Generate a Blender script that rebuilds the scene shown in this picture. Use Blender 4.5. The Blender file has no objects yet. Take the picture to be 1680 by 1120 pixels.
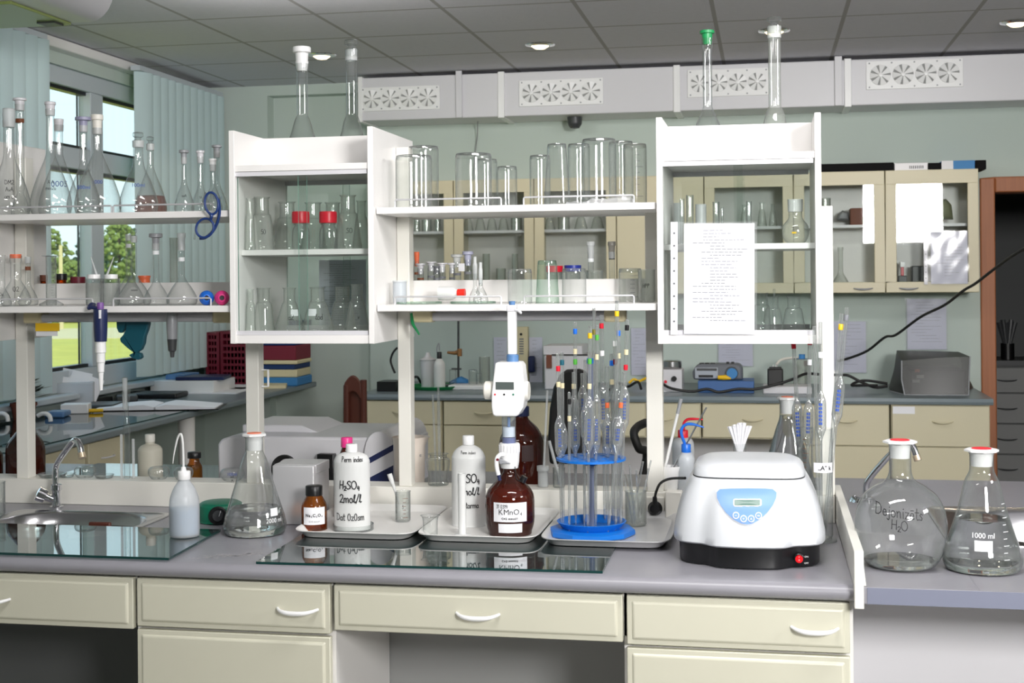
import bpy, bmesh, math, random
from mathutils import Vector, Matrix
SC = bpy.context.scene
COL = SC.collection
random.seed(7)
# ---------------------------------------------------------------- camera model (yaw, roll and lens shift measured from the photograph)
TH, FPX, YH, ROLL, ZC = math.radians(10.73), 2200.0, 452.0, 0.009, 1.61
CT, ST, CR, SR = math.cos(TH), math.sin(TH), math.cos(ROLL), math.sin(ROLL)
def at(px, py, Y=None, Z=None, X=None):
    """the point of the room on the plane Y=, Z= or X= along one sight line"""
    x, y = px - 840.0, py - YH
    a, b = (x * CR - y * SR) / FPX, (x * SR + y * CR) / FPX
    if Y is not None: d = Y / (CT + a * ST)
    elif Z is not None: d = (ZC - Z) / b
    else: d = X / (a * CT - ST)
    u = a * d
    return Vector((u * CT - d * ST, u * ST + d * CT, ZC - b * d))
def scl(px, Y):
    a = (px - 840.0) / FPX
    return Y / (CT + a * ST) / FPX
def make_camera():
    cd = bpy.data.cameras.new('camera'); o = bpy.data.objects.new('camera', cd); COL.objects.link(o)
    right, fwd, up = Vector((CT, ST, 0)), Vector((-ST, CT, 0)), Vector((0, 0, 1))
    r2, u2 = right * CR - up * SR, up * CR + right * SR
    M = Matrix((r2, u2, -fwd)).transposed().to_4x4()
    M.translation = Vector((0, 0, ZC)); o.matrix_world = M
    cd.sensor_width = 36; cd.lens = 36 * FPX / 1680; cd.shift_y = -(560 - YH) / 1680
    cd.clip_start = .05; cd.clip_end = 500
    cd.dof.use_dof = True; cd.dof.focus_distance = 3.75; cd.dof.aperture_fstop = 10
    SC.camera = o
make_camera()
# ---------------------------------------------------------------- materials
def c8(r, g, b):
    f = lambda v: (v / 255 / 12.92) if v / 255 <= .04045 else ((v / 255 + .055) / 1.055) ** 2.4
    return (f(r), f(g), f(b), 1)
def nt(name):
    m = bpy.data.materials.new(name); m.use_nodes = True
    t = m.node_tree; t.nodes.clear()
    out = t.nodes.new('ShaderNodeOutputMaterial')
    return m, t, out
def pm(name, col, rough=.5, metal=0, noise=0, nscale=8, bump=0, bscale=40, spec=.5, trans=0, coat=0, sss=0, stretch=None):
    m, t, out = nt(name)
    p = t.nodes.new('ShaderNodeBsdfPrincipled'); t.links.new(p.outputs[0], out.inputs[0])
    col = tuple(col) if len(col) == 4 else tuple(col) + (1,)
    p.inputs['Base Color'].default_value = col; p.inputs['Roughness'].default_value = rough
    p.inputs['Metallic'].default_value = metal; p.inputs['Specular IOR Level'].default_value = spec
    p.inputs['Transmission Weight'].default_value = trans; p.inputs['Coat Weight'].default_value = coat
    if noise or bump:
        tc = t.nodes.new('ShaderNodeTexCoord'); src = tc.outputs['Object']
        if stretch:
            mp = t.nodes.new('ShaderNodeMapping'); mp.inputs['Scale'].default_value = stretch
            t.links.new(src, mp.inputs[0]); src = mp.outputs[0]
    if noise:
        n = t.nodes.new('ShaderNodeTexNoise'); n.inputs['Scale'].default_value = nscale; n.inputs['Detail'].default_value = 6
        t.links.new(src, n.inputs['Vector'])
        mx = t.nodes.new('ShaderNodeMix'); mx.data_type = 'RGBA'
        mx.inputs[6].default_value = tuple(max(0, v * (1 - noise)) for v in col[:3]) + (1,)
        mx.inputs[7].default_value = tuple(min(1, v * (1 + noise)) for v in col[:3]) + (1,)
        t.links.new(n.outputs['Fac'], mx.inputs[0]); t.links.new(mx.outputs[2], p.inputs['Base Color'])
    if bump:
        n = t.nodes.new('ShaderNodeTexNoise'); n.inputs['Scale'].default_value = bscale; n.inputs['Detail'].default_value = 4
        t.links.new(src, n.inputs['Vector'])
        b = t.nodes.new('ShaderNodeBump'); b.inputs['Strength'].default_value = bump; b.inputs['Distance'].default_value = .01
        t.links.new(n.outputs['Fac'], b.inputs['Height']); t.links.new(b.outputs[0], p.inputs['Normal'])
    return m
def thin_glass(name, centre=(.97, .985, .98), edge=(.42, .46, .46), haze=.02, hcol=(.9, .92, .92), rough=.015, base=.045, edgep=2.5, refl=.8, rim=0.0, rpow=5):
    """a thin glass wall: what passes through it is tinted more where the wall is seen edge on; the rest is mirrored"""
    m, t, out = nt(name); N, L = t.nodes, t.links
    lw = N.new('ShaderNodeLayerWeight'); lw.inputs[0].default_value = .5
    pw = N.new('ShaderNodeMath'); pw.operation = 'POWER'; pw.inputs[1].default_value = edgep; L.new(lw.outputs['Facing'], pw.inputs[0])
    mx = N.new('ShaderNodeMix'); mx.data_type = 'RGBA'; mx.inputs[6].default_value = centre + (1,); mx.inputs[7].default_value = edge + (1,)
    L.new(pw.outputs[0], mx.inputs[0])
    tr = N.new('ShaderNodeBsdfTransparent'); L.new(mx.outputs[2], tr.inputs[0])
    df = N.new('ShaderNodeBsdfDiffuse'); df.inputs[0].default_value = hcol + (1,)
    m1 = N.new('ShaderNodeMixShader'); hz = N.new('ShaderNodeMath'); hz.operation = 'MULTIPLY_ADD'; hz.inputs[1].default_value = rim; hz.inputs[2].default_value = haze; L.new(pw.outputs[0], hz.inputs[0]); L.new(hz.outputs[0], m1.inputs[0]); L.new(tr.outputs[0], m1.inputs[1]); L.new(df.outputs[0], m1.inputs[2])
    p5 = N.new('ShaderNodeMath'); p5.operation = 'POWER'; p5.inputs[1].default_value = rpow; L.new(lw.outputs['Facing'], p5.inputs[0])
    ma = N.new('ShaderNodeMath'); ma.operation = 'MULTIPLY_ADD'; ma.inputs[1].default_value = refl; ma.inputs[2].default_value = base; L.new(p5.outputs[0], ma.inputs[0])
    gl = N.new('ShaderNodeBsdfGlossy'); gl.inputs['Roughness'].default_value = rough
    m2 = N.new('ShaderNodeMixShader'); L.new(ma.outputs[0], m2.inputs[0]); L.new(m1.outputs[0], m2.inputs[1]); L.new(gl.outputs[0], m2.inputs[2])
    L.new(m2.outputs[0], out.inputs[0])
    return m
def emit(name, col, st):
    m, t, out = nt(name); e = t.nodes.new('ShaderNodeEmission'); e.inputs[0].default_value = tuple(col[:3]) + (1,); e.inputs[1].default_value = st
    t.links.new(e.outputs[0], out.inputs[0]); return m
def ceiling_mat(x0, y0, sx, sy):
    m = pm('ceiling_tile', c8(214, 212, 220), .9, bump=.25, bscale=160, noise=.05, nscale=30)
    t = m.node_tree; N, L = t.nodes, t.links
    p = [n for n in N if n.type == 'BSDF_PRINCIPLED'][0]
    src = p.inputs['Base Color'].links[0].from_socket
    tc = N.new('ShaderNodeTexCoord'); sp = N.new('ShaderNodeSeparateXYZ'); L.new(tc.outputs['Object'], sp.inputs[0])
    def line(sock, o, s, w):
        a = N.new('ShaderNodeMath'); a.operation = 'SUBTRACT'; a.inputs[1].default_value = o - 100 * s; L.new(sock, a.inputs[0])
        b = N.new('ShaderNodeMath'); b.operation = 'MODULO'; b.inputs[1].default_value = s; L.new(a.outputs[0], b.inputs[0])
        d = N.new('ShaderNodeMath'); d.operation = 'LESS_THAN'; d.inputs[1].default_value = w; L.new(b.outputs[0], d.inputs[0]); return d.outputs[0]
    mxm = N.new('ShaderNodeMath'); mxm.operation = 'MAXIMUM'
    L.new(line(sp.outputs[0], x0, sx, .022), mxm.inputs[0]); L.new(line(sp.outputs[1], y0, sy, .022), mxm.inputs[1])
    mx = N.new('ShaderNodeMix'); mx.data_type = 'RGBA'; L.new(mxm.outputs[0], mx.inputs[0]); L.new(src, mx.inputs[6])
    mx.inputs[7].default_value = c8(170, 166, 168); L.new(mx.outputs[2], p.inputs['Base Color'])
    return m
def plate_mat(name):
    return thin_glass(name, (.84, .91, .90), (.62, .74, .73), haze=0, base=.15, refl=.85, edgep=3, rough=.005, rpow=3)
def real_glass(name, ior, col=(1, 1, 1)):
    m, t, out = nt(name); g = t.nodes.new('ShaderNodeBsdfGlass'); g.inputs['IOR'].default_value = ior; g.inputs['Roughness'].default_value = 0
    g.inputs[0].default_value = tuple(col) + (1,); t.links.new(g.outputs[0], out.inputs[0]); return m
M = {}
M['white'] = pm('white_laminate', c8(238, 236, 234), .38, noise=.015, nscale=3)
M['ivory'] = pm('ivory_laminate', c8(232, 230, 222), .4, noise=.02, nscale=3)
M['cream'] = pm('cream_lacquer', c8(208, 206, 188), .38, noise=.03, nscale=4)
M['beige'] = pm('beige_lacquer', c8(205, 197, 168), .42, noise=.03, nscale=4)
M['grey_top'] = pm('grey_worktop', c8(147, 146, 153), .32, noise=.06, nscale=14, bump=.03, bscale=120)
M['slate_top'] = pm('slate_worktop', c8(118, 130, 136), .3, noise=.05, nscale=10)
M['wall'] = pm('green_wall_paint', c8(194, 206, 199), .8, noise=.02, nscale=2, bump=.05, bscale=90)
M['wall_in'] = pm('recess_wall_paint', c8(176, 180, 180), .8, noise=.03, nscale=3)
M['floor'] = pm('grey_linoleum', c8(170, 168, 162), .5, noise=.1, nscale=12)
M['plastic'] = pm('white_plastic', c8(240, 240, 240), .3)
M['offwhite'] = pm('offwhite_plastic', c8(232, 229, 220), .4)
M['greyw'] = pm('pale_grey_plastic', c8(214, 213, 217), .35)
M['shade'] = pm('shade_painted_board', c8(96, 98, 98), .6)  # darkened to paint shade: left knee space panel, storeroom walls and drawer body
M['midboard'] = pm('grey_and_shade_board', c8(150, 151, 150), .6)  # plain grey for fan openings; painted shade on middle knee panel and storeroom drawers
M['edge_blue'] = pm('blue_grey_edge', c8(150, 154, 174), .4)
M['grey'] = pm('mid_grey_plastic', c8(150, 152, 156), .4)
M['dkgrey'] = pm('dark_grey_plastic', c8(62, 64, 66), .4)
M['black'] = pm('black_plastic', c8(18, 18, 20), .35)
M['matblack'] = pm('matte_black_card', c8(20, 20, 22), .8, spec=.15)
M['rubber'] = pm('black_rubber', c8(14, 14, 15), .55)
M['steel'] = pm('brushed_steel', c8(196, 196, 198), .22, 1, noise=.06, nscale=30, stretch=(1, 20, 1))
M['chrome'] = pm('chrome', c8(225, 225, 228), .07, 1)
M['rod'] = pm('wire_grey', c8(205, 205, 208), .35, .3)
M['red'] = pm('red_plastic', c8(214, 28, 50), .35)
M['pink'] = pm('pink_plastic', c8(232, 60, 140), .35)
M['blue'] = pm('blue_plastic', c8(16, 112, 205), .35)
M['blue2'] = pm('bright_blue_plastic', c8(30, 110, 215), .35)
M['navy'] = pm('navy_plastic', c8(30, 40, 82), .35)
M['steelblue'] = pm('muted_blue_plastic', c8(88, 128, 176), .4)
M['green'] = pm('green_enamel', c8(10, 112, 84), .35)
M['grass_green'] = pm('green_plastic', c8(28, 140, 80), .4)
M['teal'] = pm('teal_rubber', c8(18, 92, 110), .45)
M['orange'] = pm('orange_plastic', c8(235, 112, 70), .4)
M['redcap'] = pm('red_disc', c8(228, 24, 44), .4)
M['yellow'] = pm('yellow_plastic', c8(236, 190, 30), .4)
M['olive'] = pm('olive_band', c8(120, 110, 30), .5)
M['bandgreen'] = pm('green_band', c8(80, 170, 60), .5)
M['ink'] = pm('black_ink', c8(24, 24, 28), .6)
M['inkblue'] = pm('blue_print', c8(40, 80, 170), .6)
M['inkbrown'] = pm('brown_print', c8(120, 66, 36), .6)
M['inkwhite'] = pm('white_print', c8(235, 238, 240), .6)
M['inkgrey'] = pm('grey_print', c8(120, 122, 128), .6)
M['paper'] = pm('white_paper', c8(238, 238, 242), .8)
M['paper_b'] = pm('bluish_paper', c8(206, 208, 222), .8)
M['card'] = pm('cream_card', c8(222, 210, 172), .8)
M['frost'] = thin_glass('frosted_glass', (.8, .82, .83), (.5, .52, .53), haze=.45, rough=.35, base=.03)
M['glass'] = thin_glass('clear_glass', (.965, .975, .97), (.36, .40, .40), haze=.02, base=.10, edgep=2.2, rough=.025, rim=.16)
M['glass2'] = thin_glass('thick_clear_glass', (.965, .978, .972), (.22, .26, .26), haze=.015, base=.09, edgep=1.9, rough=.025, rim=.2)
M['tube'] = thin_glass('pipette_glass', (.95, .965, .96), (.28, .32, .32), haze=.10, base=.26, edgep=1.6, rough=.05, rim=.3)
M['glassd'] = thin_glass('dusty_glass', (.91, .93, .91), (.34, .37, .36), haze=.10, hcol=(.88, .89, .85), base=.08, edgep=2, rim=.2)
M['glassg'] = thin_glass('greenish_glass', (.86, .94, .89), (.2, .42, .28), haze=.04, base=.08, edgep=1.7)
M['pane'] = thin_glass('cabinet_pane', (.97, .988, .98), (.80, .90, .86), haze=.0, base=.06, refl=.7, edgep=4)
M['amber'] = thin_glass('amber_glass', (.80, .44, .12), (.34, .13, .025), haze=.06, hcol=(.30, .08, .015), base=.05, edgep=1.5)
M['darkamber'] = thin_glass('dark_amber_glass', (.30, .07, .035), (.05, .010, .006), haze=.14, hcol=(.20, .045, .025), base=.05, edgep=1.5)
M['pinkliq'] = thin_glass('pink_solution', (.75, .45, .4), (.6, .3, .25), haze=.05, base=.02)
M['water'] = real_glass('water', 1.33, (.985, .995, .99))
M['plate'] = plate_mat('float_glass'); M['plate_edge'] = pm('float_glass_edge', c8(22, 60, 58), .15)
M['milky'] = thin_glass('milky_polyethylene', (.78, .82, .86), (.6, .63, .66), haze=.40, hcol=(.90, .92, .94), rough=.3, base=.03, refl=.3)
M['milky2'] = thin_glass('cloudy_polyethylene', (.5, .5, .48), (.4, .4, .38), haze=.8, hcol=(.86, .87, .86), rough=.35, base=.03, refl=.2)
M['cloud'] = thin_glass('translucent_cream_plastic', (.5, .47, .38), (.4, .37, .3), haze=.8, hcol=(.74, .71, .60), rough=.35, base=.03, refl=.2)
M['sleeve'] = thin_glass('clear_plastic_sleeve', (.97, .97, .99), (.8, .8, .85), haze=.10, rough=.12, base=.045)
M['film'] = thin_glass('crumpled_film', (.9, .9, .9), (.7, .7, .72), haze=.35, rough=.1, base=.1)
M['cover'] = thin_glass('smoky_plastic_cover', (.34, .35, .33), (.16, .17, .16), haze=.22, hcol=(.16, .16, .15), rough=.3, base=.02, refl=.25, edgep=1.5)
M['blind'] = pm('blind_fabric', c8(196, 216, 218), .8)
M['upvc'] = pm('window_frame_white', c8(196, 204, 210), .4)
M['wood'] = pm('brown_door_wood', c8(168, 104, 66), .5, noise=.2, nscale=6, stretch=(12, 12, .6))
M['dkwood'] = pm('dark_red_wood', c8(84, 40, 28), .45, noise=.2, nscale=6)
M['maroon'] = pm('maroon_plastic', c8(110, 18, 40), .45)
M['bluecard'] = pm('blue_card', c8(24, 56, 110), .6)
M['ltblue'] = pm('light_blue_card', c8(60, 130, 190), .6)
M['maroonc'] = pm('maroon_card', c8(120, 24, 46), .6)
M['aerator'] = pm('worn_aerator', c8(200, 182, 156), .3, .5)
M['brass'] = pm('brass_clamp', c8(168, 122, 80), .4, .6)
M['brown'] = pm('brown_card', c8(120, 70, 52), .7)
M['lamp'] = emit('downlight_lens', (1, .80, .5), 5)
M['ctrl'] = pm('pale_blue_panel', c8(116, 156, 216), .4)
M['lcd'] = pm('lcd_green', c8(60, 104, 92), .25)
M['lcdg'] = pm('lcd_grey', c8(86, 94, 92), .25)
M['cent'] = pm('centrifuge_shell', c8(208, 211, 215), .3)
M['hcell'] = pm('grey_metal_box', c8(196, 196, 198), .4, .2)
M['leaf'] = pm('tree_leaf', c8(120, 136, 60), .8, noise=.35, nscale=3)
M['leaf2'] = pm('spruce_needles', c8(62, 92, 58), .8, noise=.35, nscale=3)
M['bark'] = pm('bark', c8(90, 76, 60), .9)
M['lawn'] = pm('lawn', c8(196, 190, 84), .95, noise=.25, nscale=1.5)
M['sand'] = pm('sandy_path', c8(214, 200, 150), .95, noise=.1, nscale=2)
M['plant'] = pm('houseplant_leaf', c8(26, 40, 22), .5)
M['pot'] = pm('terracotta', c8(120, 60, 40), .7)
# ---------------------------------------------------------------- mesh helper
class MB:
    def __init__(s): s.v, s.f, s.mi, s.cur = [], [], [], 0
    def add(s, vs, fs):
        n = len(s.v); s.v += [tuple(v) for v in vs]
        for f in fs: s.f.append(tuple(i + n for i in f)); s.mi.append(s.cur)
        return s
    def box(s, x0, x1, y0, y1, z0, z1):
        return s.add([(x0, y0, z0), (x1, y0, z0), (x1, y1, z0), (x0, y1, z0), (x0, y0, z1), (x1, y0, z1), (x1, y1, z1), (x0, y1, z1)],
                     [(0, 3, 2, 1), (4, 5, 6, 7), (0, 1, 5, 4), (1, 2, 6, 5), (2, 3, 7, 6), (3, 0, 4, 7)])
    def lathe(s, prof, c=(0, 0, 0), seg=28, mat=None):
        """prof: (radius, height) bottom to top; a zero radius closes the end"""
        vs, fs, rings = [], [], []
        full = [prof[0]]
        for (r0, z0), (r1, z1) in zip(prof, prof[1:]):            # supporting rings keep long straight walls straight in shading
            ln = math.hypot(r1 - r0, z1 - z0)
            if ln > .022 and min(r0, r1) > 1e-6:
                q = .005 / ln; full += [(r0 + (r1 - r0) * q, z0 + (z1 - z0) * q), (r1 + (r0 - r1) * q, z1 + (z0 - z1) * q)]
            full.append((r1, z1))
        for r, z in full:
            if r < 1e-6: rings.append([len(vs)]); vs.append((0, 0, z))
            else:
                rings.append(list(range(len(vs), len(vs) + seg)))
                vs += [(r * math.cos(2 * math.pi * k / seg), r * math.sin(2 * math.pi * k / seg), z) for k in range(seg)]
        for a, b in zip(rings, rings[1:]):
            for k in range(seg):
                k2 = (k + 1) % seg
                if len(a) == 1 and len(b) == 1: continue
                if len(a) == 1: fs.append((a[0], b[k2], b[k]))
                elif len(b) == 1: fs.append((a[k], a[k2], b[0]))
                else: fs.append((a[k], a[k2], b[k2], b[k]))
        c = Vector(c); vs = [(mat @ Vector(v) if mat else Vector(v)) + c for v in vs]
        return s.add(vs, fs)
    def tube(s, pts, r, seg=8, cap=True):
        pts = [Vector(p) for p in pts]; rs = r if isinstance(r, (list, tuple)) else [r] * len(pts)
        vs, fs = [], []; up = Vector((0, 0, 1)); prev = None
        for i, p in enumerate(pts):
            t = (pts[min(i + 1, len(pts) - 1)] - pts[max(i - 1, 0)]).normalized()
            if prev is None:
                n = t.cross(up); n = n if n.length > .1 else t.cross(Vector((1, 0, 0)))
            else: n = prev - t * prev.dot(t)
            n.normalize(); b = t.cross(n); prev = n
            vs += [p + (n * math.cos(2 * math.pi * k / seg) + b * math.sin(2 * math.pi * k / seg)) * rs[i] for k in range(seg)]
        for i in range(len(pts) - 1):
            for k in range(seg): fs.append((i * seg + k, i * seg + (k + 1) % seg, (i + 1) * seg + (k + 1) % seg, (i + 1) * seg + k))
        if cap: fs += [tuple(reversed(range(seg))), tuple(range((len(pts) - 1) * seg, len(pts) * seg))]
        return s.add(vs, fs)
    def prism(s, poly, lo, hi, axis='y'):
        """poly of 2D points in the plane across axis, extruded from lo to hi: x->(y,z), y->(x,z), z->(x,y)"""
        g = {'x': lambda p, a: (a, p[0], p[1]), 'y': lambda p, a: (p[0], a, p[1]), 'z': lambda p, a: (p[0], p[1], a)}[axis]
        n = len(poly); vs = [g(p, lo) for p in poly] + [g(p, hi) for p in poly]
        return s.add(vs, [tuple(range(n)), tuple(range(2 * n - 1, n - 1, -1))] + [(i, i + n, (i + 1) % n + n, (i + 1) % n) for i in range(n)])
    def loft(s, rings, cap0=True, cap1=True):
        n = len(rings[0]); vs = [p for r in rings for p in r]; fs = []
        for i in range(len(rings) - 1):
            for k in range(n): fs.append((i * n + k, i * n + (k + 1) % n, (i + 1) * n + (k + 1) % n, (i + 1) * n + k))
        if cap0: fs.append(tuple(reversed(range(n))))
        if cap1: fs.append(tuple(range((len(rings) - 1) * n, len(rings) * n)))
        return s.add(vs, fs)
    def build(s, name, mat, parent=None, loc=None, world=False, bevel=0, angle=38, bseg=2, rot=None, sub=0):
        me = bpy.data.meshes.new(name)
        off = Vector((0, 0, 0))
        if world:
            if parent is not None:
                q = parent
                while q is not None: off += q.location; q = q.parent
            elif loc is not None: off = Vector(loc)
        me.from_pydata([tuple(Vector(v) - off) for v in s.v], [], s.f)
        mats = mat if isinstance(mat, (list, tuple)) else [mat]
        for m in mats: me.materials.append(M[m] if isinstance(m, str) else m)
        if len(mats) > 1: me.polygons.foreach_set('material_index', s.mi)
        bm = bmesh.new(); bm.from_mesh(me)
        bmesh.ops.remove_doubles(bm, verts=bm.verts, dist=1e-6)
        bmesh.ops.recalc_face_normals(bm, faces=bm.faces); bm.to_mesh(me); bm.free()
        me.shade_smooth(); me.set_sharp_from_angle(angle=math.radians(angle))
        o = bpy.data.objects.new(name, me); COL.objects.link(o)
        if parent is not None: o.parent = parent
        elif loc is not None: o.location = loc
        if rot: o.rotation_euler = rot
        if bevel:
            b = o.modifiers.new('edge', 'BEVEL'); b.width = bevel; b.segments = bseg; b.limit_method = 'ANGLE'; b.angle_limit = math.radians(35)
        if sub:
            b = o.modifiers.new('smooth', 'SUBSURF'); b.levels = b.render_levels = sub
        return o
def tag(o, label, cat, group=None, kind=None):
    o['label'] = label; o['category'] = cat
    if group: o['group'] = group
    if kind: o['kind'] = kind
    return o
def thing(name, label, cat, loc=(0, 0, 0), group=None, rz=0):
    o = bpy.data.objects.new(name, None); COL.objects.link(o); o.location = loc; o.rotation_euler = (0, 0, rz)
    o.empty_display_size = .05
    return tag(o, label, cat, group)
def struct(o): o['kind'] = 'structure'; return o
def smooth(pts, k=3):
    """Catmull-Rom through (r, z) points"""
    out = []
    for i in range(len(pts) - 1):
        p0, p1, p2, p3 = pts[max(i - 1, 0)], pts[i], pts[i + 1], pts[min(i + 2, len(pts) - 1)]
        for j in range(k):
            t = j / k
            out.append(tuple(max(0.0, .5 * (2 * p1[a] + (p2[a] - p0[a]) * t + (2 * p0[a] - 5 * p1[a] + 4 * p2[a] - p3[a]) * t * t + (3 * p1[a] - p0[a] - 3 * p2[a] + p3[a]) * t ** 3)) for a in (0, 1)))
    return out + [tuple(pts[-1])]
def curve3(pts, k=6):
    P = [Vector(p) for p in pts]; out = []
    for i in range(len(P) - 1):
        p0, p1, p2, p3 = P[max(i - 1, 0)], P[i], P[i + 1], P[min(i + 2, len(P) - 1)]
        for j in range(k):
            t = j / k
            out.append(.5 * (2 * p1 + (p2 - p0) * t + (2 * p0 - 5 * p1 + 4 * p2 - p3) * t * t + (3 * p1 - p0 - 3 * p2 + p3) * t ** 3))
    return out + [P[-1]]
def rad(prof, z):
    for (r0, z0), (r1, z1) in zip(prof, prof[1:]):
        if z0 <= z <= z1 and z1 > z0: return r0 + (r1 - r0) * (z - z0) / (z1 - z0)
    return max(r for r, _ in prof)
# ---------------------------------------------------------------- writing: stroke letters and printed letters
A12 = [(.5 + .5 * math.cos(t * math.pi / 6), math.sin(t * math.pi / 6)) for t in range(13)]
def ell(cx, cy, rx, ry, a0=0, a1=360, n=14): return [(cx + rx * math.cos(math.radians(a0 + (a1 - a0) * i / n)), cy + ry * math.sin(math.radians(a0 + (a1 - a0) * i / n))) for i in range(n + 1)]
G = {
 'H': (.7, [[(.08, 0), (.14, 1)], [(.55, 0), (.6, 1)], [(.1, .5), (.6, .52)]]), '2': (.6, [[(.05, .78), (.15, .96), (.35, 1), (.5, .85), (.45, .6), (.2, .25), (.02, .02), (.3, .06), (.55, 0)]]),
 'S': (.6, [[(.55, .85), (.4, 1), (.2, .95), (.1, .75), (.3, .55), (.5, .35), (.45, .1), (.2, 0), (.02, .12)]]), 'O': (.8, [ell(.36, .5, .32, .5, 80, 450)]),
 '4': (.55, [[(.15, 1), (.05, .45), (.5, .45)], [(.42, .85), (.38, 0)]]), 'm': (.75, [[(.04, .55), (.06, 0)], [(.06, .4), (.2, .56), (.32, .5), (.33, 0)], [(.33, .4), (.48, .56), (.6, .5), (.62, 0)]]),
 'o': (.5, [ell(.22, .27, .19, .27, 80, 450)]), 'l': (.36, [[(.02, .1), (.2, .6), (.26, .95), (.16, 1), (.1, .7), (.12, .15), (.22, 0), (.34, .12)]]), '/': (.4, [[(.0, -.08), (.38, 1.05)]]),
 'D': (.75, [[(.1, 1), (.08, .02), (.35, .03), (.6, .25), (.62, .65), (.4, .95), (.0, 1)]]), 'a': (.5, [ell(.2, .26, .18, .26, 60, 420), [(.38, .5), (.38, .08), (.48, 0)]]),
 't': (.38, [[(.18, .95), (.14, .15), (.22, 0), (.34, .06)], [(.0, .62), (.36, .64)]]), 'r': (.4, [[(.06, .55), (.08, 0)], [(.08, .35), (.22, .55), (.36, .5)]]), 's': (.42, [[(.34, .48), (.18, .56), (.08, .42), (.3, .2), (.24, .02), (.02, .05)]]),
 'e': (.46, [[(.06, .28), (.36, .32), (.3, .52), (.15, .54), (.04, .3), (.1, .05), (.24, 0), (.4, .1)]]), 'j': (.3, [[(.18, .55), (.16, -.2), (.08, -.32), (-.04, -.2)], [(.18, .75), (.2, .8)]]),
 'n': (.5, [[(.05, .55), (.07, 0)], [(.07, .38), (.22, .56), (.34, .48), (.36, 0)]]), 'i': (.22, [[(.09, .55), (.1, 0)], [(.1, .76), (.12, .82)]]), 'z': (.45, [[(.04, .54), (.36, .54), (.04, 0), (.4, .02)]]),
 'E': (.46, [[(.06, .28), (.36, .32), (.3, .52), (.15, .54), (.04, .3), (.1, .05), (.24, 0), (.4, .1)], [(.08, .74), (.34, .76)]]),
 'A': (.65, [[(.02, 0), (.3, 1), (.58, 0)], [(.12, .36), (.48, .36)]]), 'B': (.6, [[(.08, 0), (.1, 1), (.4, .95), (.42, .65), (.12, .52), (.48, .4), (.5, .1), (.08, 0)]]), 'M': (.8, [[(.04, 0), (.12, 1), (.36, .3), (.62, 1), (.7, 0)]]),
 'v': (.45, [[(.04, .55), (.2, 0), (.4, .55)]]), 'u': (.5, [[(.05, .55), (.08, .1), (.22, 0), (.36, .15), (.38, .55), (.4, 0)]]), '0': (.55, [ell(.24, .5, .2, .5, 80, 450)]), '1': (.35, [[(.04, .75), (.2, 1), (.2, 0)]]),
 '5': (.55, [[(.45, 1), (.12, 1), (.08, .6), (.35, .62), (.48, .35), (.36, .05), (.04, .04)]]), '3': (.55, [[(.06, .9), (.3, 1), (.45, .8), (.2, .55), (.48, .35), (.36, .03), (.02, .08)]]), '9': (.5, [ell(.24, .72, .18, .26, 0, 360) + [(.4, .4), (.3, 0)]]),
 'P': (.6, [[(.08, 0), (.12, 1), (.42, .95), (.46, .6), (.1, .5)]]), 'd': (.5, [ell(.2, .26, .18, .26, 60, 420), [(.4, 1), (.38, 0)]]), 'x': (.45, [[(.04, .55), (.38, 0)], [(.38, .55), (.04, 0)]]), '.': (.2, [[(.08, 0), (.1, .05)]]), '-': (.4, [[(.05, .3), (.35, .3)]]), ' ': (.35, []),
}
def stroke_text(s, h, w=.07, sub=()):
    """flat ribbons for handwriting: list of quads in 2D, width of the line; sub = indexes written small and low"""
    quads, x = [], 0.0
    for i, ch in enumerate(s):
        adv, pls = G.get(ch, G[' ']); k, dy = (.55, -.18) if i in sub else (1, 0)
        for pl in pls:
            for (a, b), (c, d) in zip(pl, pl[1:]):
                p, q = Vector((x + a * k, b * k + dy)), Vector((x + c * k, d * k + dy)); t = q - p
                if t.length < 1e-5: continue
                t.normalize(); n = Vector((-t.y, t.x)) * w * .5; p = p - t * w * .3; q = q + t * w * .3
                quads.append([(v * h) for v in (p - n, q - n, q + n, p + n)])
        x += adv * k
    return quads, x * h
def print_text(s, h, bold=0, ext=0):
    cu = bpy.data.curves.new('t', 'FONT'); cu.body = s; cu.size = h * 1.38; cu.offset = bold; cu.resolution_u = 3
    ob = bpy.data.objects.new('t', cu); COL.objects.link(ob)
    dg = bpy.context.evaluated_depsgraph_get(); me = bpy.data.meshes.new_from_object(ob.evaluated_get(dg))
    polys = [[Vector(me.vertices[i].co[:2]) for i in p.vertices] for p in me.polygons]
    xs = [v.x for p in polys for v in p] or [0]; x0 = min(xs)
    polys = [[v - Vector((x0, 0)) for v in p] for p in polys]
    bpy.data.objects.remove(ob); bpy.data.curves.remove(cu); bpy.data.meshes.remove(me)
    return polys, max(xs) - x0
def on_round(polys, width, loc, prof, z, dx=0.0, eps=.0012, phi=None):
    """lay flat polygons round a turned body whose radius is prof at each height; local coordinates"""
    mb = MB(); ph0 = math.atan2(-loc[1], -loc[0]) if phi is None else phi
    for p in polys:
        vs = []
        for q in p:
            zz = z + q[1]; r = rad(prof, zz) + eps; a = ph0 + (q[0] - width / 2 + dx) / max(r, .004)
            vs.append((r * math.cos(a), r * math.sin(a), zz))
        mb.add(vs, [tuple(range(len(vs)))])
    return mb
def patch(w, h, n=8):
    m = 1 if h < .004 else 4
    return [[Vector((w * (i + a) / n, h * (j + b) / m)) for a, b in ((0, 0), (1, 0), (1, 1), (0, 1))] for i in range(n) for j in range(m)]
def on_flat(polys, width, x, y, z):
    mb = MB()
    for p in polys: mb.add([(x + q[0] - width / 2, y, z + q[1]) for q in p], [tuple(range(len(p)))])
    return mb
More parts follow.
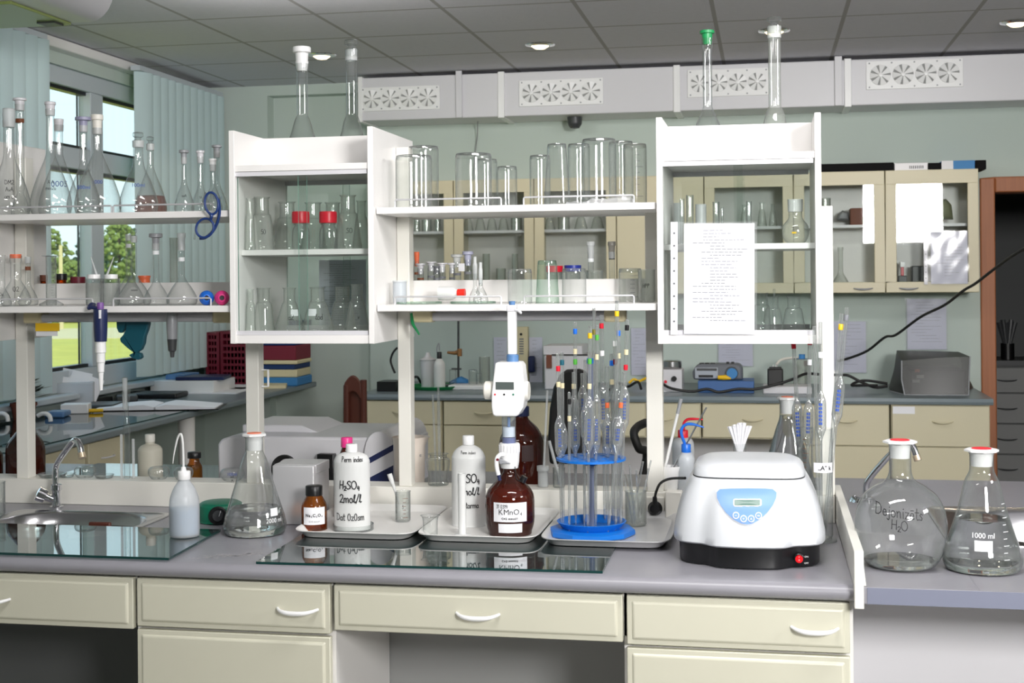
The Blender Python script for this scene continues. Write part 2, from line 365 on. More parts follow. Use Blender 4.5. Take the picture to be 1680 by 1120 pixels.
# ================================================================ SETTING
XL, YB, ZT, XR, YF = -3.84, 8.75, 2.93, 4.2, -3.0
M['ceil'] = ceiling_mat(-2.88, 6.415, .655, .678)
struct(MB().box(XL - .2, XR + .2, YF - .2, 12.2, -.1, 0).build('floor', 'floor'))
struct(MB().box(XL - .2, XR + .2, YF - .2, YB + .25, ZT, ZT + .1).build('ceiling', 'ceil'))
# back wall with the doorway at its right and a shallow recess at its left
DX0, DX1, DZ = 1.40, 2.35, 2.10
w = MB()
w.box(-2.64, DX0 - .09, YB, YB + .2, 0, ZT); w.box(XL, -3.36, YB, YB + .2, 0, ZT); w.box(-3.36, -2.64, YB, YB + .2, 2.86, ZT)
w.box(-3.36, -2.64, YB + .12, YB + .2, 0, 2.86); w.box(DX0 - .09, DX1 + .09, YB, YB + .2, DZ + .09, ZT); w.box(DX1 + .09, XR, YB, YB + .2, 0, ZT)
struct(w.build('wall_back', 'wall'))
struct(MB().box(XR, XR + .15, YF, YB, 0, ZT).build('wall_right', 'wall'))
struct(MB().box(XL, XR, YF - .15, YF, 0, ZT).build('wall_front', 'wall'))
WY0, WY1, WZ0, WZ1 = 4.2, 8.2, .98, 2.80
w = MB()
w.box(XL - .2, XL, WY1, YB + .2, 0, ZT); w.box(XL - .2, XL, WY0, WY1, 0, WZ0); w.box(XL - .2, XL, WY0, WY1, WZ1, ZT)
w.box(XL - .2, XL, YF, WY0, 0, ZT)
struct(w.build('wall_left', 'wall'))
# window: frame, transom, mullions, sill, panes
wn = thing('window_1', 'white framed window behind the side table', 'window', (XL, 6.4, WZ0)); wn['kind'] = 'structure'
f = MB(); X0, X1 = XL - .10, XL - .02
f.box(X0, X1, WY0, WY1, WZ0, WZ0 + .12); f.box(X0, X1, WY0, WY1, WZ1 - .10, WZ1)
for y, hw in ((WY0, .06), (5.75, .075), (7.30, .075), (WY1, .06)): f.box(X0, X1, y - hw, y + hw, WZ0 + .12, WZ1 - .10)
for a, b in ((WY0 + .06, 5.675), (5.825, 7.225), (7.375, WY1 - .06)): f.box(X0, X1, a, b, 2.24, 2.36)
f.build('window_frame', 'upvc', wn, world=True, bevel=.006)
g = MB()
for a, b in ((WY0 + .06, 5.675), (5.825, 7.225), (7.375, WY1 - .06)):
    g.box(X0 - .002, X0, a, a + .02, WZ0 + .12, WZ1 - .1); g.box(X0 - .002, X0, b - .02, b, WZ0 + .12, WZ1 - .1)
    for z in (1.10, 2.22, 2.36, 2.68): g.box(X0 - .002, X0 + .05, a, b, z, z + .02)
g.build('window_gasket', 'black', wn, world=True)
MB().box(X0 + .03, X0 + .036, WY0 + .05, WY1 - .05, WZ0 + .1, WZ1 - .08).build('window_pane', 'pane', wn, world=True)
MB().box(XL - .02, XL + .09, WY0 - .05, WY1 + .05, WZ0 - .035, WZ0).build('window_sill', 'upvc', wn, world=True, bevel=.008)
struct(MB().box(XL, XL + .07, 3.0, YB - .02, ZT - .06, ZT - .004).build('trim_1', 'white', bevel=.006))
struct(MB().box(XL + .001, XL + .015, 2.0, YB, .0, .08).build('baseboard_left', 'grey'))
# door frame and the unlit room beyond, shade painted into its wall colour
f = MB(); f.box(DX0 - .09, DX0, YB - .02, YB + .21, 0, DZ + .09); f.box(DX1, DX1 + .09, YB - .02, YB + .21, 0, DZ + .09); f.box(DX0, DX1, YB - .02, YB + .21, DZ, DZ + .09)
struct(f.build('door_1', 'wood', bevel=.008))
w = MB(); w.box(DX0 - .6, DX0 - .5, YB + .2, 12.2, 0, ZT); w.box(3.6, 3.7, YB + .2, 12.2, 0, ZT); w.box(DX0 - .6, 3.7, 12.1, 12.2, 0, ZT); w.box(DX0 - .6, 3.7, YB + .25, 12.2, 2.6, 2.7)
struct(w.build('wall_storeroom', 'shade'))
# outside
struct(MB().box(-160, XL - .25, -60, 190, -.5, -.4).build('ground', 'lawn'))
p = at(115, 548, Z=-.39)
struct(MB().prism([(p.x - 10, p.y - 6), (p.x + 4, p.y - 3), (p.x + 14, p.y + 6), (p.x + 6, p.y + 9), (p.x - 6, p.y + 4)], -.4, -.385, 'z').build('path', 'sand'))
def tree(px, Y, ytop, wpx, m, label, spruce=False, ybase=468):
    b, t = at(px, ybase, Y=Y), at(px, ytop, Y=Y); s = scl(px, Y); h = t.z + .4; r = wpx * s * 1.05
    o = thing('tree', label, 'tree', (b.x, b.y, -.4), 'trees beyond the lawn')
    rnd = random.Random(int(px * 7)); mb = MB()
    ico = bmesh.new(); bmesh.ops.create_icosphere(ico, subdivisions=1, radius=1); iv = [v.co.copy() for v in ico.verts]; fi = [[v.index for v in q.verts] for q in ico.faces]; ico.free()
    for k in range(760):
        tt = rnd.random() ** .8; zz = h * (.02 + .95 * tt)
        rr = r * ((1 - tt) * .95 + .05) if spruce else r * math.sin(math.pi * min(1, .12 + .86 * tt)) ** .6
        a = rnd.random() * 6.283; q = rr * math.sqrt(rnd.random()); sz = r * rnd.uniform(.06, .15) * (1.1 - .5 * tt)
        mb.add([(q * math.cos(a) + v.x * sz * rnd.uniform(.7, 1.3), q * math.sin(a) + v.y * sz * rnd.uniform(.7, 1.3), zz + v.z * sz * rnd.uniform(.5, 1.1)) for v in iv], fi)
    mb.build('crown', m, o, angle=5)
    MB().lathe([(r * .08, 0), (r * .04, h * .9)], seg=8).build('trunk', 'bark', o)
for px, Y, yt, wp, m, sp, lab in ((72, 60, 366, 50, 'leaf', 0, 'yellow-green leafy tree at the left edge of the window view'),
                              (98, 64, 420, 40, 'leaf', 0, 'low bushy tree left of the bare pole outside the window'),
                              (122, 58, 428, 44, 'leaf', 0, 'low pale green bush between two taller trees outside'),
                              (143, 62, 356, 46, 'leaf2', 1, 'tall dark spruce just left of the window mullion'),
                              (166, 66, 380, 44, 'leaf2', 1, 'dark spruce half hidden behind the window mullion'),
                              (196, 60, 362, 50, 'leaf', 0, 'green tree seen in the right window pane'),
                              (222, 64, 372, 46, 'leaf2', 1, 'dark spruce at the right edge of the right pane'),
                              (30, 66, 392, 50, 'leaf2', 1, 'dark spruce beyond the left side panel')):
    tree(px, Y, yt, wp, m, lab, sp)
p = at(100, 470, Y=50); q = at(100, 402, Y=50)
tag(MB().lathe([(.10, -.4 - p.z), (.07, q.z - p.z)], seg=8).build('pole', 'sand', loc=(p.x, p.y, p.z)), 'bare pale pole standing on the lawn outside', 'pole')
# ---------------------------------------------------------------- blinds, duct, ceiling fittings
def blind(y0, y1, n, label, ztop=2.86, zbot=1.02):
    o = thing('vertical_blind', label, 'blind', (XL + .14, (y0 + y1) / 2, zbot), 'vertical blinds at the window')
    for k in range(n):
        y = y0 + (y1 - y0) * (k + .5) / n; hw = (y1 - y0) / n * .64; a = -.46
        mb = MB(); dx, dy = hw * math.sin(a), hw * math.cos(a)
        mb.loft([[(XL + .14 - dx * t + .020 * (1 - t * t), y + dy * t, z) for z in (zbot, ztop)] + [(XL + .143 - dx * t + .020 * (1 - t * t), y + dy * t, z) for z in (ztop, zbot)] for t in [q / 4 - 1 for q in range(9)]])
        mb.build('slat', 'blind', o, world=True)
    MB().box(XL + .11, XL + .17, y0 - .05, y1, ztop, ztop + .03).build('headrail', 'upvc', o, world=True)
blind(7.52, 8.72, 11, 'pale blue vertical blind gathered in the far corner')
blind(5.5, 6.42, 8, 'pale blue vertical blind at the left edge of the photo')
DZ0, DZ1, DY0 = 2.625, 2.905, 8.40
ux = [-2.60, -1.93, -1.66, -.54, .50, 1.55, 3.2]
for i, (a, b, lab) in enumerate(((-2.60, -1.66, 'white ventilation duct section at the left end with a fan grille'), (-1.66, -.545, 'white ventilation duct section above the inverted beakers'),
                             (-.545, .49, 'white ventilation duct section behind the green-stoppered flask'), (.49, 3.2, 'white ventilation duct section at the right end of the wall'))):
    o = thing('ventilation_duct', lab, 'ventilation duct', ((a + b) / 2, DY0, DZ0), 'ventilation duct sections')
    MB().box(a + .006, b - .006, DY0, YB, DZ0, DZ1).build('duct_body', 'greyw', o, world=True, bevel=.006)
    MB().box(a - .012 if i else a, a + .03, DY0 - .012, YB, DZ0 - .008, DZ1 + .006).build('joint_strip', 'plastic', o, world=True, bevel=.003)
for a, b in ((-1.945, -1.905), (.42, .465)):
    tag(MB().box(a, b, DY0 - .02, DY0 - .002, DZ0 + .0, ZT - .004).build('duct_bracket', 'greyw', bevel=.003, loc=(a, DY0, DZ0), world=True), 'upright bracket strip on the duct %s' % ('left of the middle joint' if a < -1 else 'at right above the tall stoppered flask'), 'bracket', 'duct brackets')
def grille(x0, x1, ztop, zbot, label):
    o = thing('fan_grille', label, 'grille', ((x0 + x1) / 2, DY0, zbot), 'fan grilles on the ventilation duct')
    y = DY0 - .003
    MB().box(x0, x1, y - .006, y, zbot, ztop).build('grille_plate', 'plastic', o, world=True, bevel=.002)
    w = (x1 - x0) / 4.25; r = w * .46
    s = MB()
    for k in range(5):
        for z in (zbot + .014, ztop - .014): s.lathe([(.005, -.010), (.005, 0), (0, 0.001)], (x0 + .018 + k * (x1 - x0 - .036) / 4, y - .008, z), 8, Matrix.Rotation(math.radians(90), 4, 'X'))
    s.build('screw', 'grey', o, world=True)
    for k in range(4):
        cx, cz = x0 + (x1 - x0) * .03 + w * (k + .5), (ztop + zbot) / 2
        q = MB().lathe([(r, 0), (r, .004), (0, .004)], (cx, y - .005, cz), 28, Matrix.Rotation(math.radians(90), 4, 'X')).build('fan_opening', 'midboard', o, world=True)
        mb = MB(); yb = y - .010
        for j in range(7):
            a0 = j * 2 * math.pi / 7 + .2; pts = []
            outer = [(r * 1.02 * math.cos(a0 + t * .62), r * 1.02 * math.sin(a0 + t * .62)) for t in (0, .25, .5, .75, 1)]
            inner = [(r * .16 * math.cos(a0 + t * .8), r * .16 * math.sin(a0 + t * .8)) for t in (1, 0)]
            poly = outer + inner; n = len(poly)
            mb.add([(cx + a, yb - (.012 if i in (4,) else .003), cz + b) for i, (a, b) in enumerate(poly)] + [(cx + a, yb + .003, cz + b) for a, b in poly],
                   [tuple(range(n)), tuple(range(2 * n - 1, n - 1, -1))] + [(i, i + n, (i + 1) % n + n, (i + 1) % n) for i in range(n)])
        mb.lathe([(r * .22, 0), (r * .2, .012), (0, .014)], (cx, yb, cz), 16, Matrix.Rotation(math.radians(90), 4, 'X'))
        mb.build('fan_rosette', 'plastic', q, world=True)
for px0, px1, py0, py1, lab in ((592, 722, 142, 181, 'fan grille at the left end of the duct'), (852, 990, 130, 173, 'fan grille above the tall inverted beakers'),
                                (1128, 1262, 113, 158, 'fan grille behind the green-stoppered flask'), (1421, 1580, 98, 145, 'fan grille at the right end of the duct')):
    a, b = at(px0, (py0 + py1) / 2, Y=DY0), at(px1, (py0 + py1) / 2, Y=DY0); c = at((px0 + px1) / 2, py0, Y=DY0).z; d = at((px0 + px1) / 2, py1, Y=DY0).z
    grille(a.x, b.x, c, d, lab)
for px, py, lab in ((528, 90, 'lit ceiling downlight between the two left flasks'), (886, 73, 'lit ceiling downlight above the middle shelves'), (1270, 50, 'lit ceiling downlight behind the tall right flask'), (1668, 36, 'lit ceiling downlight at the right edge')):
    p = at(px, py, Z=ZT)
    o = thing('ceiling_downlight', lab, 'ceiling light', (p.x, p.y, ZT), 'ceiling downlights')
    MB().lathe([(.052, -.002), (.058, -.012), (.085, -.006), (.088, -.001)]).build('trim_ring', 'chrome', o)
    MB().lathe([(0, -.028), (.03, -.024), (.05, -.010), (.051, -.002)]).build('lens', 'lamp', o)
p = at(943, 198, Y=8.55)
tag(MB().lathe([(0, -.075), (.03, -.07), (.045, -.045), (.05, 0)]).build('ceiling_sensor', 'dkgrey', loc=(p.x, 8.55, DZ0)), 'small dark dome sensor under the ventilation duct', 'sensor')
pts = [at(784, 205, Y=8.6), at(783, 225, Y=8.7), at(780, 245, Y=8.74), at(776, 300, Y=8.74)]
pts[0].z = DZ0
tag(MB().tube(pts, .004).build('wall_cable', 'grey', loc=pts[-1], world=True), 'thin grey cable running down the wall from the duct', 'cable')
# ceiling unit at the upper left
o = thing('ceiling_unit', 'white ceiling mounted unit with rounded end at the upper left corner', 'ceiling unit', (-2.95, 5.6, ZT))
a = at(20, 44, Z=2.72); b = at(165, 28, Z=2.72)
prof = [(a.x - .1, ZT), (a.x - .1, 2.72)] + [(b.x - .10 + .12 * math.sin(t * math.pi / 12), 2.72 + .17 - .17 * math.cos(t * math.pi / 12)) for t in range(0, 7)] + [(b.x + .02, ZT)]
MB().prism(prof, a.y - .15 - .5, a.y, 'y').build('housing', 'greyw', o, world=True, bevel=.02)
MB().box(a.x - .05, b.x - .18, a.y - .5, a.y - .03, 2.708, 2.721).build('green_reflection_panel', pm('painted_green_reflection', c8(150, 165, 100), .3), o, world=True, bevel=.004)  # green reflection on the glossy underside, put into its colour
MB().box(b.x - .28, b.x - .2, a.y - .14, a.y - .06, 2.70, 2.709).build('vent', 'dkgrey', o, world=True)
# ================================================================ FRONT BENCH (island)
WT = .90
RND = [(3.20, WT), (3.150, WT), (3.138, WT - .003), (3.130, WT - .010), (3.127, WT - .018), (3.130, WT - .028), (3.138, WT - .036), (3.148, WT - .038), (3.20, WT - .038)]
SX0, SX1, SY0, SY1 = -2.27, -1.76, 3.36, 3.79      # sink cut-out
w = MB(); w.prism(RND, -3.0, .188, 'x')
w.box(-3.0, SX0, 3.20, 3.90, WT - .038, WT); w.box(SX1, .188, 3.20, 3.90, WT - .038, WT); w.box(SX0, SX1, 3.20, SY0, WT - .038, WT); w.box(SX0, SX1, SY1, 3.90, WT - .038, WT)
tag(w.build('worktop', 'grey_top', loc=(-1.2, 3.13, WT), world=True), 'grey laminate worktop with rounded front edge of the main bench', 'worktop', 'bench worktops')
w = MB(); w.box(-3.0, .206, 4.0, 4.77, WT - .038, WT)
tag(w.build('worktop', 'grey_top', loc=(-1.2, 4.0, WT), world=True, bevel=.006), 'grey worktop on the far side of the white ledge', 'worktop', 'bench worktops')
RX0, RX1, RY0, RY1 = .46, 1.25, 3.62, 4.22
w = MB(); w.box(.21, RX0, 3.12, 4.77, WT - .038, WT); w.box(RX1, 2.2, 3.12, 4.77, WT - .038, WT); w.box(RX0, RX1, 3.12, RY0, WT - .038, WT); w.box(RX0, RX1, RY1, 4.77, WT - .038, WT)
w = w.build('worktop', 'grey_top', loc=(1.2, 3.12, WT), world=True, bevel=.002)
MB().box(.2175, 2.2, 3.1185, 3.1195, WT - .0375, WT - .0005).build('edge_strip', pm('edge_strip_blue', c8(122, 126, 144), .4), w, world=True)
tag(w, 'grey square-edged worktop at the right end with the round flask', 'worktop', 'bench worktops')
# ledge and divider
tag(MB().box(-3.0, .186, 3.90, 4.0, WT, .978).build('bench_ledge', 'ivory', loc=(-1.4, 3.9, WT), world=True, bevel=.002), 'long low ivory ledge carrying the posts along the bench', 'ledge')
tag(MB().prism([(3.10, .855), (3.10, .985), (4.06, .985), (4.06, WT + .001), (3.135, WT + .001), (3.125, .855)], .1885, .2095, 'x').build('bench_divider', 'ivory', loc=(.2, 3.1, WT), world=True, bevel=.0015), 'white upright divider board at the right end of the main bench', 'divider')
p = at(1412, 968, Z=WT)
tag(MB().prism([(3.13, WT + .001), (3.21, WT + .001), (3.21, .93)], .2105, .2165, 'x').build('bracket', 'ivory', loc=(.21, 3.13, WT), world=True), 'small white triangular bracket at the foot of the divider board', 'bracket')
# cabinets under the bench
def handle(parent, cx, z, y, w=.105, mat='plastic', drop=.004):
    pts = []
    for k in range(13):
        t = k / 12 * 2 - 1
        pts.append((cx + t * w / 2, y - .026 * (1 - t ** 4), z - drop + .006 * t * t))
    MB().tube(pts, [.0035 + .0025 * (1 - (k / 6 - 1) ** 2) for k in range(13)], 10).build('handle', mat, parent, world=True)
def front(parent, name, x0, x1, z0, z1, y, mat, t=.02):
    mb = MB(); mb.box(x0, x1, y, y + t, z0, z1)
    q = .012
    mb.loft([[(x0 + q, y, z0 + q), (x1 - q, y, z0 + q), (x1 - q, y, z1 - q), (x0 + q, y, z1 - q)], [(x0 + q + .005, y - .005, z0 + q + .005), (x1 - q - .005, y - .005, z0 + q + .005), (x1 - q - .005, y - .005, z1 - q - .005), (x0 + q + .005, y - .005, z1 - q - .005)]], cap0=False)
    return mb.build(name, mat, parent, world=True, bevel=.0025)
CF = 3.165
def zat(px, py): return at(px, py, Y=CF - .02).z
def cab(label, px0, px1, py_t, py_b, door, hpx, Yb=3.636, name='bench_cabinet'):
    a, b = at(px0, (py_t + py_b) / 2, Y=CF - .02), at(px1, (py_t + py_b) / 2, Y=CF - .02)
    zt, zb = .857, at((px0 + px1) / 2, py_b, Y=CF - .02).z
    o = thing(name, label, 'cabinet', ((a.x + b.x) / 2, CF, 0 if door else zb), 'cream units under the bench')
    body = MB().box(a.x - .006, b.x + .006, CF, Yb, (.0 if door else zb + .01), .861)
    body.build('body', 'white', o, world=True)
    d = front(o, 'drawer', a.x + .002, b.x - .002, zb, zt, CF - .022, 'cream')
    handle(d, at(hpx, 0, Y=CF - .02).x, (zt + zb) / 2 - .002, CF - .027)
    if door:
        front(o, 'door', a.x + .002, b.x - .002, .10, zb - .008, CF - .022, 'cream')
        MB().box(a.x, b.x, CF + .03, CF + .05, .0, .09).build('plinth', 'grey', o, world=True)
    return o
cab('cream drawer unit at the far left above an open knee space', -130, 220, 942, 1024, False, -20, 3.34)
cab('cream cabinet with drawer and door left of the wide drawer', 224, 543, 950, 1033, True, 481)
cab('wide cream drawer unit spanning the open knee space', 547, 1023, 957, 1043, False, 776)
cab('cream cabinet with drawer and door under the centrifuge', 1027, 1396, 975, 1064, True, 1327)
for a, b, lab in ((-3.0, -1.72, 'back panel of the left knee space, shade painted dark grey'), (-1.30, -.37, 'back panel of the middle knee space, shade painted grey')):
    tag(MB().box(a, b, 3.64, 3.66, 0, .735 if a < -2 else .86).build('back_panel', 'shade' if a < -2 else 'midboard', loc=((a + b) / 2, 3.6, 0), world=True), lab, 'panel', 'back panels under the bench')  # both greys paint in the shade under the bench
tag(MB().box(.16, 2.2, 3.60, 3.62, 0, .86).build('back_panel', 'greyw', loc=(1.2, 3.6, 0), world=True), 'pale grey panel under the right worktop', 'panel', 'back panels under the bench')
tag(MB().box(-3.0, 2.2, 4.60, 4.62, 0, .86).build('back_panel', 'cream', loc=(-.6, 4.6, 0), world=True), 'cream panel closing the far side of the island bench', 'panel', 'back panels under the bench')
# ---------------------------------------------------------------- shelving on posts
US, LS = 1.808, 1.530
def post(x0, x1, ztop, lab):
    tag(MB().box(x0, x1, 3.91, 3.956, .978, ztop).build('shelf_post', 'ivory', loc=((x0 + x1) / 2, 3.93, .978), world=True, bevel=.002), lab, 'post', 'white posts carrying the shelves')
post(-2.356, -2.315, 2.0, 'white shelf post at the far left between the brown bottle halves')
post(-1.580, -1.538, 1.418, 'white shelf post under the left glass cabinet')
post(-1.094, -1.055, 2.0, 'white shelf post right of the left glass cabinet')
post(-.346, -.299, 1.79, 'white shelf post right of the blue pipette stand')
post(.150, .187, 1.80, 'white shelf post right of the right glass cabinet')
def shelf(name, x0, x1, z, lab, board=False):
    o = thing(name, lab, 'shelf', ((x0 + x1) / 2, 3.9, z - .019), 'white open shelves')
    MB().box(x0, x1, 3.69, 4.10, z - .019, z).build('board', 'white', o, world=True, bevel=.0015)
    if board: MB().box(x0, x1, 3.960, 3.976, z + .0005, z + .068).build('back_upstand', 'white', o, world=True, bevel=.0015)
    return o
def railing(parent, px0, px1, py_r, z, Y=3.715):
    a, b = at(px0, py_r, Y=Y), at(px1, py_r, Y=Y); zz = z + .022
    MB().tube([(a.x, Y, z), (a.x, Y, zz - .003), (a.x + .003, Y, zz), (b.x - .003, Y, zz), (b.x, Y, zz - .003), (b.x, Y, z)], .0026, 8).build('guard_rail', 'rod', parent, world=True)
s = shelf('wall_shelf', -2.3585, -1.532, US, 'upper open shelf at left with long-necked flasks')
railing(s, -20, 183, 335, US); railing(s, 186, 349, 334, US)
s = shelf('wall_shelf', -2.3585, -1.532, LS, 'lower open shelf at left with jars and pipette bulbs', True)
railing(s, -20, 152, 492, LS); railing(s, 186, 346, 491, LS)
s = shelf('wall_shelf', -1.092, -.296, US, 'upper open shelf in the middle with tall inverted beakers')
railing(s, 648, 822, 325, US); railing(s, 859, 1040, 322, US)
s = shelf('wall_shelf', -1.092, -.296, LS, 'lower open shelf in the middle behind the dispenser rod', True)
railing(s, 648, 822, 490, LS); railing(s, 860, 1040, 488, LS)
# under-shelf lamps
for x0, x1, lab in ((-2.29, -1.60, 'fluorescent tube lamp under the left lower shelf'), (-1.03, -.40, 'fluorescent tube lamp under the middle lower shelf')):
    o = thing('tube_lamp', lab, 'lamp', ((x0 + x1) / 2, 3.86, 1.49), 'tube lamps under the lower shelves')
    MB().tube([(x0 + .05, 3.86, 1.490), (x1 - .05, 3.86, 1.490)], .0125, 14).build('tube', 'greyw', o, world=True)
    MB().box(x0, x1, 3.90, 3.908, 1.476, 1.511).build('reflector', 'greyw', o, world=True)
    for a in (x0, x1 - .06): MB().box(a, a + .06, 3.842, 3.898, 1.474, 1.511).build('end_cap', 'card', o, world=True, bevel=.006)
# glass wall cabinets on the shelving
def glasscab(x0, x1, lab, zb=1.420):
    o = thing('glass_cabinet', lab, 'cabinet', ((x0 + x1) / 2, 3.89, zb), 'white glass-fronted cabinets on the shelving')
    t = .0165; zt = 2.038
    for x in (x0, x1 - t): MB().box(x, x + t, 3.67, 4.11, zb, zt).build('side_panel', 'white', o, world=True, bevel=.001)
    MB().box(x0 + t, x1 - t, 3.675, 4.11, zb, 1.444).build('bottom_board', 'white', o, world=True, bevel=.001)
    MB().box(x0 + t, x1 - t, 3.675, 4.11, 1.918, 1.936).build('top_board', 'white', o, world=True, bevel=.001)
    MB().box(x0 + t, x1 - t, 3.72, 4.06, 1.676, 1.692).build('inner_shelf', 'white', o, world=True, bevel=.001)
    MB().box(x0 + t, x1 - t, 3.888, 3.904, 1.937, 2.036).build('upstand', 'white', o, world=True, bevel=.001)
    for z in (1.4445, 1.905):
        for yy in (3.678, 4.088): MB().box(x0 + t, x1 - t - .004, yy, yy + .018, z, z + .0125).build('door_track', 'greyw', o, world=True)
    xm = (x0 + x1) / 2
    for a, b, y in ((x0 + t + .002, xm + .012, 3.690), (xm - .012, x1 - t - .002, 3.684), (x0 + t + .002, xm + .012, 4.094), (xm - .012, x1 - t - .002, 4.100)):
        m = MB(); m.box(a, b, y, y + .004, 1.448, 1.915)
        m.mi = [1 if k in (3, 5) else 0 for k in range(6)]
        m.build('sliding_pane', ['pane', pm('pane_edge', c8(120, 170, 155), .2)] if 'pane_edge' not in bpy.data.materials else ['pane', bpy.data.materials['pane_edge']], o, world=True)
    return o
glasscab(-1.529, -1.095, 'white glass-fronted cabinet at left with red-capped bottles inside')
glasscab(-.292, .147, 'white glass-fronted cabinet at right with a printed sheet on its door')
tag(MB().box(-2.80, -2.3595, 3.67, 4.11, 1.420, 2.045).build('side_cabinet', 'white', loc=(-2.6, 3.9, 1.42), world=True, bevel=.002), 'white cabinet side at the left edge behind the flasks', 'cabinet')
# ================================================================ BACK COUNTER
BY0 = 7.78
tag(MB().prism([(BY0 + .03, .905), (BY0 + .008, .903), (BY0, .885), (BY0 + .006, .870), (BY0 + .03, .866), (8.745, .866), (8.745, .905)], -2.42, 1.23, 'x').build('worktop', 'slate_top', loc=(-.6, BY0, .9), world=True), 'long slate blue worktop along the back wall', 'worktop', 'bench worktops')
BF = BY0 + .04
def bcab(px0, px1, lab, rows, note=None, name='counter_cabinet', z0=0.0):
    a, b = at(px0, 690, Y=BF).x, at(px1, 690, Y=BF).x
    o = thing(name, lab, 'cabinet', ((a + b) / 2, BF, z0), 'beige units under the back counter')
    MB().box(a, b, BF + .002, 8.43, z0, .865).build('body', 'beige', o, world=True)
    z = .862
    for h, hd in rows:
        d = MB().box(a + .004, b - .004, BF - .018, BF, z - h + .006, z).build('drawer' if h < .3 else 'door', 'beige', o, world=True, bevel=.004)
        if hd: handle(d, (a + b) / 2 + hd * (b - a), z - min(h, .2) * .45, BF - .02, .11, 'beige')
        z -= h
    return o
bcab(590, 726, 'beige cabinet at the left end of the back counter', ((.145, .02), (.70, 0)))
bcab(728, 858, 'beige cabinet behind the white plastic bottle', ((.145, .02), (.70, 0)))
bcab(860, 1060, 'beige drawer unit behind the office chair', ((.20, .02),), z0=.66)
bcab(1063, 1150, 'narrow beige drawer unit right of the shelf post', ((.20, -.2),), z0=.66)
bcab(1152, 1312, 'beige drawer unit above the grey knee space', ((.20, .02),), z0=.66)
bcab(1314, 1459, 'beige cabinet behind the measuring cylinder', ((.235, .02), (.62, 0)))
o = bcab(1462, 1624, 'beige cabinet with a white label beside the doorway', ((.235, .02), (.62, 0)))
tag(MB().box(at(860, 700, Y=BF).x + .01, at(1312, 700, Y=BF).x - .01, 8.44, 8.46, 0, .86).build('back_panel', 'greyw', loc=(-.4, 8.45, 0), world=True), 'pale grey panel closing the knee space of the back counter', 'panel', 'back panels under the bench')
lx = at(1464, 672, Y=BF).x
MB().box(lx, lx + .12, BF - .0215, BF - .019, at(1480, 678, Y=BF).z, at(1480, 666, Y=BF).z).build('label_plate', 'paper', o, world=True)
# wall cabinets with glass doors
UY = 8.40
bx = [-2.50, -1.967, -1.443, -.920, -.374, .168, .71, 1.252]
lab = ['left end of the row, mostly hidden', 'behind the small stoppered vials', 'behind the green glass tumbler', 'with a solid beige door', 'seen through the right glass cabinet', 'right of the white post, holding a brown box', 'at the right end, with a sheet in a sleeve on its door']
for i in range(7):
    a, b = bx[i] + .003, bx[i + 1] - .003
    o = thing('wall_cupboard', 'beige wall cupboard ' + lab[i], 'cupboard', ((a + b) / 2, UY, 1.485), 'beige glass-door wall cupboards')
    m = MB(); m.box(a, a + .016, UY, YB - .002, 1.485, 2.225); m.box(b - .016, b, UY, YB - .002, 1.485, 2.225); m.box(a + .016, b - .016, UY, YB - .002, 1.485, 1.503); m.box(a + .016, b - .016, UY, YB - .002, 2.207, 2.225)
    m.build('carcass', 'beige', o, world=True); MB().box(a + .016, b - .016, YB - .02, YB - .003, 1.503, 2.207).build('back_board', 'white', o, world=True)
    if i == 3:
        MB().box(a, b, UY - .02, UY - .001, 1.487, 2.223).build('door', 'beige', o, world=True, bevel=.004)
        continue
    MB().box(a + .017, b - .017, UY + .05, YB - .021, 1.885, 1.902).build('inner_shelf', 'greyw', o, world=True)
    s = .062; m = MB()
    m.box(a, b, UY - .02, UY - .001, 1.487, 1.487 + s); m.box(a, b, UY - .02, UY - .001, 2.223 - s - .02, 2.223); m.box(a, a + s, UY - .02, UY - .001, 1.487 + s, 2.203 - s); m.box(b - s, b, UY - .02, UY - .001, 1.487 + s, 2.203 - s)
    d = m.build('door', 'beige', o, world=True, bevel=.003)
    MB().box(a + s - .004, b - s + .004, UY - .012, UY - .008, 1.487 + s - .004, 2.207 - s).build('pane', 'pane', d, world=True)
    handle(d, a + .13 if i % 2 == 0 else b - .13, 1.512, UY - .021, .11, 'grey')
# ================================================================ TABLE UNDER THE WINDOW
tag(MB().box(XL + .002, -3.02, 3.6, 8.745, .866, .90).build('side_table', 'slate_top', loc=(-3.4, 6, .9), world=True, bevel=.008), 'long slate worktop under the window', 'worktop', 'bench worktops')
p = at(312, 720, X=-3.10)
tag(MB().lathe([(.045, 0), (.045, .866)]).build('table_leg', 'white', loc=(-3.12, p.y, 0)), 'thick white round leg under the window worktop', 'leg')
for px0, px1, lab in ((60, 135, 'beige drawer unit under the window worktop at left'), (139, 200, 'beige drawer unit under the window worktop with a curved handle')):
    a, b = at(px0, 750, X=-3.06), at(px1, 750, X=-3.06)
    o = thing('counter_cabinet', lab, 'cabinet', (-3.06, (a.y + b.y) / 2, 0), 'beige drawer units under the window worktop')
    MB().box(-3.6, -3.06, a.y, b.y, 0, .864).build('body', 'beige', o, world=True)
    for z0, z1 in ((.70, .86), (.08, .692)):
        d = MB().box(-3.059, -3.042, a.y + .004, b.y - .004, z0, z1).build('drawer', 'beige', o, world=True, bevel=.003)
        ym = (a.y + b.y) / 2
        MB().tube([(-3.041 + .02 * (1 - (k / 4 - 1) ** 4), ym + (k / 4 - 1) * .06, z0 + (z1 - z0) * .5) for k in range(9)], .004).build('handle', 'greyw', d, world=True)
g = MB().box(XL + .12, -3.05, 5.0, 6.75, .9005, .906); g.mi = [0, 0, 1, 1, 1, 1]
tag(g.build('glass_sheet', ['plate', 'plate_edge'], loc=(-3.4, 5.9, .9), world=True), 'glass sheet on the window worktop mirroring the window', 'glass sheet', 'glass sheets laid on worktops')
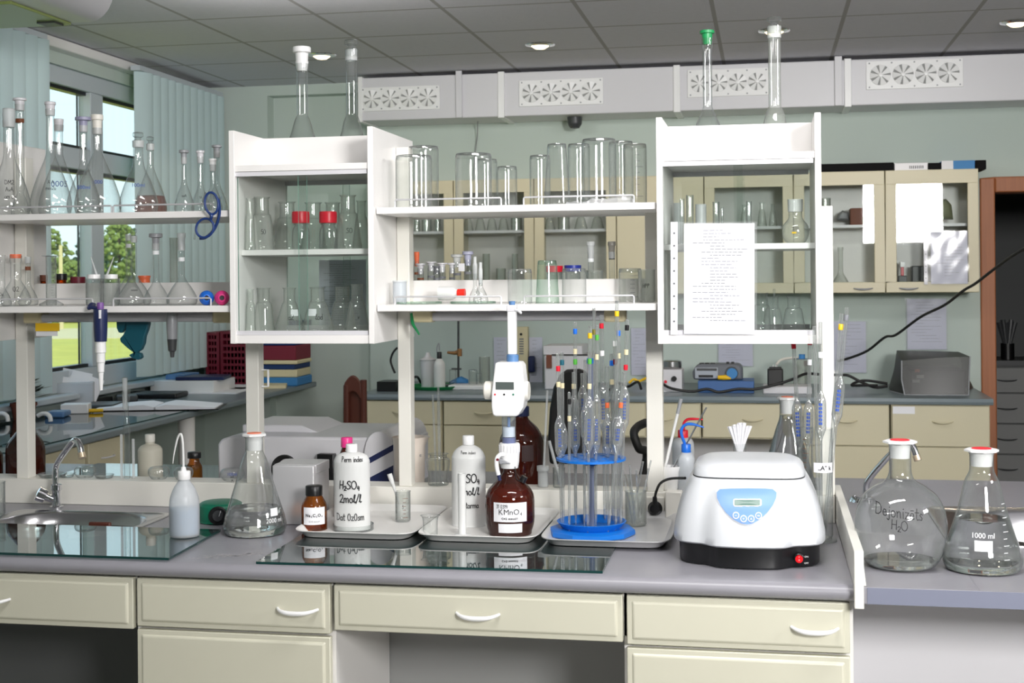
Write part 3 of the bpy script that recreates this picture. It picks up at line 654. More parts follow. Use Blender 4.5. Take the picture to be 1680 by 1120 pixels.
# ================================================================ GLASSWARE makers
def place(xc, Y, z0, top):
    s = scl(xc, Y); p = at(xc, top, Y=Y); b = at(xc, YH + (ZC - z0) / s + ROLL * (xc - 840) * -1, Y=Y)
    return (p.x + b.x) / 2, s, p.z - z0
def stopper_mb(n, h, sw, facet=False, z=0.0):
    """a stopper sitting in a neck of radius n: ground cone below z, grip of half-width sw and height h above"""
    mb = MB()
    if facet: mb.lathe([(0, z - .018), (n * .8, z - .018), (n * .95, z), (n * .55, z + h * .15), (n * .55, z + h * .35), (sw, z + h * .5), (sw, z + h * .9), (sw * .7, z + h), (0, z + h)], seg=8)
    else: mb.lathe([(0, z - .018), (n * .8, z - .018), (n * .97, z), (n * 1.05, z + h * .55), (sw, z + h * .62), (sw, z + h * .95), (sw * .9, z + h), (0, z + h)], seg=20)
    return mb
def scribble(o, prof, lines, h, z, mat='ink', dx=0, print_=False, w=.1, phi=None, name='writing', bold=0):
    mb = MB()
    for i, ln in enumerate(lines):
        q, wd = print_text(ln, h, bold) if print_ else stroke_text(ln, h, w)
        m2 = on_round(q, wd, o.location, prof, z - i * h * 1.7, dx, phi=phi); mb.add(m2.v, m2.f)
    return mb.build(name, mat, o)
def volflask(label, xc, Y, z0, top, b, n, sh=14, sw=8, stop='greyw', group='long-necked flasks on the upper left shelf', glass='glass', text=None, tmat='ink', tprint=False, band=None, liquid=None, bh=3.05, facet=False, ground=True, th=None):
    x, s, H = place(xc, Y, z0, top); b, n, sw, sh = b * s, n * s, sw * s, sh * s
    nt_ = H - (sh if stop else 0); hb = min(b * bh, nt_ * .72)
    prof = smooth([(0, .0005), (b * .78, .0005), (b * .95, hb * .06), (b, hb * .18), (b * .93, hb * .34), (b * .66, hb * .62), (b * .36, hb * .86), (n * 1.05, hb * 1.02), (n, hb * 1.12)], 3) + [(n, nt_ - .022), (n * 1.12, nt_ - .018), (n * 1.18, nt_)]
    o = thing('volumetric_flask', label, 'flask', (x, Y, z0), group)
    MB().lathe(prof, seg=32).build('flask_body', glass, o)
    if ground: MB().lathe([(n * 1.13, nt_ - .020), (n * 1.19, nt_)], seg=24).build('ground_neck', 'frost', o)
    if stop: stopper_mb(n * 1.15, sh, sw, facet, nt_).build('stopper', stop, o)
    if band: MB().lathe([(n * 1.06, nt_ - band[1] * s - .012), (n * 1.06, nt_ - band[1] * s)], seg=24).build('neck_label', band[0], o)
    if text: scribble(o, prof, text, th or b * .30, hb * .50, tmat, print_=tprint)
    if liquid:
        MB().lathe([(0, .002)] + [(max(r - .0015, 0), z) for r, z in prof if .002 < z < hb * liquid[1]] + [(0, hb * liquid[1])], seg=28).build('liquid', liquid[0], o)
    return o
def erlen(label, xc, Y, z0, top, b, n, group='conical flasks in the left cabinet', glass='glassd', text=None, stop=None, white=None, neck=.30, lip=1.25, name='conical_flask', seg=32):
    x, s, H = place(xc, Y, z0, top); b, n = b * s, n * s
    hc = H * (1 - neck)
    prof = smooth([(0, .0005), (b * .88, .0005), (b * .98, H * .03), (b, H * .07), (b * .95, H * .13)], 3) + smooth([(b * .91, H * .18), (n * 1.4, hc * .87), (n * 1.08, hc * .98), (n, hc * 1.06)], 4) + [(n, H * .965), (n * lip, H)]
    o = thing(name, label, 'flask', (x, Y, z0), group)
    MB().lathe(prof, seg=seg).build('flask_body', glass, o)
    if white:
        scribble(o, prof, [''], .01, 0) if 0 else on_round(patch(b * .55, b * .42), b * .55, o.location, prof, H * .38, b * white).build('label_patch', 'inkwhite', o)
    if text: scribble(o, prof, text, b * .34, H * .30, 'ink', b * .1)
    if stop: stopper_mb(n, stop[1] * s, stop[2] * s, False, H).build('stopper', stop[0], o)
    return o
def cyl(label, xc, Y, z0, top, hw, name='beaker', cat='beaker', group=None, glass='glass', inv=False, foot=0, taper=1.0, text=None, rim=None, cap=None, flange=0, tmat='ink', base=True, marks=None):
    """a cylindrical vessel, upright or standing upside down"""
    x, s, H = place(xc, Y, z0, top); r = hw * s; r1 = r * taper
    if inv: prof = [(r * 1.03, 0), (r, .003)] + [(r1, H - min(.012, r * .35))] + smooth([(r1, H - min(.012, r * .35)), (r1 * .965, H - .004), (r1 * .85, H), (0, H - .001)], 3)
    else: prof = [(0, .001), (r * .9, .001), (r, .005), (r1, H - .003), (r1 * (1.06 if not flange else 1), H)]
    o = thing(name, label, cat, (x, Y, z0), group)
    k_ = 1 - min(.0018 / r, .1)
    MB().lathe(prof, seg=36).lathe([(a * k_, b) for a, b in prof if b > .004 and a > r * .5], seg=36).build('body', glass, o)
    if foot: MB().lathe([(0, 0.0005), (foot * s, .0005), (foot * s, .006), (r * 1.1, .016), (r * .9, .018), (0, .018)], seg=24).build('foot', glass if foot < 100 else 'plastic', o)
    if flange: MB().lathe([(r, H - .002), (flange * s, H), (flange * s, H + .002), (r * .95, H + .001)], seg=6).build('flange', glass, o)
    if rim: MB().lathe([(r1 * 1.0, H - .012), (r1 * 1.05, H - .010), (r1 * 1.05, H + .001), (r1 * .95, H + .001)], seg=24).build('rim', rim, o)
    if cap: MB().lathe([(r1 * .7, H - .001), (cap[1] * s, H), (cap[1] * s, H + cap[2] * s), (0, H + cap[2] * s + .0005)], seg=28).build('cap', cap[0], o)
    if text: scribble(o, prof, text, min(.02, r * .45), H * .45, tmat)
    if marks:
        mb = MB()
        for k in range(marks[1]):
            m2 = on_round(patch(r * (.7 if k % 5 == 0 else .4), .0012, 3), r * .6, o.location, prof, H * (.15 + .75 * k / marks[1]), r * .3); mb.add(m2.v, m2.f)
        mb.build('graduations', marks[0], o)
    return o
GL = 'long-necked flasks on the upper left shelf'
volflask('large long-necked flask at the left edge, black handwriting, frosted stopper', 15, 3.78, US, 178, 33, 8.5, 20, 10, 'frost', text=['DM2', 'AvA', 'Nomboe'], th=.013)
volflask('tall flask with amber neck ticks behind the leftmost flask', 33, 3.87, US, 161, 15, 6.5, 10, 11, 'greyw', band=('inkbrown', 24))
volflask('flask with the tallest grey stopper at the window', 83, 3.80, US, 167, 33, 6.5, 12, 9, 'greyw', text=['AGA', 'mno2o'], th=.011)
volflask('flask with short grey stopper close behind the tallest-stoppered one', 97, 3.98, US, 195, 33, 6.5, 10, 8, 'greyw', text=['0005'], tmat='inkblue', tprint=True)
volflask('flask with violet stopper and blue 500 ml print', 137, 3.80, US, 192, 27, 6, 14, 13, pm('violet_stopper', c8(150, 150, 175), .4), text=['500ml'], tmat='inkblue', tprint=True, th=.012)
volflask('flask with thick cream stopper in front of the window mullion', 160, 3.92, US, 188, 37, 6.5, 22, 10, 'offwhite', text=['1000'], tmat='inkblue', tprint=True, th=.012)
volflask('wide-necked flask with glass stopper and blue print', 227, 3.82, US, 217, 31, 8, 14, 9, 'glass2', facet=True, text=['100ml'], tmat='inkblue', tprint=True, th=.012)
volflask('flask holding a little pink solution beside the wide-necked one', 247, 3.98, US, 224, 26, 5.5, 12, 6, 'glass2', facet=True, liquid=('pinkliq', .45))
volflask('small flask with grey stopper and ring of handwriting', 302, 3.80, US, 246, 16, 4, 12, 8, 'grey', text=['avA'], bh=3.2)
volflask('small flask with white stopper left of the goggles', 329, 3.86, US, 247, 15, 4.5, 10, 7, 'greyw', text=['1A'], bh=3.2)
volflask('small flask with white stopper behind the hanging goggles', 349.5, 3.82, US, 260, 15, 4.5, 10, 6.5, 'plastic', bh=3.2)
volflask('small flask with dark grey stopper next to the left cabinet', 356, 4.02, US, 238, 18, 4.5, 10, 8, 'grey', text=['50ml'], tmat='inkblue', tprint=True, bh=3)
# goggles hanging from the shelf edge
gp = at(339, 352, Y=3.66)
o = thing('safety_goggles', 'blue-rimmed safety goggles hanging over the shelf edge', 'goggles', tuple(gp))
def ring(cx, cy, rx, ry, tilt, Y):
    pts = []
    for k in range(25):
        a = k * math.pi / 12; u, v = rx * math.cos(a), ry * math.sin(a)
        pts.append(at(cx + u * math.cos(tilt) - v * math.sin(tilt), cy + u * math.sin(tilt) + v * math.cos(tilt), Y=Y))
    return pts
for cx, cy, rx, ry, tl in ((347, 333.5, 11, 18, -.12), (336, 374, 14, 16, .5)):
    pts = ring(cx, cy, rx, ry, tl, 3.66); r_ = MB().tube(pts, .0036, 8, cap=False).build('lens_rim', 'navy' if 0 else pm('goggle_blue', c8(26, 54, 112), .35), o, world=True)
    n = len(pts); mb = MB(); mb.add([p + Vector((0, .001, 0)) for p in pts[:-1]], [tuple(range(n - 1))]); mb.add([p + Vector((0, .003, 0)) for p in pts[:-1]], [tuple(range(n - 1))])
    mb.build('lens', 'glass', r_, world=True)
MB().tube(curve3([at(345, 351, Y=3.66), at(347, 354, Y=3.655), at(345, 360, Y=3.66)]), .005).build('nose_bridge', bpy.data.materials['goggle_blue'], o, world=True)
MB().tube(curve3([at(358, 326, Y=3.665), at(360, 350, Y=3.68), at(352, 375, Y=3.69), at(338, 389, Y=3.68), at(327, 391, Y=3.67)]), .0045).build('temple', bpy.data.materials['goggle_blue'], o, world=True)
MB().tube(curve3([at(337, 316, Y=3.665), at(330, 340, Y=3.72), at(322, 372, Y=3.72), at(319, 392, Y=3.70)]), .003).build('temple', 'glass2', o, world=True)
# lower left shelf
GL2 = 'glassware on the lower left shelf'
volflask('flask with writing at the left edge of the lower shelf', 2, 3.74, LS, 418, 16, 6, 0, 0, None, GL2, text=['Oa'], bh=2.2, ground=False)
volflask('flask with orange neck rim on the lower left shelf', 26, 3.80, LS, 419, 24, 8.5, 0, 0, None, GL2, band=('orange', -2), text=['O2'], bh=2, ground=False)
volflask('narrow-necked flask right of the orange-rimmed one', 46, 3.86, LS, 421, 16, 4.2, 0, 0, None, GL2, band=('inkbrown', 16), bh=2.2)
cyl('graduated cylinder with hexagonal flange and lilac foot', 84, 3.80, LS, 420, 8.5, 'measuring_cylinder', 'cylinder', GL2, foot=19, flange=17, marks=('inkgrey', 14))
for xc, hw, tipx, lab in ((154, 13, (160, 149), 'left of two small jars with white lids and a leaning pipette tip'), (182.5, 14, (174, 187), 'right of two small jars with white lids and a leaning pipette tip')):
    o = cyl(lab, xc, 3.78, LS, 457, hw, 'lidded_jar', 'jar', GL2, 'glass2', cap=('plastic', 10.5, 7))
    a, b = at(tipx[0], 450, Y=3.79), at(tipx[1], 421, Y=3.79); a.z = o.location.z + .086
    tag(MB().tube([a, b], [.0042, .0012]).build('pipette_tip', 'frost', loc=tuple(a), world=True), 'pale pipette tip leaning on the %s jar lid' % ('left' if xc < 160 else 'right'), 'pipette tip', 'pipette tips')
volflask('stoppered flask left of the two jars’ neighbour, glass stopper on top'.replace('left of the two jars’ neighbour', 'just right of the two jars'), 220, 3.80, LS, 375, 27, 4.5, 12, 5, 'glass2', GL2, facet=True, text=['avono'], bh=1.75, th=.008)
volflask('flask with labelled neck hidden behind the glass-stoppered one', 211, 3.93, LS, 384, 24, 4, 0, 0, None, GL2, band=('inkwhite', 16), bh=1.9)
volflask('flask with wide grey stopper on the lower left shelf', 256, 3.80, LS, 383, 21, 5, 16, 11, 'grey', GL2, band=('inkwhite', 12), bh=1.9)
volflask('flask with clear stopper nearest the blue bulb', 298, 3.80, LS, 382, 25, 5, 18, 7, 'frost', GL2, band=('inkwhite', 22), bh=1.8)
cyl('plain glass tube standing behind the flask with clear stopper', 285, 3.99, LS, 390, 6.5, 'glass_cylinder', 'cylinder', GL2, 'glassd')
for xc, m, lab in ((339, 'blue2', 'blue rubber pipette bulb lying on the lower left shelf'), (364, 'pink', 'pink rubber pipette bulb lying beside the blue one')):
    s = scl(xc, 3.74); c = at(xc, 486, Y=3.74); r = 12.2 * s; d = Vector((c.x, c.y, 0)).normalized()
    o = thing('pipette_bulb', lab, 'pipette bulb', (c.x, c.y, LS), 'rubber pipette bulbs')
    R = Vector((0, 0, 1)).rotation_difference(-d).to_matrix().to_4x4()
    ps = [(r * .32, r * .92), (r * .36, r * 1.02), (r * .5, r * .98)] + [(r * math.sin(a), r * math.cos(a)) for a in (.65, .9, 1.2, 1.57, 1.9, 2.3, 2.7)] + [(0, -r)]
    MB().lathe(ps, (0, 0, r), 26, R).build('bulb', m, o)
    MB().lathe([(r * .34, r * .9), (0, r * .86)], (0, 0, r), 20, R).build('opening', 'rubber', o)
# small caps seen over the upstand of the left shelf
for xc, hw, top, m, lab in ((101, 9, 450, 'black', 'black-capped small bottle behind the shelf upstand at left'), (128, 12, 455, 'maroon', 'dark red capped small jar behind the shelf upstand'), (72, 6, 452, 'brown', 'brown capped small vial behind the shelf upstand')):
    cyl(lab, xc, 4.03, LS, top + 9, hw * .9, 'small_bottle', 'bottle', 'small bottles behind the shelf upstand', 'amber', cap=(m, hw, 10))
cyl('orange-lidded round box behind the stoppered flask', 237, 4.03, LS, 455, 9, 'small_bottle', 'bottle', 'small bottles behind the shelf upstand', 'orange', cap=('orange', 10, 3))
# things hanging under the left lower shelf
c = at(166, 505, Y=3.66); s = scl(166, 3.66)
o = thing('micropipette', 'navy and white micropipette hanging from the lower left shelf', 'pipette', (c.x, 3.655, at(166, 641, Y=3.655).z), 'micropipettes hanging from the shelf')
zz = lambda y: at(166, y, Y=3.655).z - o.location.z
MB().lathe([(0, zz(508)), (11 * s, zz(507)), (11.5 * s, zz(516)), (11 * s, zz(540)), (10 * s, zz(560)), (0, zz(560))], seg=20).build('handle_body', 'navy', o)
MB().tube(curve3([(-24 * s, .045, zz(500)), (-22 * s, .02, zz(499)), (-20 * s, -.002, zz(505)), (-14 * s, -.004, zz(504)), (-4 * s, -.002, zz(506)), (4 * s, 0, zz(510))]), .0055).build('finger_hook', 'navy', o)
MB().lathe([(5.5 * s, zz(507)), (6 * s, zz(500)), (5 * s, zz(496)), (0, zz(495.5))], seg=16).build('plunger_button', pm('violet_button', c8(120, 80, 150), .4), o)
MB().lathe([(8.5 * s, zz(560)), (8.8 * s, zz(578)), (7.2 * s, zz(579)), (7 * s, zz(594)), (6 * s, zz(595)), (5.4 * s, zz(610)), (4.4 * s, zz(611)), (2.6 * s, zz(640)), (0, zz(640))], seg=20).build('tip_cone', 'plastic', o)
MB().box(.006, .0115, -11 * s - .002, -.008, zz(522), zz(508)).build('label_strip', 'paper', o)
c = at(282, 515, Y=3.80); s = scl(282, 3.8)
o = thing('micropipette', 'grey and black micropipette hanging behind the lamp tube', 'pipette', (c.x, 3.80, at(282, 586, Y=3.80).z), 'micropipettes hanging from the shelf')
zz = lambda y: at(282, y, Y=3.80).z - o.location.z
MB().lathe([(0, zz(511)), (8 * s, zz(511)), (9 * s, zz(530)), (8 * s, zz(556)), (0, zz(556))], seg=16).build('handle_body', 'grey', o)
MB().lathe([(8 * s, zz(556)), (6.5 * s, zz(575)), (4 * s, zz(577)), (3 * s, zz(586)), (0, zz(586))], seg=16).build('tip_cone', 'dkgrey', o)
def blob(name, label, cat, pts, m, Y, th, group=None):
    P = [at(x, y, Y=Y) for x, y in pts]; c0 = min(P, key=lambda p: p.z)
    mb = MB(); n = len(P); cx = sum((p for p in P), Vector()) / n
    rings = []
    for k, (f, dy) in enumerate(((.0, -th), (.55, -th * .85), (.88, -th * .45), (1, 0), (.88, th * .45), (.55, th * .85), (.0, th))):
        rings.append([cx + (p - cx) * max(f, .02) + Vector((0, dy, 0)) for p in P])
    mb.loft(rings); return tag(mb.build(name, m, loc=(cx.x, Y, c0.z), world=True), label, cat, group)
gp_ = [at(x, y, Y=3.945) for x, y in ((205, 512), (240, 512), (244, 521), (245.5, 531), (243, 541), (239, 551), (237.5, 563), (233, 573), (226, 577.5), (232, 579), (234, 586), (229, 590), (220, 588), (213, 582), (221, 578), (211, 570.5), (200, 560.5), (198.5, 555), (204, 549), (208, 541), (208.5, 532), (205, 540), (201, 546), (196.5, 545), (193.5, 538), (193, 528), (196, 520))]
tag(MB().prism([(p.x, p.z) for p in gp_], 3.935, 3.957, 'y').build('rubber_glove', 'teal', loc=(gp_[0].x, 3.945, gp_[12].z), world=True, bevel=.007, bseg=3), 'teal rubber glove hanging limply under the left shelf', 'glove')
o = thing('shelf_tag', 'yellow and white paper tag hanging at the left lamp end', 'tag', tuple(at(78, 551, Y=3.80)))
a, b = at(58, 530, Y=3.8), at(97, 543, Y=3.8); MB().box(a.x, b.x, 3.80, 3.803, b.z, a.z).build('yellow_tag', 'yellow', o, world=True)
a, b = at(58, 541, Y=3.8), at(93, 551, Y=3.8); MB().box(a.x, b.x, 3.804, 3.806, b.z, a.z).build('white_tag', 'paper', o, world=True)
# ---------------------------------------------------------------- middle shelves
GM = 'inverted glasses on the upper middle shelf'
for xc, hw, top, Y, lab, tp, gl in (
    (679, 30, 255, 3.79, 'wide inverted beaker nearest the left cabinet', 1, 'glass'), (695, 25, 240, 3.97, 'taller inverted beaker behind the leftmost one', 1, 'glass'),
    (777, 30, 252, 3.80, 'wide inverted beaker standing alone in the middle of the left rail', 1, 'glass'), (798, 18, 261, 3.99, 'inverted beaker peeping out behind the wide middle one', 1, 'glass'),
    (832, 16.5, 273, 3.90, 'short inverted beaker between the two rails', 1, 'glass'), (886, 17, 255, 3.95, 'inverted beaker left of the rough tapered glass', 1, 'glass'),
    (914, 22, 236, 3.78, 'rough tapered inverted glass with many streaks', .72, 'glass2'), (950, 18, 236, 4.00, 'inverted beaker half hidden between tapered glass and widest beaker', 1, 'glass'),
    (983, 28, 228, 3.80, 'tallest inverted beaker on the right half of the shelf', 1, 'glass'), (1019, 20, 232, 4.00, 'inverted beaker just behind the tallest one to its right', 1, 'glass'),
    (1042, 19, 236, 3.90, 'inverted beaker with dark print nearest the right cabinet', 1, 'glassd')):
    o = cyl(lab, xc, Y, US, top, hw, 'inverted_beaker', 'beaker', GM, gl, inv=True, taper=tp, text=None, marks=('inkgrey', 8) if xc > 1030 else None)
mb = MB(); rnd = random.Random(3)
x0, x1 = at(930, 330, Y=3.745).x, at(1042, 330, Y=3.745).x
gx, gy = 16, 4; vs = []
for j in range(gy + 1):
    for i in range(gx + 1):
        u, v = i / gx, j / gy
        vs.append((x0 + (x1 - x0) * u, 3.728 + .02 * v + rnd.uniform(-.004, .004), US + .001 + (.026 * math.sin(math.pi * v) * (.25 + .75 * u) * (1 - max(0, u - .92) * 10)) * rnd.uniform(.6, 1.2)))
mb.add(vs, [(j * (gx + 1) + i, j * (gx + 1) + i + 1, (j + 1) * (gx + 1) + i + 1, (j + 1) * (gx + 1) + i) for j in range(gy) for i in range(gx)])
tag(mb.build('plastic_film', 'film', loc=(x0, 3.75, US), world=True, angle=12), 'crumpled clear plastic film lying behind the right guard rail', 'film')
# lower middle shelf
GN = 'small glassware on the lower middle shelf'
cyl('small white plastic pot at the left end of the middle lower shelf', 656, 3.80, LS, 462, 11.5, 'plastic_pot', 'pot', GN, 'milky', cap=('frost', 12, 2))
c = at(720, 477, Y=3.84); s = scl(720, 3.84)
o = thing('plastic_bottle', 'cloudy plastic bottle lying on its side with a red cap', 'bottle', (c.x, 3.84, LS))
R = Matrix.Rotation(math.radians(90), 4, 'Y'); r = 11 * s; L = 31 * s
MB().lathe(smooth([(0, -L), (r * .8, -L), (r, -L + .006), (r, L * .6), (r * .8, L * .85), (r * .42, L), (r * .42, L * 1.15)], 2), (0, 0, r + .010), 24, R).build('bottle_body', 'milky2', o)
MB().lathe([(0, L * 1.02), (r * .62, L * 1.02), (r * .66, L * 1.42), (0, L * 1.43)], (0, 0, r + .010), 20, R).build('cap', pm('signal_red', c8(235, 40, 24), .4), o)
for xc, hw, lab in ((688, 55, 'left flat glass dish lying under the plastic bottle'), (776, 40, 'right flat glass dish lying on the middle lower shelf')):
    s = scl(xc, 3.79); c = at(xc, 495, Y=3.79); r = min(hw * s, .066)
    tag(MB().lathe([(0, .001), (r, .001), (r, .0065), (r * .97, .0065), (r * .96, .003), (0, .003)], seg=40).build('glass_dish', 'glassg', loc=(c.x, 3.79, LS)), lab, 'dish', 'flat glass dishes')
volflask('tiny pointed-stopper flask with red print on the middle lower shelf', 779.5, 3.83, LS, 421, 11, 3.2, 28, 2.6, 'frost', GN, ground=False, bh=2.6)
volflask('tiny pointed-stopper flask in front of its red-printed twin', 788.5, 3.77, LS, 430, 12.5, 3, 26, 2.6, 'frost', GN, ground=False, bh=2.6)
GV = 'small stoppered vials behind the upstand'
for xc, hw, top, sc, shh, lab in ((684, 4.5, 413, 'orange', 14, 'slim vial with orange stopper behind the upstand'), (690, 5.5, 432, 'greyw', 8, 'low vial with pale stopper beside the orange-stoppered one'), (707.5, 6, 429, 'greyw', 6, 'vial with grey stopper, left of the middle pair'),
                               (717, 6, 436, 'inkgrey', 4, 'short dark-necked vial between two grey-stoppered vials'), (725.5, 6, 431, 'greyw', 6, 'vial with grey stopper, right of the middle pair'), (742, 5, 431, 'greyw', 8, 'thin vial left of the clear tall tube'),
                               (750, 6.5, 417, 'frost', 12, 'tall clear tube with paper flag behind the red cap'), (768, 6, 412, pm('lilac_stopper', c8(180, 182, 205), .4), 14, 'vial with lilac winged stopper behind the upstand')):
    x, s, H = place(xc, 4.035, LS, top); n = hw * s; h = H - shh * s
    o = thing('stoppered_vial', lab, 'vial', (x, 4.035, LS), GV)
    MB().lathe([(0, .001), (n, .001), (n, h - .012), (n * .9, h - .008), (n * .9, h)], seg=20).build('body', 'glass2', o)
    stopper_mb(n * .9, shh * s, n * 1.5 if xc != 684 else n * 1.0, z=h).build('stopper', sc, o)
    if xc == 750: MB().box(n * .6, n * 2.2, -n, -n + .001, h - .03, h - .006).build('paper_flag', 'paper', o)
    MB().lathe([(n * 1.02, h * .66), (n * 1.02, h * .72)], seg=16).build('print', 'inkbrown' if xc < 700 else 'inkgrey', o)
GI = 'inverted glasses on the lower middle shelf'
cyl('low inverted beaker behind the dispenser rod', 853, 3.80, LS, 441, 20, 'inverted_beaker', 'beaker', GI, 'glass', inv=True)
cyl('tapered inverted tumbler with green-tinted base', 898, 3.80, LS, 427, 19.5, 'inverted_tumbler', 'tumbler', GI, 'glassg', inv=True, taper=.82)
cyl('low inverted beaker in front of the blue cap', 942, 3.80, LS, 440, 20, 'inverted_beaker', 'beaker', GI, 'glass', inv=True)
cyl('upright beaker with handwriting touching the right cabinet', 1061, 3.86, LS, 442, 14, 'beaker', 'beaker', GI, 'glassd', text=['HPPL'])
cyl('inverted beaker left of the handwritten beaker', 1034, 3.93, LS, 440, 19, 'inverted_beaker', 'beaker', GI, 'glassd', inv=True, marks=('inkgrey', 6))
cyl('small beaker behind the upstand right of the blue cap', 976, 4.03, LS, 443, 14, 'beaker', 'beaker', GI, 'glassd')
for xc, top, hw, m, lab in ((910, 435, 14, 'red', 'red-capped bottle behind the green-tinted tumbler'), (940, 434, 14, 'blue2', 'blue-capped bottle behind the low beaker')):
    cyl(lab, xc, 4.03, LS, top + 11, hw * .9, 'capped_bottle', 'bottle', 'screw-capped bottles behind the upstand', 'glass2', cap=(m if m == 'red' else 'navy' if 0 else pm('deep_blue_cap', c8(30, 50, 150), .4), hw, 10))
for xc, lab in ((969.5, 'flask neck with clear stopper behind the upstand'), (1004, 'flask neck with dark label near the right cabinet')):
    volflask(lab, xc, 4.035, LS, 396, 16, 4.6, 17, 6.5, pm('smoky_stopper%d' % xc, c8(150, 146, 138), .3) if xc > 1000 else 'frost', 'stoppered flasks behind the middle upstand', band=('dkgrey', 6) if xc > 1000 else ('inkwhite', 10), bh=1.8)
# clip hanging by the lamp
p = at(682, 516, Y=3.85)
tag(MB().tube(curve3([at(676, 514, Y=3.85), at(677, 530, Y=3.84), at(684, 542, Y=3.83), at(688, 549, Y=3.83)]), [.006 - .0002 * k for k in range(19)], 8).build('plastic_clip', 'grass_green', loc=tuple(at(684, 549, Y=3.83)), world=True), 'green plastic strip hanging at the left end of the lamp', 'clip')
# ---------------------------------------------------------------- inside the glass cabinets
CS, CB = 1.692, 1.4445
G1 = 'conical flasks in the left cabinet'
for xc, Y, z, top, b, n, tx, wh, lab in (
    (410, 3.745, CS, 325, 9, 5, None, None, 'slim conical flask at the back left of the cabinet shelf'), (430, 3.82, CS, 323, 22, 11, ['50'], None, 'conical flask marked 50 on the left cabinet shelf'),
    (471, 3.96, CS, 331, 23, 12, None, None, 'wide-mouthed conical flask left of the red-capped bottles'), (514, 4.02, CS, 332, 22, 12, None, None, 'wide-mouthed conical flask behind the two red caps'),
    (546, 4.00, CS, 332, 20, 11, None, None, 'conical flask behind the right red cap'), (571, 3.84, CS, 320, 23, 11.5, ['SO'], None, 'tall frosted-neck conical flask right of the red caps'), (593, 4.00, CS, 329, 16, 7, None, None, 'conical flask in the right corner of the cabinet shelf'),
    (411, 3.745, CB, 474, 9, 5, None, None, 'hazy conical flask at the left end of the cabinet bottom'), (433, 3.835, CB, 472, 18, 9.5, None, None, 'hazy conical flask second from left at the cabinet bottom'),
    (475, 3.82, CB, 472, 25, 9.5, ['a2'], .35, 'conical flask with white label at the cabinet bottom'), (521, 3.82, CB, 471, 27, 11, ['lod'], -.35, 'conical flask with tilted label behind the pane joint'),
    (562, 3.90, CB, 470, 23, 11, None, None, 'dusty conical flask right of the pane joint'), (586, 3.80, CB, 466, 21, 9, ['v'], None, 'dusty conical flask near the right end of the cabinet bottom')):
    erlen(lab, xc, Y, z, top, b, n, G1, text=tx, white=wh, glass='frost' if 0 else 'glassd')
for xc, lab in ((493.5, 'red-capped glass bottle at left behind the pane joint'), (538.5, 'red-capped glass bottle right of its twin')):
    x, s, H = place(xc, 3.80, CS, 347); r = 14.5 * s
    o = thing('reagent_bottle', lab, 'bottle', (x, 3.80, CS), 'red-capped bottles in the left cabinet')
    MB().lathe(smooth([(0, .001), (r * .9, .001), (r, .004), (r, H * .45), (r * .85, H * .58), (r * .72, H * .64)], 3) + [(r * .72, H * .72)], seg=30).build('bottle_body', 'glass2', o)
    MB().lathe([(0, H * .70), (r * .98, H * .70), (r, H * .73), (r, H * .97), (r * .94, H), (0, H)], seg=30).build('cap', 'red', o)
    MB().lathe([(r * .83, H * .655), (r * .87, H * .67), (r * .83, H * .69)], seg=28).build('collar', 'glass2', o)
G2 = 'glass tubes in the right cabinet'
for xc, Y, top, hw, gl, lab in ((1113, 3.95, 333, 8, 'frost', 'frosted jar at the left of the right cabinet shelf'), (1119, 3.80, 326, 4, 'glass', 'thin tube beside the frosted jar'), (1132, 3.84, 320, 6, 'glass2', 'tallest glass tube above the printed sheet'),
                                (1150, 3.88, 335, 9, 'frost', 'short frosted tube above the printed sheet'), (1175, 3.84, 331, 5.5, 'glass2', 'clear tube above the middle of the printed sheet'), (1185, 3.90, 340, 2, 'glass2', 'thin glass rod tube right of the clear tube'), (1229, 3.84, 330, 4.5, 'glass2', 'clear tube right of the pane joint')):
    cyl(lab, xc, Y, CS, top, hw, 'glass_tube', 'glass tube', G2, gl)
x, s, H = place(1305, 3.80, CS, 327); r = 22 * s
o = thing('round_flask', 'round-bellied flask with frosted neck in the right cabinet', 'flask', (x, 3.8, CS))
pr = smooth([(0, .001), (r * .6, .001), (r * .9, H * .12), (r, H * .26), (r * .9, H * .42), (r * .6, H * .53), (r * .5, H * .60)], 3) + [(r * .5, H * .70), (r * .54, H)]
MB().lathe(pr, seg=32).build('flask_body', 'glassd', o); MB().lathe([(r * .55, H * .72), (r * .57, H * 1.0)], seg=24).build('ground_neck', 'frost', o)
scribble(o, pr, ['250'], .009, H * .30, print_=True); on_round(patch(.012, .004, 3), .012, o.location, pr, H * .22, -.004).build('yellow_mark', 'yellow', o)
for xc, Y, top, b, n, lab in ((1250, 3.98, 480, 15, 9, 'conical flask half hidden behind the printed sheet'), (1268, 3.82, 486, 18, 9, 'conical flask right of the printed sheet with a tube in it'), (1302, 3.82, 486, 20, 10, 'conical flask at the right end of the cabinet bottom')):
    erlen(lab, xc, Y, CB, top, b, n, 'conical flasks in the right cabinet', glass='glass')
tag(MB().tube([at(1270, 545, Y=3.82), at(1270, 474, Y=3.82)], .0028).build('dropper_tube', 'glass2', loc=(at(1270, 545, Y=3.82).x, 3.82, CB + .002), world=True), 'thin glass tube standing in the conical flask by the sheet', 'glass tube')
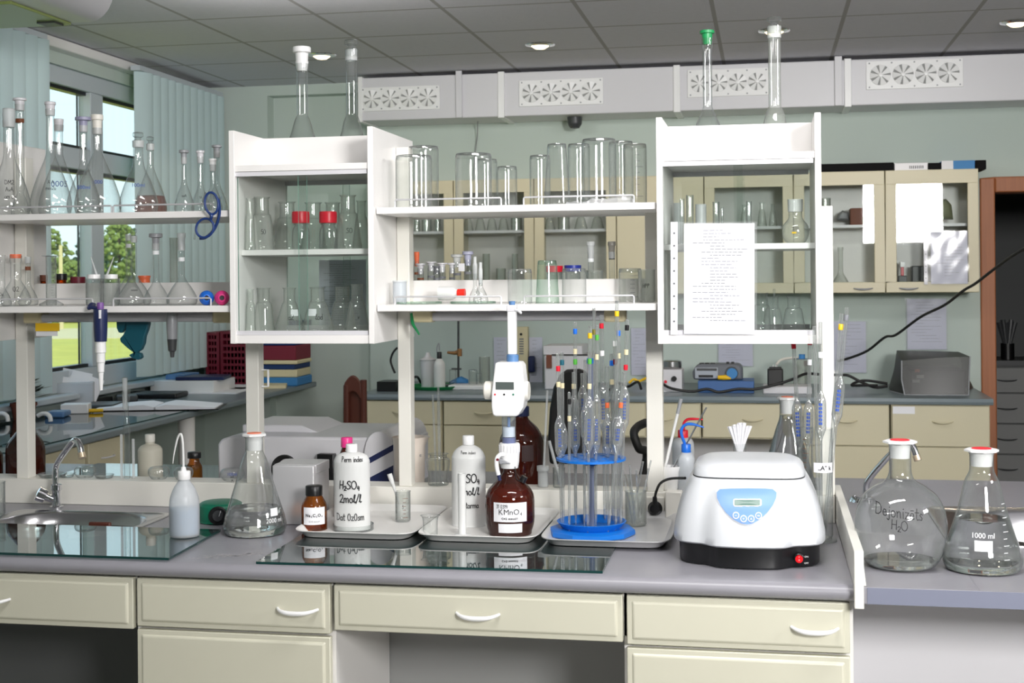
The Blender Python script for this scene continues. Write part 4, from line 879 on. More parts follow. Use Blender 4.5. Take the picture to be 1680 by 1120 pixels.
# printed sheet in its sleeve hung on the right cabinet door
def sheet(name, label, x0p, x1p, y0p, y1p, Y, mat='paper', sleeve=True, lines=22, group=None, seed=1, holes=True, tilt=0.0):
    a, b = at(x0p, y0p, Y=Y), at(x1p, y1p, Y=Y); W, H = b.x - a.x, a.z - b.z
    o = thing(name, label, 'paper', (a.x, Y, b.z), group); o.rotation_euler = (0, tilt, 0); rnd = random.Random(seed)
    mg = W * (.16 if sleeve and holes else .04)
    MB().box(mg, W - W * .03, 0, .0012, H * .01, H * .985).build('sheet', mat, o)
    mb = MB(); z = H * .92
    k = 0
    while z > H * .10 and k < lines:
        ind = mg + W * .10 + (W * .1 * rnd.randint(0, 2) if k > 3 else W * .12); ln = (W - ind - W * .1) * rnd.uniform(.35, 1)
        x = ind
        while x < ind + ln:
            wl = W * rnd.uniform(.02, .07); mb.box(x, min(x + wl, ind + ln), -.0008, -.0004, z, z + H * .0055); x += wl + W * .012
        z -= H * (.82 / lines); k += 1
    mb.build('printed_lines', 'inkgrey', o)
    if sleeve:
        n = 12; vs = []
        for j in range(n + 1):
            for i in range(n + 1): vs.append((W * i / n, -.004 - rnd.uniform(0, .0022), H * j / n))
        MB().add(vs, [(j * (n + 1) + i, j * (n + 1) + i + 1, (j + 1) * (n + 1) + i + 1, (j + 1) * (n + 1) + i) for j in range(n) for i in range(n)]).build('plastic_sleeve', 'sleeve', o, angle=20)
        if holes:
            MB().box(W * .005, W * .085, -.0028, -.002, 0, H).build('punched_strip', 'paper', o)
            hm = MB()
            for k in range(8): hm.lathe([(.0028, 0), (.0028, .0006), (0, .0006)], (W * .045, -.0029, H * (.12 + .78 * k / 7)), 10, Matrix.Rotation(math.radians(90), 4, 'X'))
            hm.build('punch_holes', 'dkgrey', o)
    return o
sheet('printed_sheet', 'printed sheet in a punched sleeve on the right cabinet door', 1098, 1242, 364, 549, 3.668, lines=30, tilt=.01)
# flasks on top of the cabinets
CT2 = 1.937
GT = 'tall flasks on top of the cabinets'
def topflask(label, xc, Y, top, b, n, sh, sw, stop, facet=False, glass='glass2', tape=False):
    x, s, H = place(xc, Y, CT2, top); b, n, sw, sh = b * s, n * s, sw * s, sh * s
    nt_ = H - sh; hb = at(xc, 185 if xc > 1000 else 199, Y=Y).z - CT2 + .012
    prof = smooth([(0, .0005), (b * .8, .0005), (b * .97, .006), (b, .02), (b * .93, hb * .32), (b * .55, hb * .68), (n * 1.5, hb * .92), (n, hb * 1.04)], 4) + [(n, nt_ - .03), (n * 1.12, nt_ - .024), (n * 1.18, nt_)]
    o = thing('volumetric_flask', label, 'flask', (x, Y, CT2), GT)
    MB().lathe(prof, seg=36).build('flask_body', glass, o)
    if facet: MB().lathe([(n * 1.10, nt_ - .035), (n * 1.16, nt_ - .002)], seg=24).build('ground_neck', 'frost', o)
    stopper_mb(n * 1.12, sh, sw, facet, nt_).build('stopper', stop, o)
    if not facet and stop != 'grass_green': MB().lathe([(n * .9, nt_ - .03), (n * 1.13, nt_ - .012), (n * 1.22, nt_)], seg=20).build('stopper_sleeve', stop, o)
    if tape: on_round(patch(.035, .030), .035, o.location, prof, hb * .32, .018).build('old_label', 'card', o)
topflask('tall flask with white plastic stopper on the left cabinet', 496, 4.00, 77, 36, 9, 24, 15, 'plastic')
topflask('tall flask with faceted glass stopper on the left cabinet', 577, 4.00, 65, 34, 9, 16, 11.5, 'glass2', True)
topflask('tall flask with green stopper on the right cabinet', 1161, 4.00, 50, 38, 7.5, 13, 12, 'grass_green')
topflask('tall flask with glass stopper and old label on the right cabinet', 1271, 4.00, 28, 36, 10, 15, 12, 'glass2', True, 'glassd', True)
# ================================================================ ON THE FRONT BENCH
def sheetglass(name, pts, z, label):
    mb = MB(); mb.prism([(p[0], p[1]) for p in pts], z, z + .006, 'z'); n = len(pts); mb.mi = [0, 0] + [1] * n
    return tag(mb.build(name, ['plate', 'plate_edge'], loc=(pts[0][0], pts[0][1], z), world=True), label, 'glass sheet', 'glass sheets laid on worktops')
sheetglass('glass_sheet', [(-2.6, 3.142), (-1.478, 3.142), (-1.50, 3.52), (-2.6, 3.52)], .9046, 'glass sheet at the left lying over the sink front edge')
sheetglass('glass_sheet', [(-1.250, 3.150), (-.388, 3.170), (-.392, 3.86), (-1.262, 3.86)], .9005, 'glass sheet lying under the three trays')
sheetglass('glass_sheet', [(-2.52, 4.03), (-1.76, 4.03), (-1.76, 4.75), (-2.52, 4.75)], .9005, 'glass sheet on the far worktop behind the sink, mirroring the window')
# scuff on the worktop
mb = MB(); rnd = random.Random(5)
for k in range(140):
    u = rnd.gauss(0, .5); p = Vector((-1.36 + u * .10, 3.235 + u * .05 + rnd.gauss(0, .012), .9004)); r = rnd.uniform(.0008, .0034)
    mb.add([(p.x + r * 2 * math.cos(a), p.y + r * math.sin(a), p.z) for a in (0, 1.2, 2.4, 3.8, 5)], [(0, 1, 2, 3, 4)])
tag(mb.build('powder_traces', pm('pale_residue', c8(196, 194, 196), .7), loc=(-1.36, 3.235, .9004), world=True), 'pale smeared residue on the worktop between the two glass sheets', 'residue', kind='stuff')
def sellip(cx, cy, a, b, n, N=48): return [(cx + a * math.copysign(abs(math.cos(t)) ** (2 / n), math.cos(t)), cy + b * math.copysign(abs(math.sin(t)) ** (2 / n), math.sin(t))) for t in [2 * math.pi * (k + .5) / N for k in range(N)]]
def sink(label, x0, x1, y0, y1, bx, by, ba, bb, depth, bn=3.2):
    o = thing('sink', label, 'sink', ((x0 + x1) / 2, (y0 + y1) / 2, WT), 'steel sinks in the bench')
    cx, cy = (x0 + x1) / 2, (y0 + y1) / 2; a, b = (x1 - x0) / 2 + .012, (y1 - y0) / 2 + .012
    R = [(sellip(cx, cy, a, b, 14), WT + .0003), (sellip(cx, cy, a - .001, b - .001, 14), WT + .0038), (sellip(cx, cy, a - .010, b - .010, 14), WT + .0036), (sellip(cx, cy, a - .014, b - .014, 14), WT + .0015),
         (sellip(bx, by, ba + .008, bb + .008, bn), WT + .0012), (sellip(bx, by, ba, bb, bn), WT - .004), (sellip(bx, by, ba * .96, bb * .96, bn), WT - .05), (sellip(bx, by, ba * .92, bb * .92, bn), WT - depth + .03), (sellip(bx, by, ba * .8, bb * .8, bn), WT - depth), (sellip(bx, by, .03, .03, 2), WT - depth - .004)]
    MB().loft([[(p[0], p[1], z) for p in r] for r, z in R], cap0=False).build('basin', 'steel', o, world=True, angle=50)
    MB().lathe([(0, .0), (.028, .0), (.032, .003), (.026, .004), (.02, .002), (0, .002)], (bx, by, WT - depth - .003), 24).build('drain', 'chrome', o, world=True)
    return o
sink('small steel sink left of the wash bottle', SX0 + .014, SX1 - .014, SY0 + .014, SY1 - .014, -2.015, 3.575, .222, .19, .15)
sink('wide steel sink behind the round flask at right', RX0 + .014, RX1 - .014, RY0 + .014, RY1 - .014, .90, 3.93, .31, .24, .16, 5)
def tapm(label, Y, base, body, spout, knob0, knob1, z0=WT):
    b = at(*base, Y=Y); o = thing('tap', label, 'tap', (b.x, Y, z0), 'chrome swan-neck taps')
    top = at(*body, Y=Y)
    MB().lathe([(.021, z0), (.021, z0 + .006), (.014, z0 + .009), (.013, top.z - .012), (.0165, top.z - .010), (.0165, top.z + .006), (.010, top.z + .009), (0, top.z + .009)], (b.x, Y, 0), 24).build('tap_body', 'chrome', o, world=True)
    pts = curve3([at(x, y, Y=Y - dy) for x, y, dy in spout]); MB().tube(pts, .0095, 14).build('spout', 'chrome', o, world=True)
    MB().tube([pts[-2], pts[-1] + (pts[-1] - pts[-2]).normalized() * .012], .0115, 14).build('aerator', 'aerator', o, world=True)
    p, q = at(*knob0, Y=Y), at(*knob1, Y=Y - .03); d = q - p
    MB().tube([p, p + d * .55, p + d * .56, p + d * .95, q], [.010, .012, .021, .023, .016], 12).build('knob', 'chrome', o, world=True)
tapm('chrome tap at the back of the left sink', 3.835, (93, 835), (92, 798), [(92, 800, 0), (91, 776, 0), (95, 758, .01), (117, 727, .08), (124, 722, .10), (130, 728, .115), (134, 745, .125)], (93, 822), (60, 808))
tapm('chrome tap behind the round flask', 4.30, (1424, 838), (1421, 818), [(1421, 822, 0), (1421, 800, 0), (1428, 783, .01), (1458, 748, .04), (1482, 728, .06), (1496, 730, .07), (1504, 749, .08)], (1420, 830), (1399, 824))
tag(MB().box(-2.00, -1.93, 3.705, 3.72, .80, .884).build('dish_brush', 'dkwood', loc=(-1.97, 3.71, .80), world=True, bevel=.004), 'small brown brush propped in the left sink', 'brush')
tag(MB().box(-2.04, -1.92, 3.66, 3.672, .80, .866).build('sponge_cloth', pm('pale_pink_cloth', c8(214, 190, 192), .8), loc=(-1.98, 3.66, .80), world=True, bevel=.004), 'pale pink cloth standing in the left sink below the brush', 'cloth')
# -------- big glass vessels
def pxprof(xc, Y, z0, pts):
    s = scl(xc, Y); ps = [(hw * s, at(xc, y, Y=Y).z - z0) for hw, y in pts]; z = ps[0][1]
    H = ps[-1][1]; return [(r, (q - z) * H / (H - z)) for r, q in ps]
def plug(o, n, H, fl, disc, down=.036, sides=8, mat='plastic'):
    MB().lathe([(0, H - down), (n * .86, H - down), (n * .97, H), (n * .97, H + .002), (0, H + .002)], seg=28).build('stopper', mat, o)
    MB().lathe([(n, H + .001), (fl, H + .003), (fl, H + .0075), (fl * .85, H + .0095), (0, H + .0095)], seg=sides).build('stopper_flange', mat, o)
    MB().lathe([(fl * .58, H + .0095), (fl * .56, H + .011), (0, H + .011)], seg=28).build('stopper_disc', disc, o)
def fill(o, prof, level, mat='water', gap=.0022):
    pr = [(0, .003)] + [(max(r - gap, .001), z) for r, z in prof if .003 < z < level and r > gap * 2]
    rl = rad(prof, level) - gap; pr += [(rl, level), (0, level)]
    MB().lathe(pr, seg=48).build('water' if mat == 'water' else 'liquid', mat, o)
def bigerlen(label, xc, Y, top, b, n, lvl, fl, disc, z0=WT, base=None, mark=None, group='large conical flasks with flat stoppers'):
    x = at(xc, 830, Y=Y).x; s = scl(xc, Y); H = at(xc, top, Y=Y).z - z0; b, n = b * s, n * s
    prof = smooth([(0, .001), (b * .82, .001), (b * .95, H * .03), (b, H * .085), (b * .965, H * .15)], 4) + smooth([(b * .94, H * .19), (b * .60, H * .53), (n * 1.5, H * .74), (n * 1.08, H * .83), (n, H * .88)], 4) + [(n, H * .985), (n * 1.1, H)]
    o = thing('conical_flask', label, 'flask', (x, Y, z0), group)
    MB().lathe(prof, seg=56).build('flask_body', 'glass2', o)
    fill(o, prof, at(xc, lvl, Y=Y).z - z0)
    plug(o, n, H, fl * s, disc, 22 * s)
    if mark:
        zz = at(xc, mark[1], Y=Y).z - z0; dx = mark[0] * s
        on_round(patch(mark[2] * s, mark[3] * s), mark[2] * s, o.location, prof, zz, dx).build('label_patch', 'inkwhite', o)
        scribble(o, prof, [mark[4]], .012, zz + mark[5] * s, 'inkwhite', dx, True, name='volume_print')
        g = MB()
        for k in range(mark[6]):
            m2 = on_round(patch((7 if k % 2 else 11) * s, .0012, 3), 8 * s, o.location, prof, H * (.14 + .055 * k), b * .62); g.add(m2.v, m2.f)
        if mark[6]: g.build('graduations', 'inkwhite', o)
    return o
bigerlen('large conical flask of water with orange-topped stopper left of the grey box', 418, 3.53, 716, 51.5, 14.5, 832, 20.5, 'orange', mark=(34, 841, 15, 12, '2000 ml', -10, 0))
bigerlen('large conical flask of water with red-topped stopper at the right edge', 1611, 3.35, 742, 63, 19, 849, 27.5, 'redcap', mark=(2, 893, 28, 16, '1000 ml', 20, 9))
bigerlen('large conical flask of water with orange-topped stopper behind the centrifuge', 1293, 4.12, 656, 50, 12.5, 681, 17, 'orange')
Y = 3.36; xc = 1477.5; x = at(xc, 850, Y=Y).x
pr = pxprof(xc, Y, WT, [(0, 941.5), (46, 941), (60, 930), (69, 908), (73, 884), (73.5, 866), (70, 840), (58, 815), (40, 799), (24, 789), (18.5, 777), (17.5, 765)]); pr = smooth(pr, 4)
s = scl(xc, Y); H = at(xc, 728, Y=Y).z - WT; pr += [(17.5 * s, H * .985), (19 * s, H)]
o = thing('round_bottom_flask', 'large round flask marked Dejonizēts H2O with red-topped stopper', 'flask', (x, Y, WT))
MB().lathe(pr, seg=64).build('flask_body', 'glass2', o); fill(o, pr, at(xc, 917, Y=Y).z - WT); plug(o, 17.5 * s, H, 27.5 * s, 'redcap', 23 * s)
q, wd = stroke_text('DejonizEts', .026, .075); m2 = on_round([[Vector((v.x, v.y - .11 * (v.x - wd / 2))) for v in p] for p in q], wd, o.location, pr, at(xc, 837, Y=Y).z - WT, -.004)
q, wd = stroke_text('H2O', .022, .08, (1,)); m3 = on_round([[Vector((v.x, v.y - .11 * (v.x - wd / 2))) for v in p] for p in q], wd, o.location, pr, at(xc, 856, Y=Y).z - WT, -.002); m2.add(m3.v, m3.f)
m2.build('writing', 'ink', o)
# -------- plastic and amber bottles
def bottle(name, label, xc, Y, z0, pts, glass, cap=None, oval=1.0, group=None, cat='bottle', liquid=None, seg=40, extra=None, capridge=True):
    s = scl(xc, Y); x = at(xc, (pts[0][1] + pts[-1][1]) / 2, Y=Y).x; pr = smooth(pxprof(xc, Y, z0, [(0, pts[0][1] + .01)] + pts), 3)
    o = thing(name, label, cat, (x, Y, z0), group)
    S = Matrix.Diagonal((1, oval, 1)).to_4x4()
    MB().lathe(pr, seg=seg, mat=S).build('bottle_body', glass, o)
    H = pr[-1][1]
    if cap:
        m, hw, y0, y1 = cap; r = hw * s; a, b = at(xc, y0, Y=Y).z - z0, at(xc, y1, Y=Y).z - z0
        mb = MB(); N = 40; rr = [(r * (1 if k % 2 else .965 if capridge else 1)) for k in range(N)]
        f = lambda q, z: [(rr[k] * q * math.cos(2 * math.pi * k / N), rr[k] * q * math.sin(2 * math.pi * k / N), z) for k in range(N)]
        mb.loft([f(.98, a), f(1, a + .001), f(1, b - .002), f(.92, b)]); mb.build('cap', m, o, angle=60)
    if liquid:
        m, y = liquid; l = at(xc, y, Y=Y).z - z0
        q = [(0, .003)] + [(max(r - .003, .001), z) for r, z in pr if .003 < z < l and r > .004]; q += [(rad(pr, l) - .003, l), (0, l)]
        MB().lathe(q, seg=32, mat=S).build('liquid', m, o)
    return o, pr, s
def label_on(o, pr, xc, Y, x0, x1, y0, y1, z0, mat='paper', name='paper_label', eps=.0008):
    s = scl(xc, Y); w = (x1 - x0) * s; a, b = at(xc, y1, Y=Y).z - z0, at(xc, y0, Y=Y).z - z0; dx = ((x0 + x1) / 2 - xc) * s
    return on_round(patch(w, b - a, 12), w, o.location, pr, a, dx, eps).build(name, mat, o)
def ptext(o, pr, xc, Y, px, py, h, s_, z0, mat='ink', bold=0, sub=None, eps=.0016, parent=None, italic=0):
    """printed formula centred at px with its baseline at py; digits in sub sit low"""
    s = scl(xc, Y); x = 0; polys = []
    for i, ch in enumerate(s_):
        k, dy = (.6, -.22) if sub and i in sub else (1, 0)
        if ch == ' ': x += h * .45; continue
        q, wd = print_text(ch, h * k, bold * k); polys += [[v + Vector((x, dy * h)) for v in p] for p in q]; x += wd + h * .17
    return on_round(polys, x, o.location, pr, at(xc, py, Y=Y).z - z0, (px - xc) * s, eps).build('printing', mat, o)
def htext(o, pr, xc, Y, px, py, hpx, txt, z0, sub=(), w=.11, oval=1.0):
    s = scl(xc, Y); q, wd = stroke_text(txt, hpx * s, w, sub)
    m = on_round(q, wd, o.location, pr, at(xc, py, Y=Y).z - z0, (px - xc) * s, .0015)
    if oval != 1: m.v = [(v[0], v[1] * oval - .0006, v[2]) for v in m.v]
    return m.build('handwriting', 'ink', o)
o, pr, s = bottle('wash_bottle', 'translucent wash bottle with bent tube on the left glass sheet', 302.5, 3.41, .911, [(20, 891), (24, 886), (24.5, 860), (24.5, 838), (23, 820), (18, 804), (12, 793), (9, 788), (9, 784)], 'milky', ('plastic', 10.2, 786, 772), capridge=False, liquid=(pm('pale_blue_liquid', c8(150, 182, 206), .2), 833))
MB().tube(curve3([at(301, 774, Y=3.41), at(300.5, 745, Y=3.41), at(299, 720, Y=3.41), at(296, 712, Y=3.41), at(291, 720, Y=3.41), at(286, 742, Y=3.41), at(283.5, 760, Y=3.41)]), [.0034] * 20 + [.0034 - .00014 * k for k in range(17)], 10).build('bent_tube', 'milky2', o, world=True)
MB().lathe([(.008, 0), (.006, .012), (0, .013)], (at(301, 772, Y=3.41).x, 3.41, at(301, 773, Y=3.41).z), 16).build('tube_collar', 'plastic', o, world=True)
cyl('glass jar cut by the left edge of the photo on the worktop', -6, 3.70, WT, 790, 14, 'glass_jar', 'jar', None, 'glass2')
# green stirrer
xc, Y = 362, 3.69; s = scl(xc, Y); c = at(xc, 840, Y=Y)
o = thing('magnetic_stirrer', 'green magnetic stirrer with black dial behind the large flask', 'stirrer', (c.x, Y, WT)); r = 36 * s; h = at(xc, 822, Y=Y).z - WT
MB().lathe(smooth([(0, .002), (r * .9, .002), (r * .97, .006), (r, .02), (r * .99, h * .8), (r * .93, h * .93), (r * .8, h)], 3) + [(0, h * 1.01)], seg=48).build('housing', 'green', o)
ph = math.atan2(-Y, -c.x) - .12; dv = Vector((math.cos(ph), math.sin(ph), 0)); R = Vector((0, 0, 1)).rotation_difference(dv).to_matrix().to_4x4(); dc = dv * (r * .97) + Vector((0, 0, h * .47))
MB().lathe([(15 * s, -.006), (15 * s, .003), (13 * s, .006), (0, .006)], dc, 28, R).build('dial_plate', 'black', o)
MB().lathe([(9 * s, .006), (8 * s, .012), (0, .012)], dc, 24, R).build('dial', 'dkgrey', o)
tv = dv.cross(Vector((0, 0, 1))); MB().tube([dc + dv * .0128 + tv * .004 * -1, dc + dv * .0128 + tv * .004 * -1 + Vector((0, 0, 9 * s)) - tv * 3 * s], .0008, 6).build('pointer', 'inkwhite', o)
# grey box and cable coil
a, b = at(447, 858, Y=3.66), at(515, 858, Y=3.66); zt = at(480, 764, Y=3.66).z
o = thing('metal_box', 'pale grey metal box standing upright behind the brown bottle', 'box', ((a.x + b.x) / 2, 3.66, .9)); MB().box(a.x, b.x, 3.662, 3.80, .9005, zt).build('case', 'hcell', o, world=True, bevel=.003)
MB().box(a.x - .001, b.x + .001, 3.68, 3.801, zt - .026, zt + .0012).build('lid', 'hcell', o, world=True, bevel=.002)
p = at(468, 757, Y=3.92); mb = MB()
for k in range(5):
    r = 22 * scl(468, 3.92) - .0012 * k; mb.tube([(p.x + r * math.cos(t), 3.915 + .006 * k, .978 + .0035 + r + r * math.sin(t)) for t in [j * math.pi / 16 for j in range(33)]], .0032, 8, False)
tag(mb.build('cable_coil', 'rubber', loc=(p.x, 3.915, .978), world=True), 'coil of black cable standing behind the grey box', 'cable')
# trays
def tray(label, x0, x1, y0, y1, m, z=.9068):
    cx, cy, a, b = (x0 + x1) / 2, (y0 + y1) / 2, (x1 - x0) / 2, (y1 - y0) / 2
    R = [(a - .028, b - .028, z), (a - .020, b - .020, z + .0015), (a - .008, b - .008, z + .016), (a, b, z + .019), (a, b, z + .0215), (a - .009, b - .009, z + .0185), (a - .022, b - .022, z + .005), (a - .032, b - .032, z + .0035)]
    mb = MB().loft([[(p[0], p[1], zz) for p in sellip(cx, cy, aa, bb, 9, 64)] for aa, bb, zz in R])
    return tag(mb.build('lab_tray', m, loc=(cx, cy, z), world=True, angle=30), label, 'tray', 'shallow trays on the bench')
M['tray'] = pm('white_tray_plastic', c8(232, 231, 228), .35); M['tray3'] = pm('worn_grey_tray', c8(206, 206, 206), .3, .25, noise=.08, nscale=20)
tray('white tray holding the sodium oxalate bottle', -1.268, -.928, 3.44, 3.885, 'tray'); tray('white tray holding the permanganate bottle', -.924, -.594, 3.44, 3.885, 'tray'); tray('worn grey-white tray holding the blue pipette stand', -.588, -.246, 3.425, 3.885, 'tray3')
TZ = .9108
# brown bottle with oxalate label
o, pr, s = bottle('reagent_bottle', 'small brown bottle with black cap labelled Na2C2O4', 515.5, 3.56, TZ, [(19, 871), (21, 868), (21, 850), (21, 834), (19.5, 826), (14, 815), (12, 810)], 'amber', ('black', 14, 812, 796), liquid=(thin_glass('amber_solution', (.75, .35, .06), (.5, .2, .03), haze=.15, hcol=(.5, .2, .03)), 848))
label_on(o, pr, 515.5, 3.56, 496, 535, 829, 857, TZ)
ptext(o, pr, 515.5, 3.56, 515.5, 844, .0082, 'Na2C2O4', TZ, bold=.0004, sub=(2, 4, 6)); ptext(o, pr, 515.5, 3.56, 516, 853, .0045, 'C=5 mmol/l', TZ)
# white bottles with handwriting
o, pr, s = bottle('plastic_bottle', 'white plastic bottle marked H2SO4 2 mol/l standing in a glass dish', 577.5, 3.57, TZ + .003, [(28, 870), (30, 866), (30, 830), (30, 765), (29, 754), (24, 746), (14, 742), (8, 741), (8, 738)], 'milky2', ('plastic', 9.5, 741, 728), oval=.8, group='white bottles of sulphuric acid')
htext(o, pr, 577.5, 3.57, 577, 756, 8, 'Perm index', TZ, w=.13, oval=.8); htext(o, pr, 577.5, 3.57, 571, 800, 13, 'H2SO4', TZ, (1, 4), .13, .8); htext(o, pr, 577.5, 3.57, 573, 822, 13, '2mol/l', TZ, (), .13, .8); htext(o, pr, 577.5, 3.57, 572, 851, 11, 'Dat 0z0sm', TZ, (), .11, .8)
s = scl(580, 3.57); x = at(580, 865, Y=3.57).x; r = 33 * s
tag(MB().lathe([(0, 0), (r, 0), (r, .016), (r * .975, .016), (r * .97, .0022), (0, .0022)], seg=48).build('petri_dish', 'glass2', loc=(x, 3.57, TZ)), 'shallow glass dish under the left white acid bottle', 'dish')
o, pr, s = bottle('plastic_bottle', 'yellowed plastic bottle marked H2SO4 behind the white tube', 769, 3.68, TZ, [(26, 853), (28, 849), (28, 815), (28, 756), (27, 746), (22, 737), (13, 731), (8, 729), (8, 726)], 'milky2', ('plastic', 9.5, 729, 714), oval=.85, group='white bottles of sulphuric acid')
htext(o, pr, 769, 3.68, 768, 742, 5, 'Perm indexs', TZ, w=.10, oval=.85); htext(o, pr, 769, 3.68, 768, 788, 14, 'H2SO4', TZ, (1, 4), .13, .85); htext(o, pr, 769, 3.68, 769, 808, 12, '2mol/l', TZ, (), .13, .85); htext(o, pr, 769, 3.68, 769, 829, 9, 'Patarma', TZ, (), .13, .85)
o, pr, s = bottle('brown_bottle', 'brown bottle with pink cap behind the left white acid bottle', 569.5, 3.76, TZ, [(20, 852), (22, 848), (22, 800), (22, 766), (19, 754), (11, 742), (8, 733)], 'darkamber', ('pink', 9.6, 733, 717))
# small vessels on the trays
o = cyl('small graduated beaker with a pipette tip in the left tray', 661, 3.71, TZ, 805, 12.5, 'small_beaker', 'beaker', 'small vessels on the trays', 'glass2', marks=('inkbrown', 6), text=['S'])
tag(MB().tube([at(655, 826, Y=3.71), at(645, 795, Y=3.70), at(643, 790, Y=3.70), at(639, 777, Y=3.70)], [.002, .005, .0068, .0075], 12).build('pipette_tip', 'milky2', loc=tuple(at(655, 826, Y=3.71)), world=True), 'white pipette tip leaning in the small graduated beaker', 'pipette tip', 'pipette tips')
x, s, H = place(706, 3.51, TZ, 845); r = 12 * s
o = thing('small_beaker', 'small flared beaker at the left corner of the middle tray', 'beaker', (x, 3.51, TZ), 'small vessels on the trays')
MB().lathe(smooth([(0, .001), (r * .9, .001), (r, .004), (r * 1.02, H * .7), (r * 1.15, H * .93), (r * 1.38, H)], 3), seg=32).build('body', 'glass2', o)
x, s, H = place(758, 3.53, TZ, 776); r = 6.5 * s
o = thing('sample_tube', 'upright white plastic tube in front of the yellowed bottle', 'tube', (x, 3.53, TZ))
MB().lathe([(0, 0), (r * 2.1, 0), (r * 2.1, .002), (r * .95, .004), (r, .006), (r, H - .002), (r * 1.06, H), (r * .8, H), (r * .8, H - .05)], seg=28).build('tube_body', 'milky2', o)
# permanganate bottle
Y, xc = 3.57, 836.5
o, pr, s = bottle('reagent_bottle', 'dark brown bottle labelled KMnO4 under the digital dispenser', xc, Y, TZ, [(32, 879), (36, 873), (40, 857), (40.5, 835), (40, 816), (35, 803), (24, 791), (15, 781), (11, 773), (10.5, 765)], 'darkamber', liquid=(pm('dark_permanganate', c8(22, 6, 14), .2), 842))
label_on(o, pr, xc, Y, 808, 866, 818, 849, TZ); label_on(o, pr, xc, Y, 817, 857, 852, 867, TZ, name='blank_label')
ptext(o, pr, xc, Y, 838, 837, .0150, 'KMnO4', TZ, bold=0, sub=(4,)); ptext(o, pr, xc, Y, 836, 845, .0055, 'C=2 mmol/l', TZ, bold=.0003); htext(o, pr, xc, Y, 823, 827, 6, '31 0319', TZ, w=.12)
# digital dispenser on its neck
bx_ = at(836, 700, Y=Y).x
o = thing('bottle_top_burette', 'white digital bottle-top dispenser standing on the permanganate bottle', 'dispenser', (bx_, Y, at(836, 766, Y=Y).z))
z = lambda y: at(836, y, Y=Y).z
s = scl(836, Y)
MB().lathe([(0, z(767)), (14 * s, z(767)), (16 * s, z(757)), (17 * s, z(740)), (17 * s, z(728)), (15.5 * s, z(726)), (0, z(726))], (bx_ - .001, Y, 0), 24).build('collar', 'plastic', o, world=True)
cg = MB()
for k in range(20): cg.box(bx_ - .001 + 17 * s * math.cos(k * .314) - .001, bx_ - .001 + 17 * s * math.cos(k * .314) + .001, Y + 17 * s * math.sin(k * .314) - .001, Y + 17 * s * math.sin(k * .314) + .001, z(741), z(729))
cg.build('collar_ribs', 'greyw', o, world=True)
MB().lathe([(11.5 * s, z(726)), (11.5 * s, z(683))], (bx_ - .002, Y, 0), 28).build('cylinder', thin_glass('dispenser_cylinder', (.80, .86, .93), (.5, .58, .66), haze=.1), o, world=True)
MB().lathe([(0, z(716)), (10 * s, z(716)), (10 * s, z(700)), (0, z(700))], (bx_ - .002, Y, 0), 24).build('piston', 'plastic', o, world=True)
MB().lathe([(0, z(726)), (11 * s, z(726)), (11 * s, z(717)), (0, z(717))], (bx_ - .002, Y, 0), 24).build('piston_seal', pm('seal_blue', c8(90, 100, 150), .4), o, world=True)
MB().lathe([(2.5 * s, z(700)), (2.5 * s, z(684))], (bx_ - .002, Y, 0), 12).build('piston_rod', 'steelblue', o, world=True)
hp = [(812, 596), (816, 594), (852, 594), (856, 600), (861, 640), (858, 668), (850, 681), (846, 683), (812, 683), (808, 680), (806, 668), (806, 645)]
hp = [at(px, py, Y=Y - .035) for px, py in hp]
MB().prism([(p.x, p.z) for p in hp], Y - .035, Y + .030, 'y').build('housing', 'plastic', o, world=True, bevel=.005, bseg=3)
a, b = at(813, 626.5, Y=Y - .036), at(843, 639, Y=Y - .036); MB().box(a.x, b.x, Y - .0362, Y - .034, b.z, a.z).build('display', 'lcdg', o, world=True, bevel=.0005)
for px, m in ((812, 'red'), (827, 'black'), (842, 'green')):
    p = at(px, 647, Y=Y - .036); MB().lathe([(.0026, -.001), (.0026, .0012), (0, .0014)], (p.x, Y - .035, p.z), 14, Matrix.Rotation(math.radians(90), 4, 'X')).build('button', m, o, world=True)
p = p
for px, ry, yy in ((802.5, 15, 640), (861, 16, 641)):
    p = at(px, yy, Y=Y); R = Matrix.Rotation(math.radians(90), 4, 'Y'); MB().lathe([(0, -.012), (ry * s * .9, -.012), (ry * s, -.009), (ry * s, .009), (ry * s * .9, .012), (0, .012)], (p.x, Y, p.z), 32, R).build('hand_wheel', 'offwhite', o, world=True)
MB().lathe([(10 * s, z(594)), (10 * s, z(582)), (8 * s, z(581)), (0, z(581))], (at(841, 588, Y=Y).x, Y, 0), 24).build('ring', 'steelblue', o, world=True)
x_ = at(840.5, 545, Y=Y).x
MB().box(x_ - 7 * s, x_ + 7 * s, Y - .010, Y + .010, z(581), z(510)).build('rack_column', 'plastic', o, world=True, bevel=.002)
MB().box(x_ - 8 * s, x_ + 8 * s, Y - .012, Y + .012, z(511), z(500)).build('column_head', 'greyw', o, world=True, bevel=.002)
MB().lathe([(5 * s, z(500)), (5.5 * s, z(494)), (0, z(493.5))], (x_, Y, 0), 18).build('vent_knob', 'steelblue', o, world=True)
MB().tube([(x_ + 6 * s, Y - .01, z(508)), (x_ + 12 * s, Y - .012, z(509)), (x_ + 17 * s, Y - .012, z(514))], [.004, .005, .003], 8).build('lever', 'greyw', o, world=True)
MB().tube(curve3([at(828, 745, Y=Y - .02), at(820, 746, Y=Y - .035), at(815, 753, Y=Y - .042), at(815, 766, Y=Y - .045), at(818, 779, Y=Y - .046)]), .0058, 12).build('spout', 'plastic', o, world=True)
MB().tube([at(818, 778, Y=Y - .046), at(820, 788, Y=Y - .046)], [.0052, .0045], 12).build('spout_tip', 'navy', o, world=True)
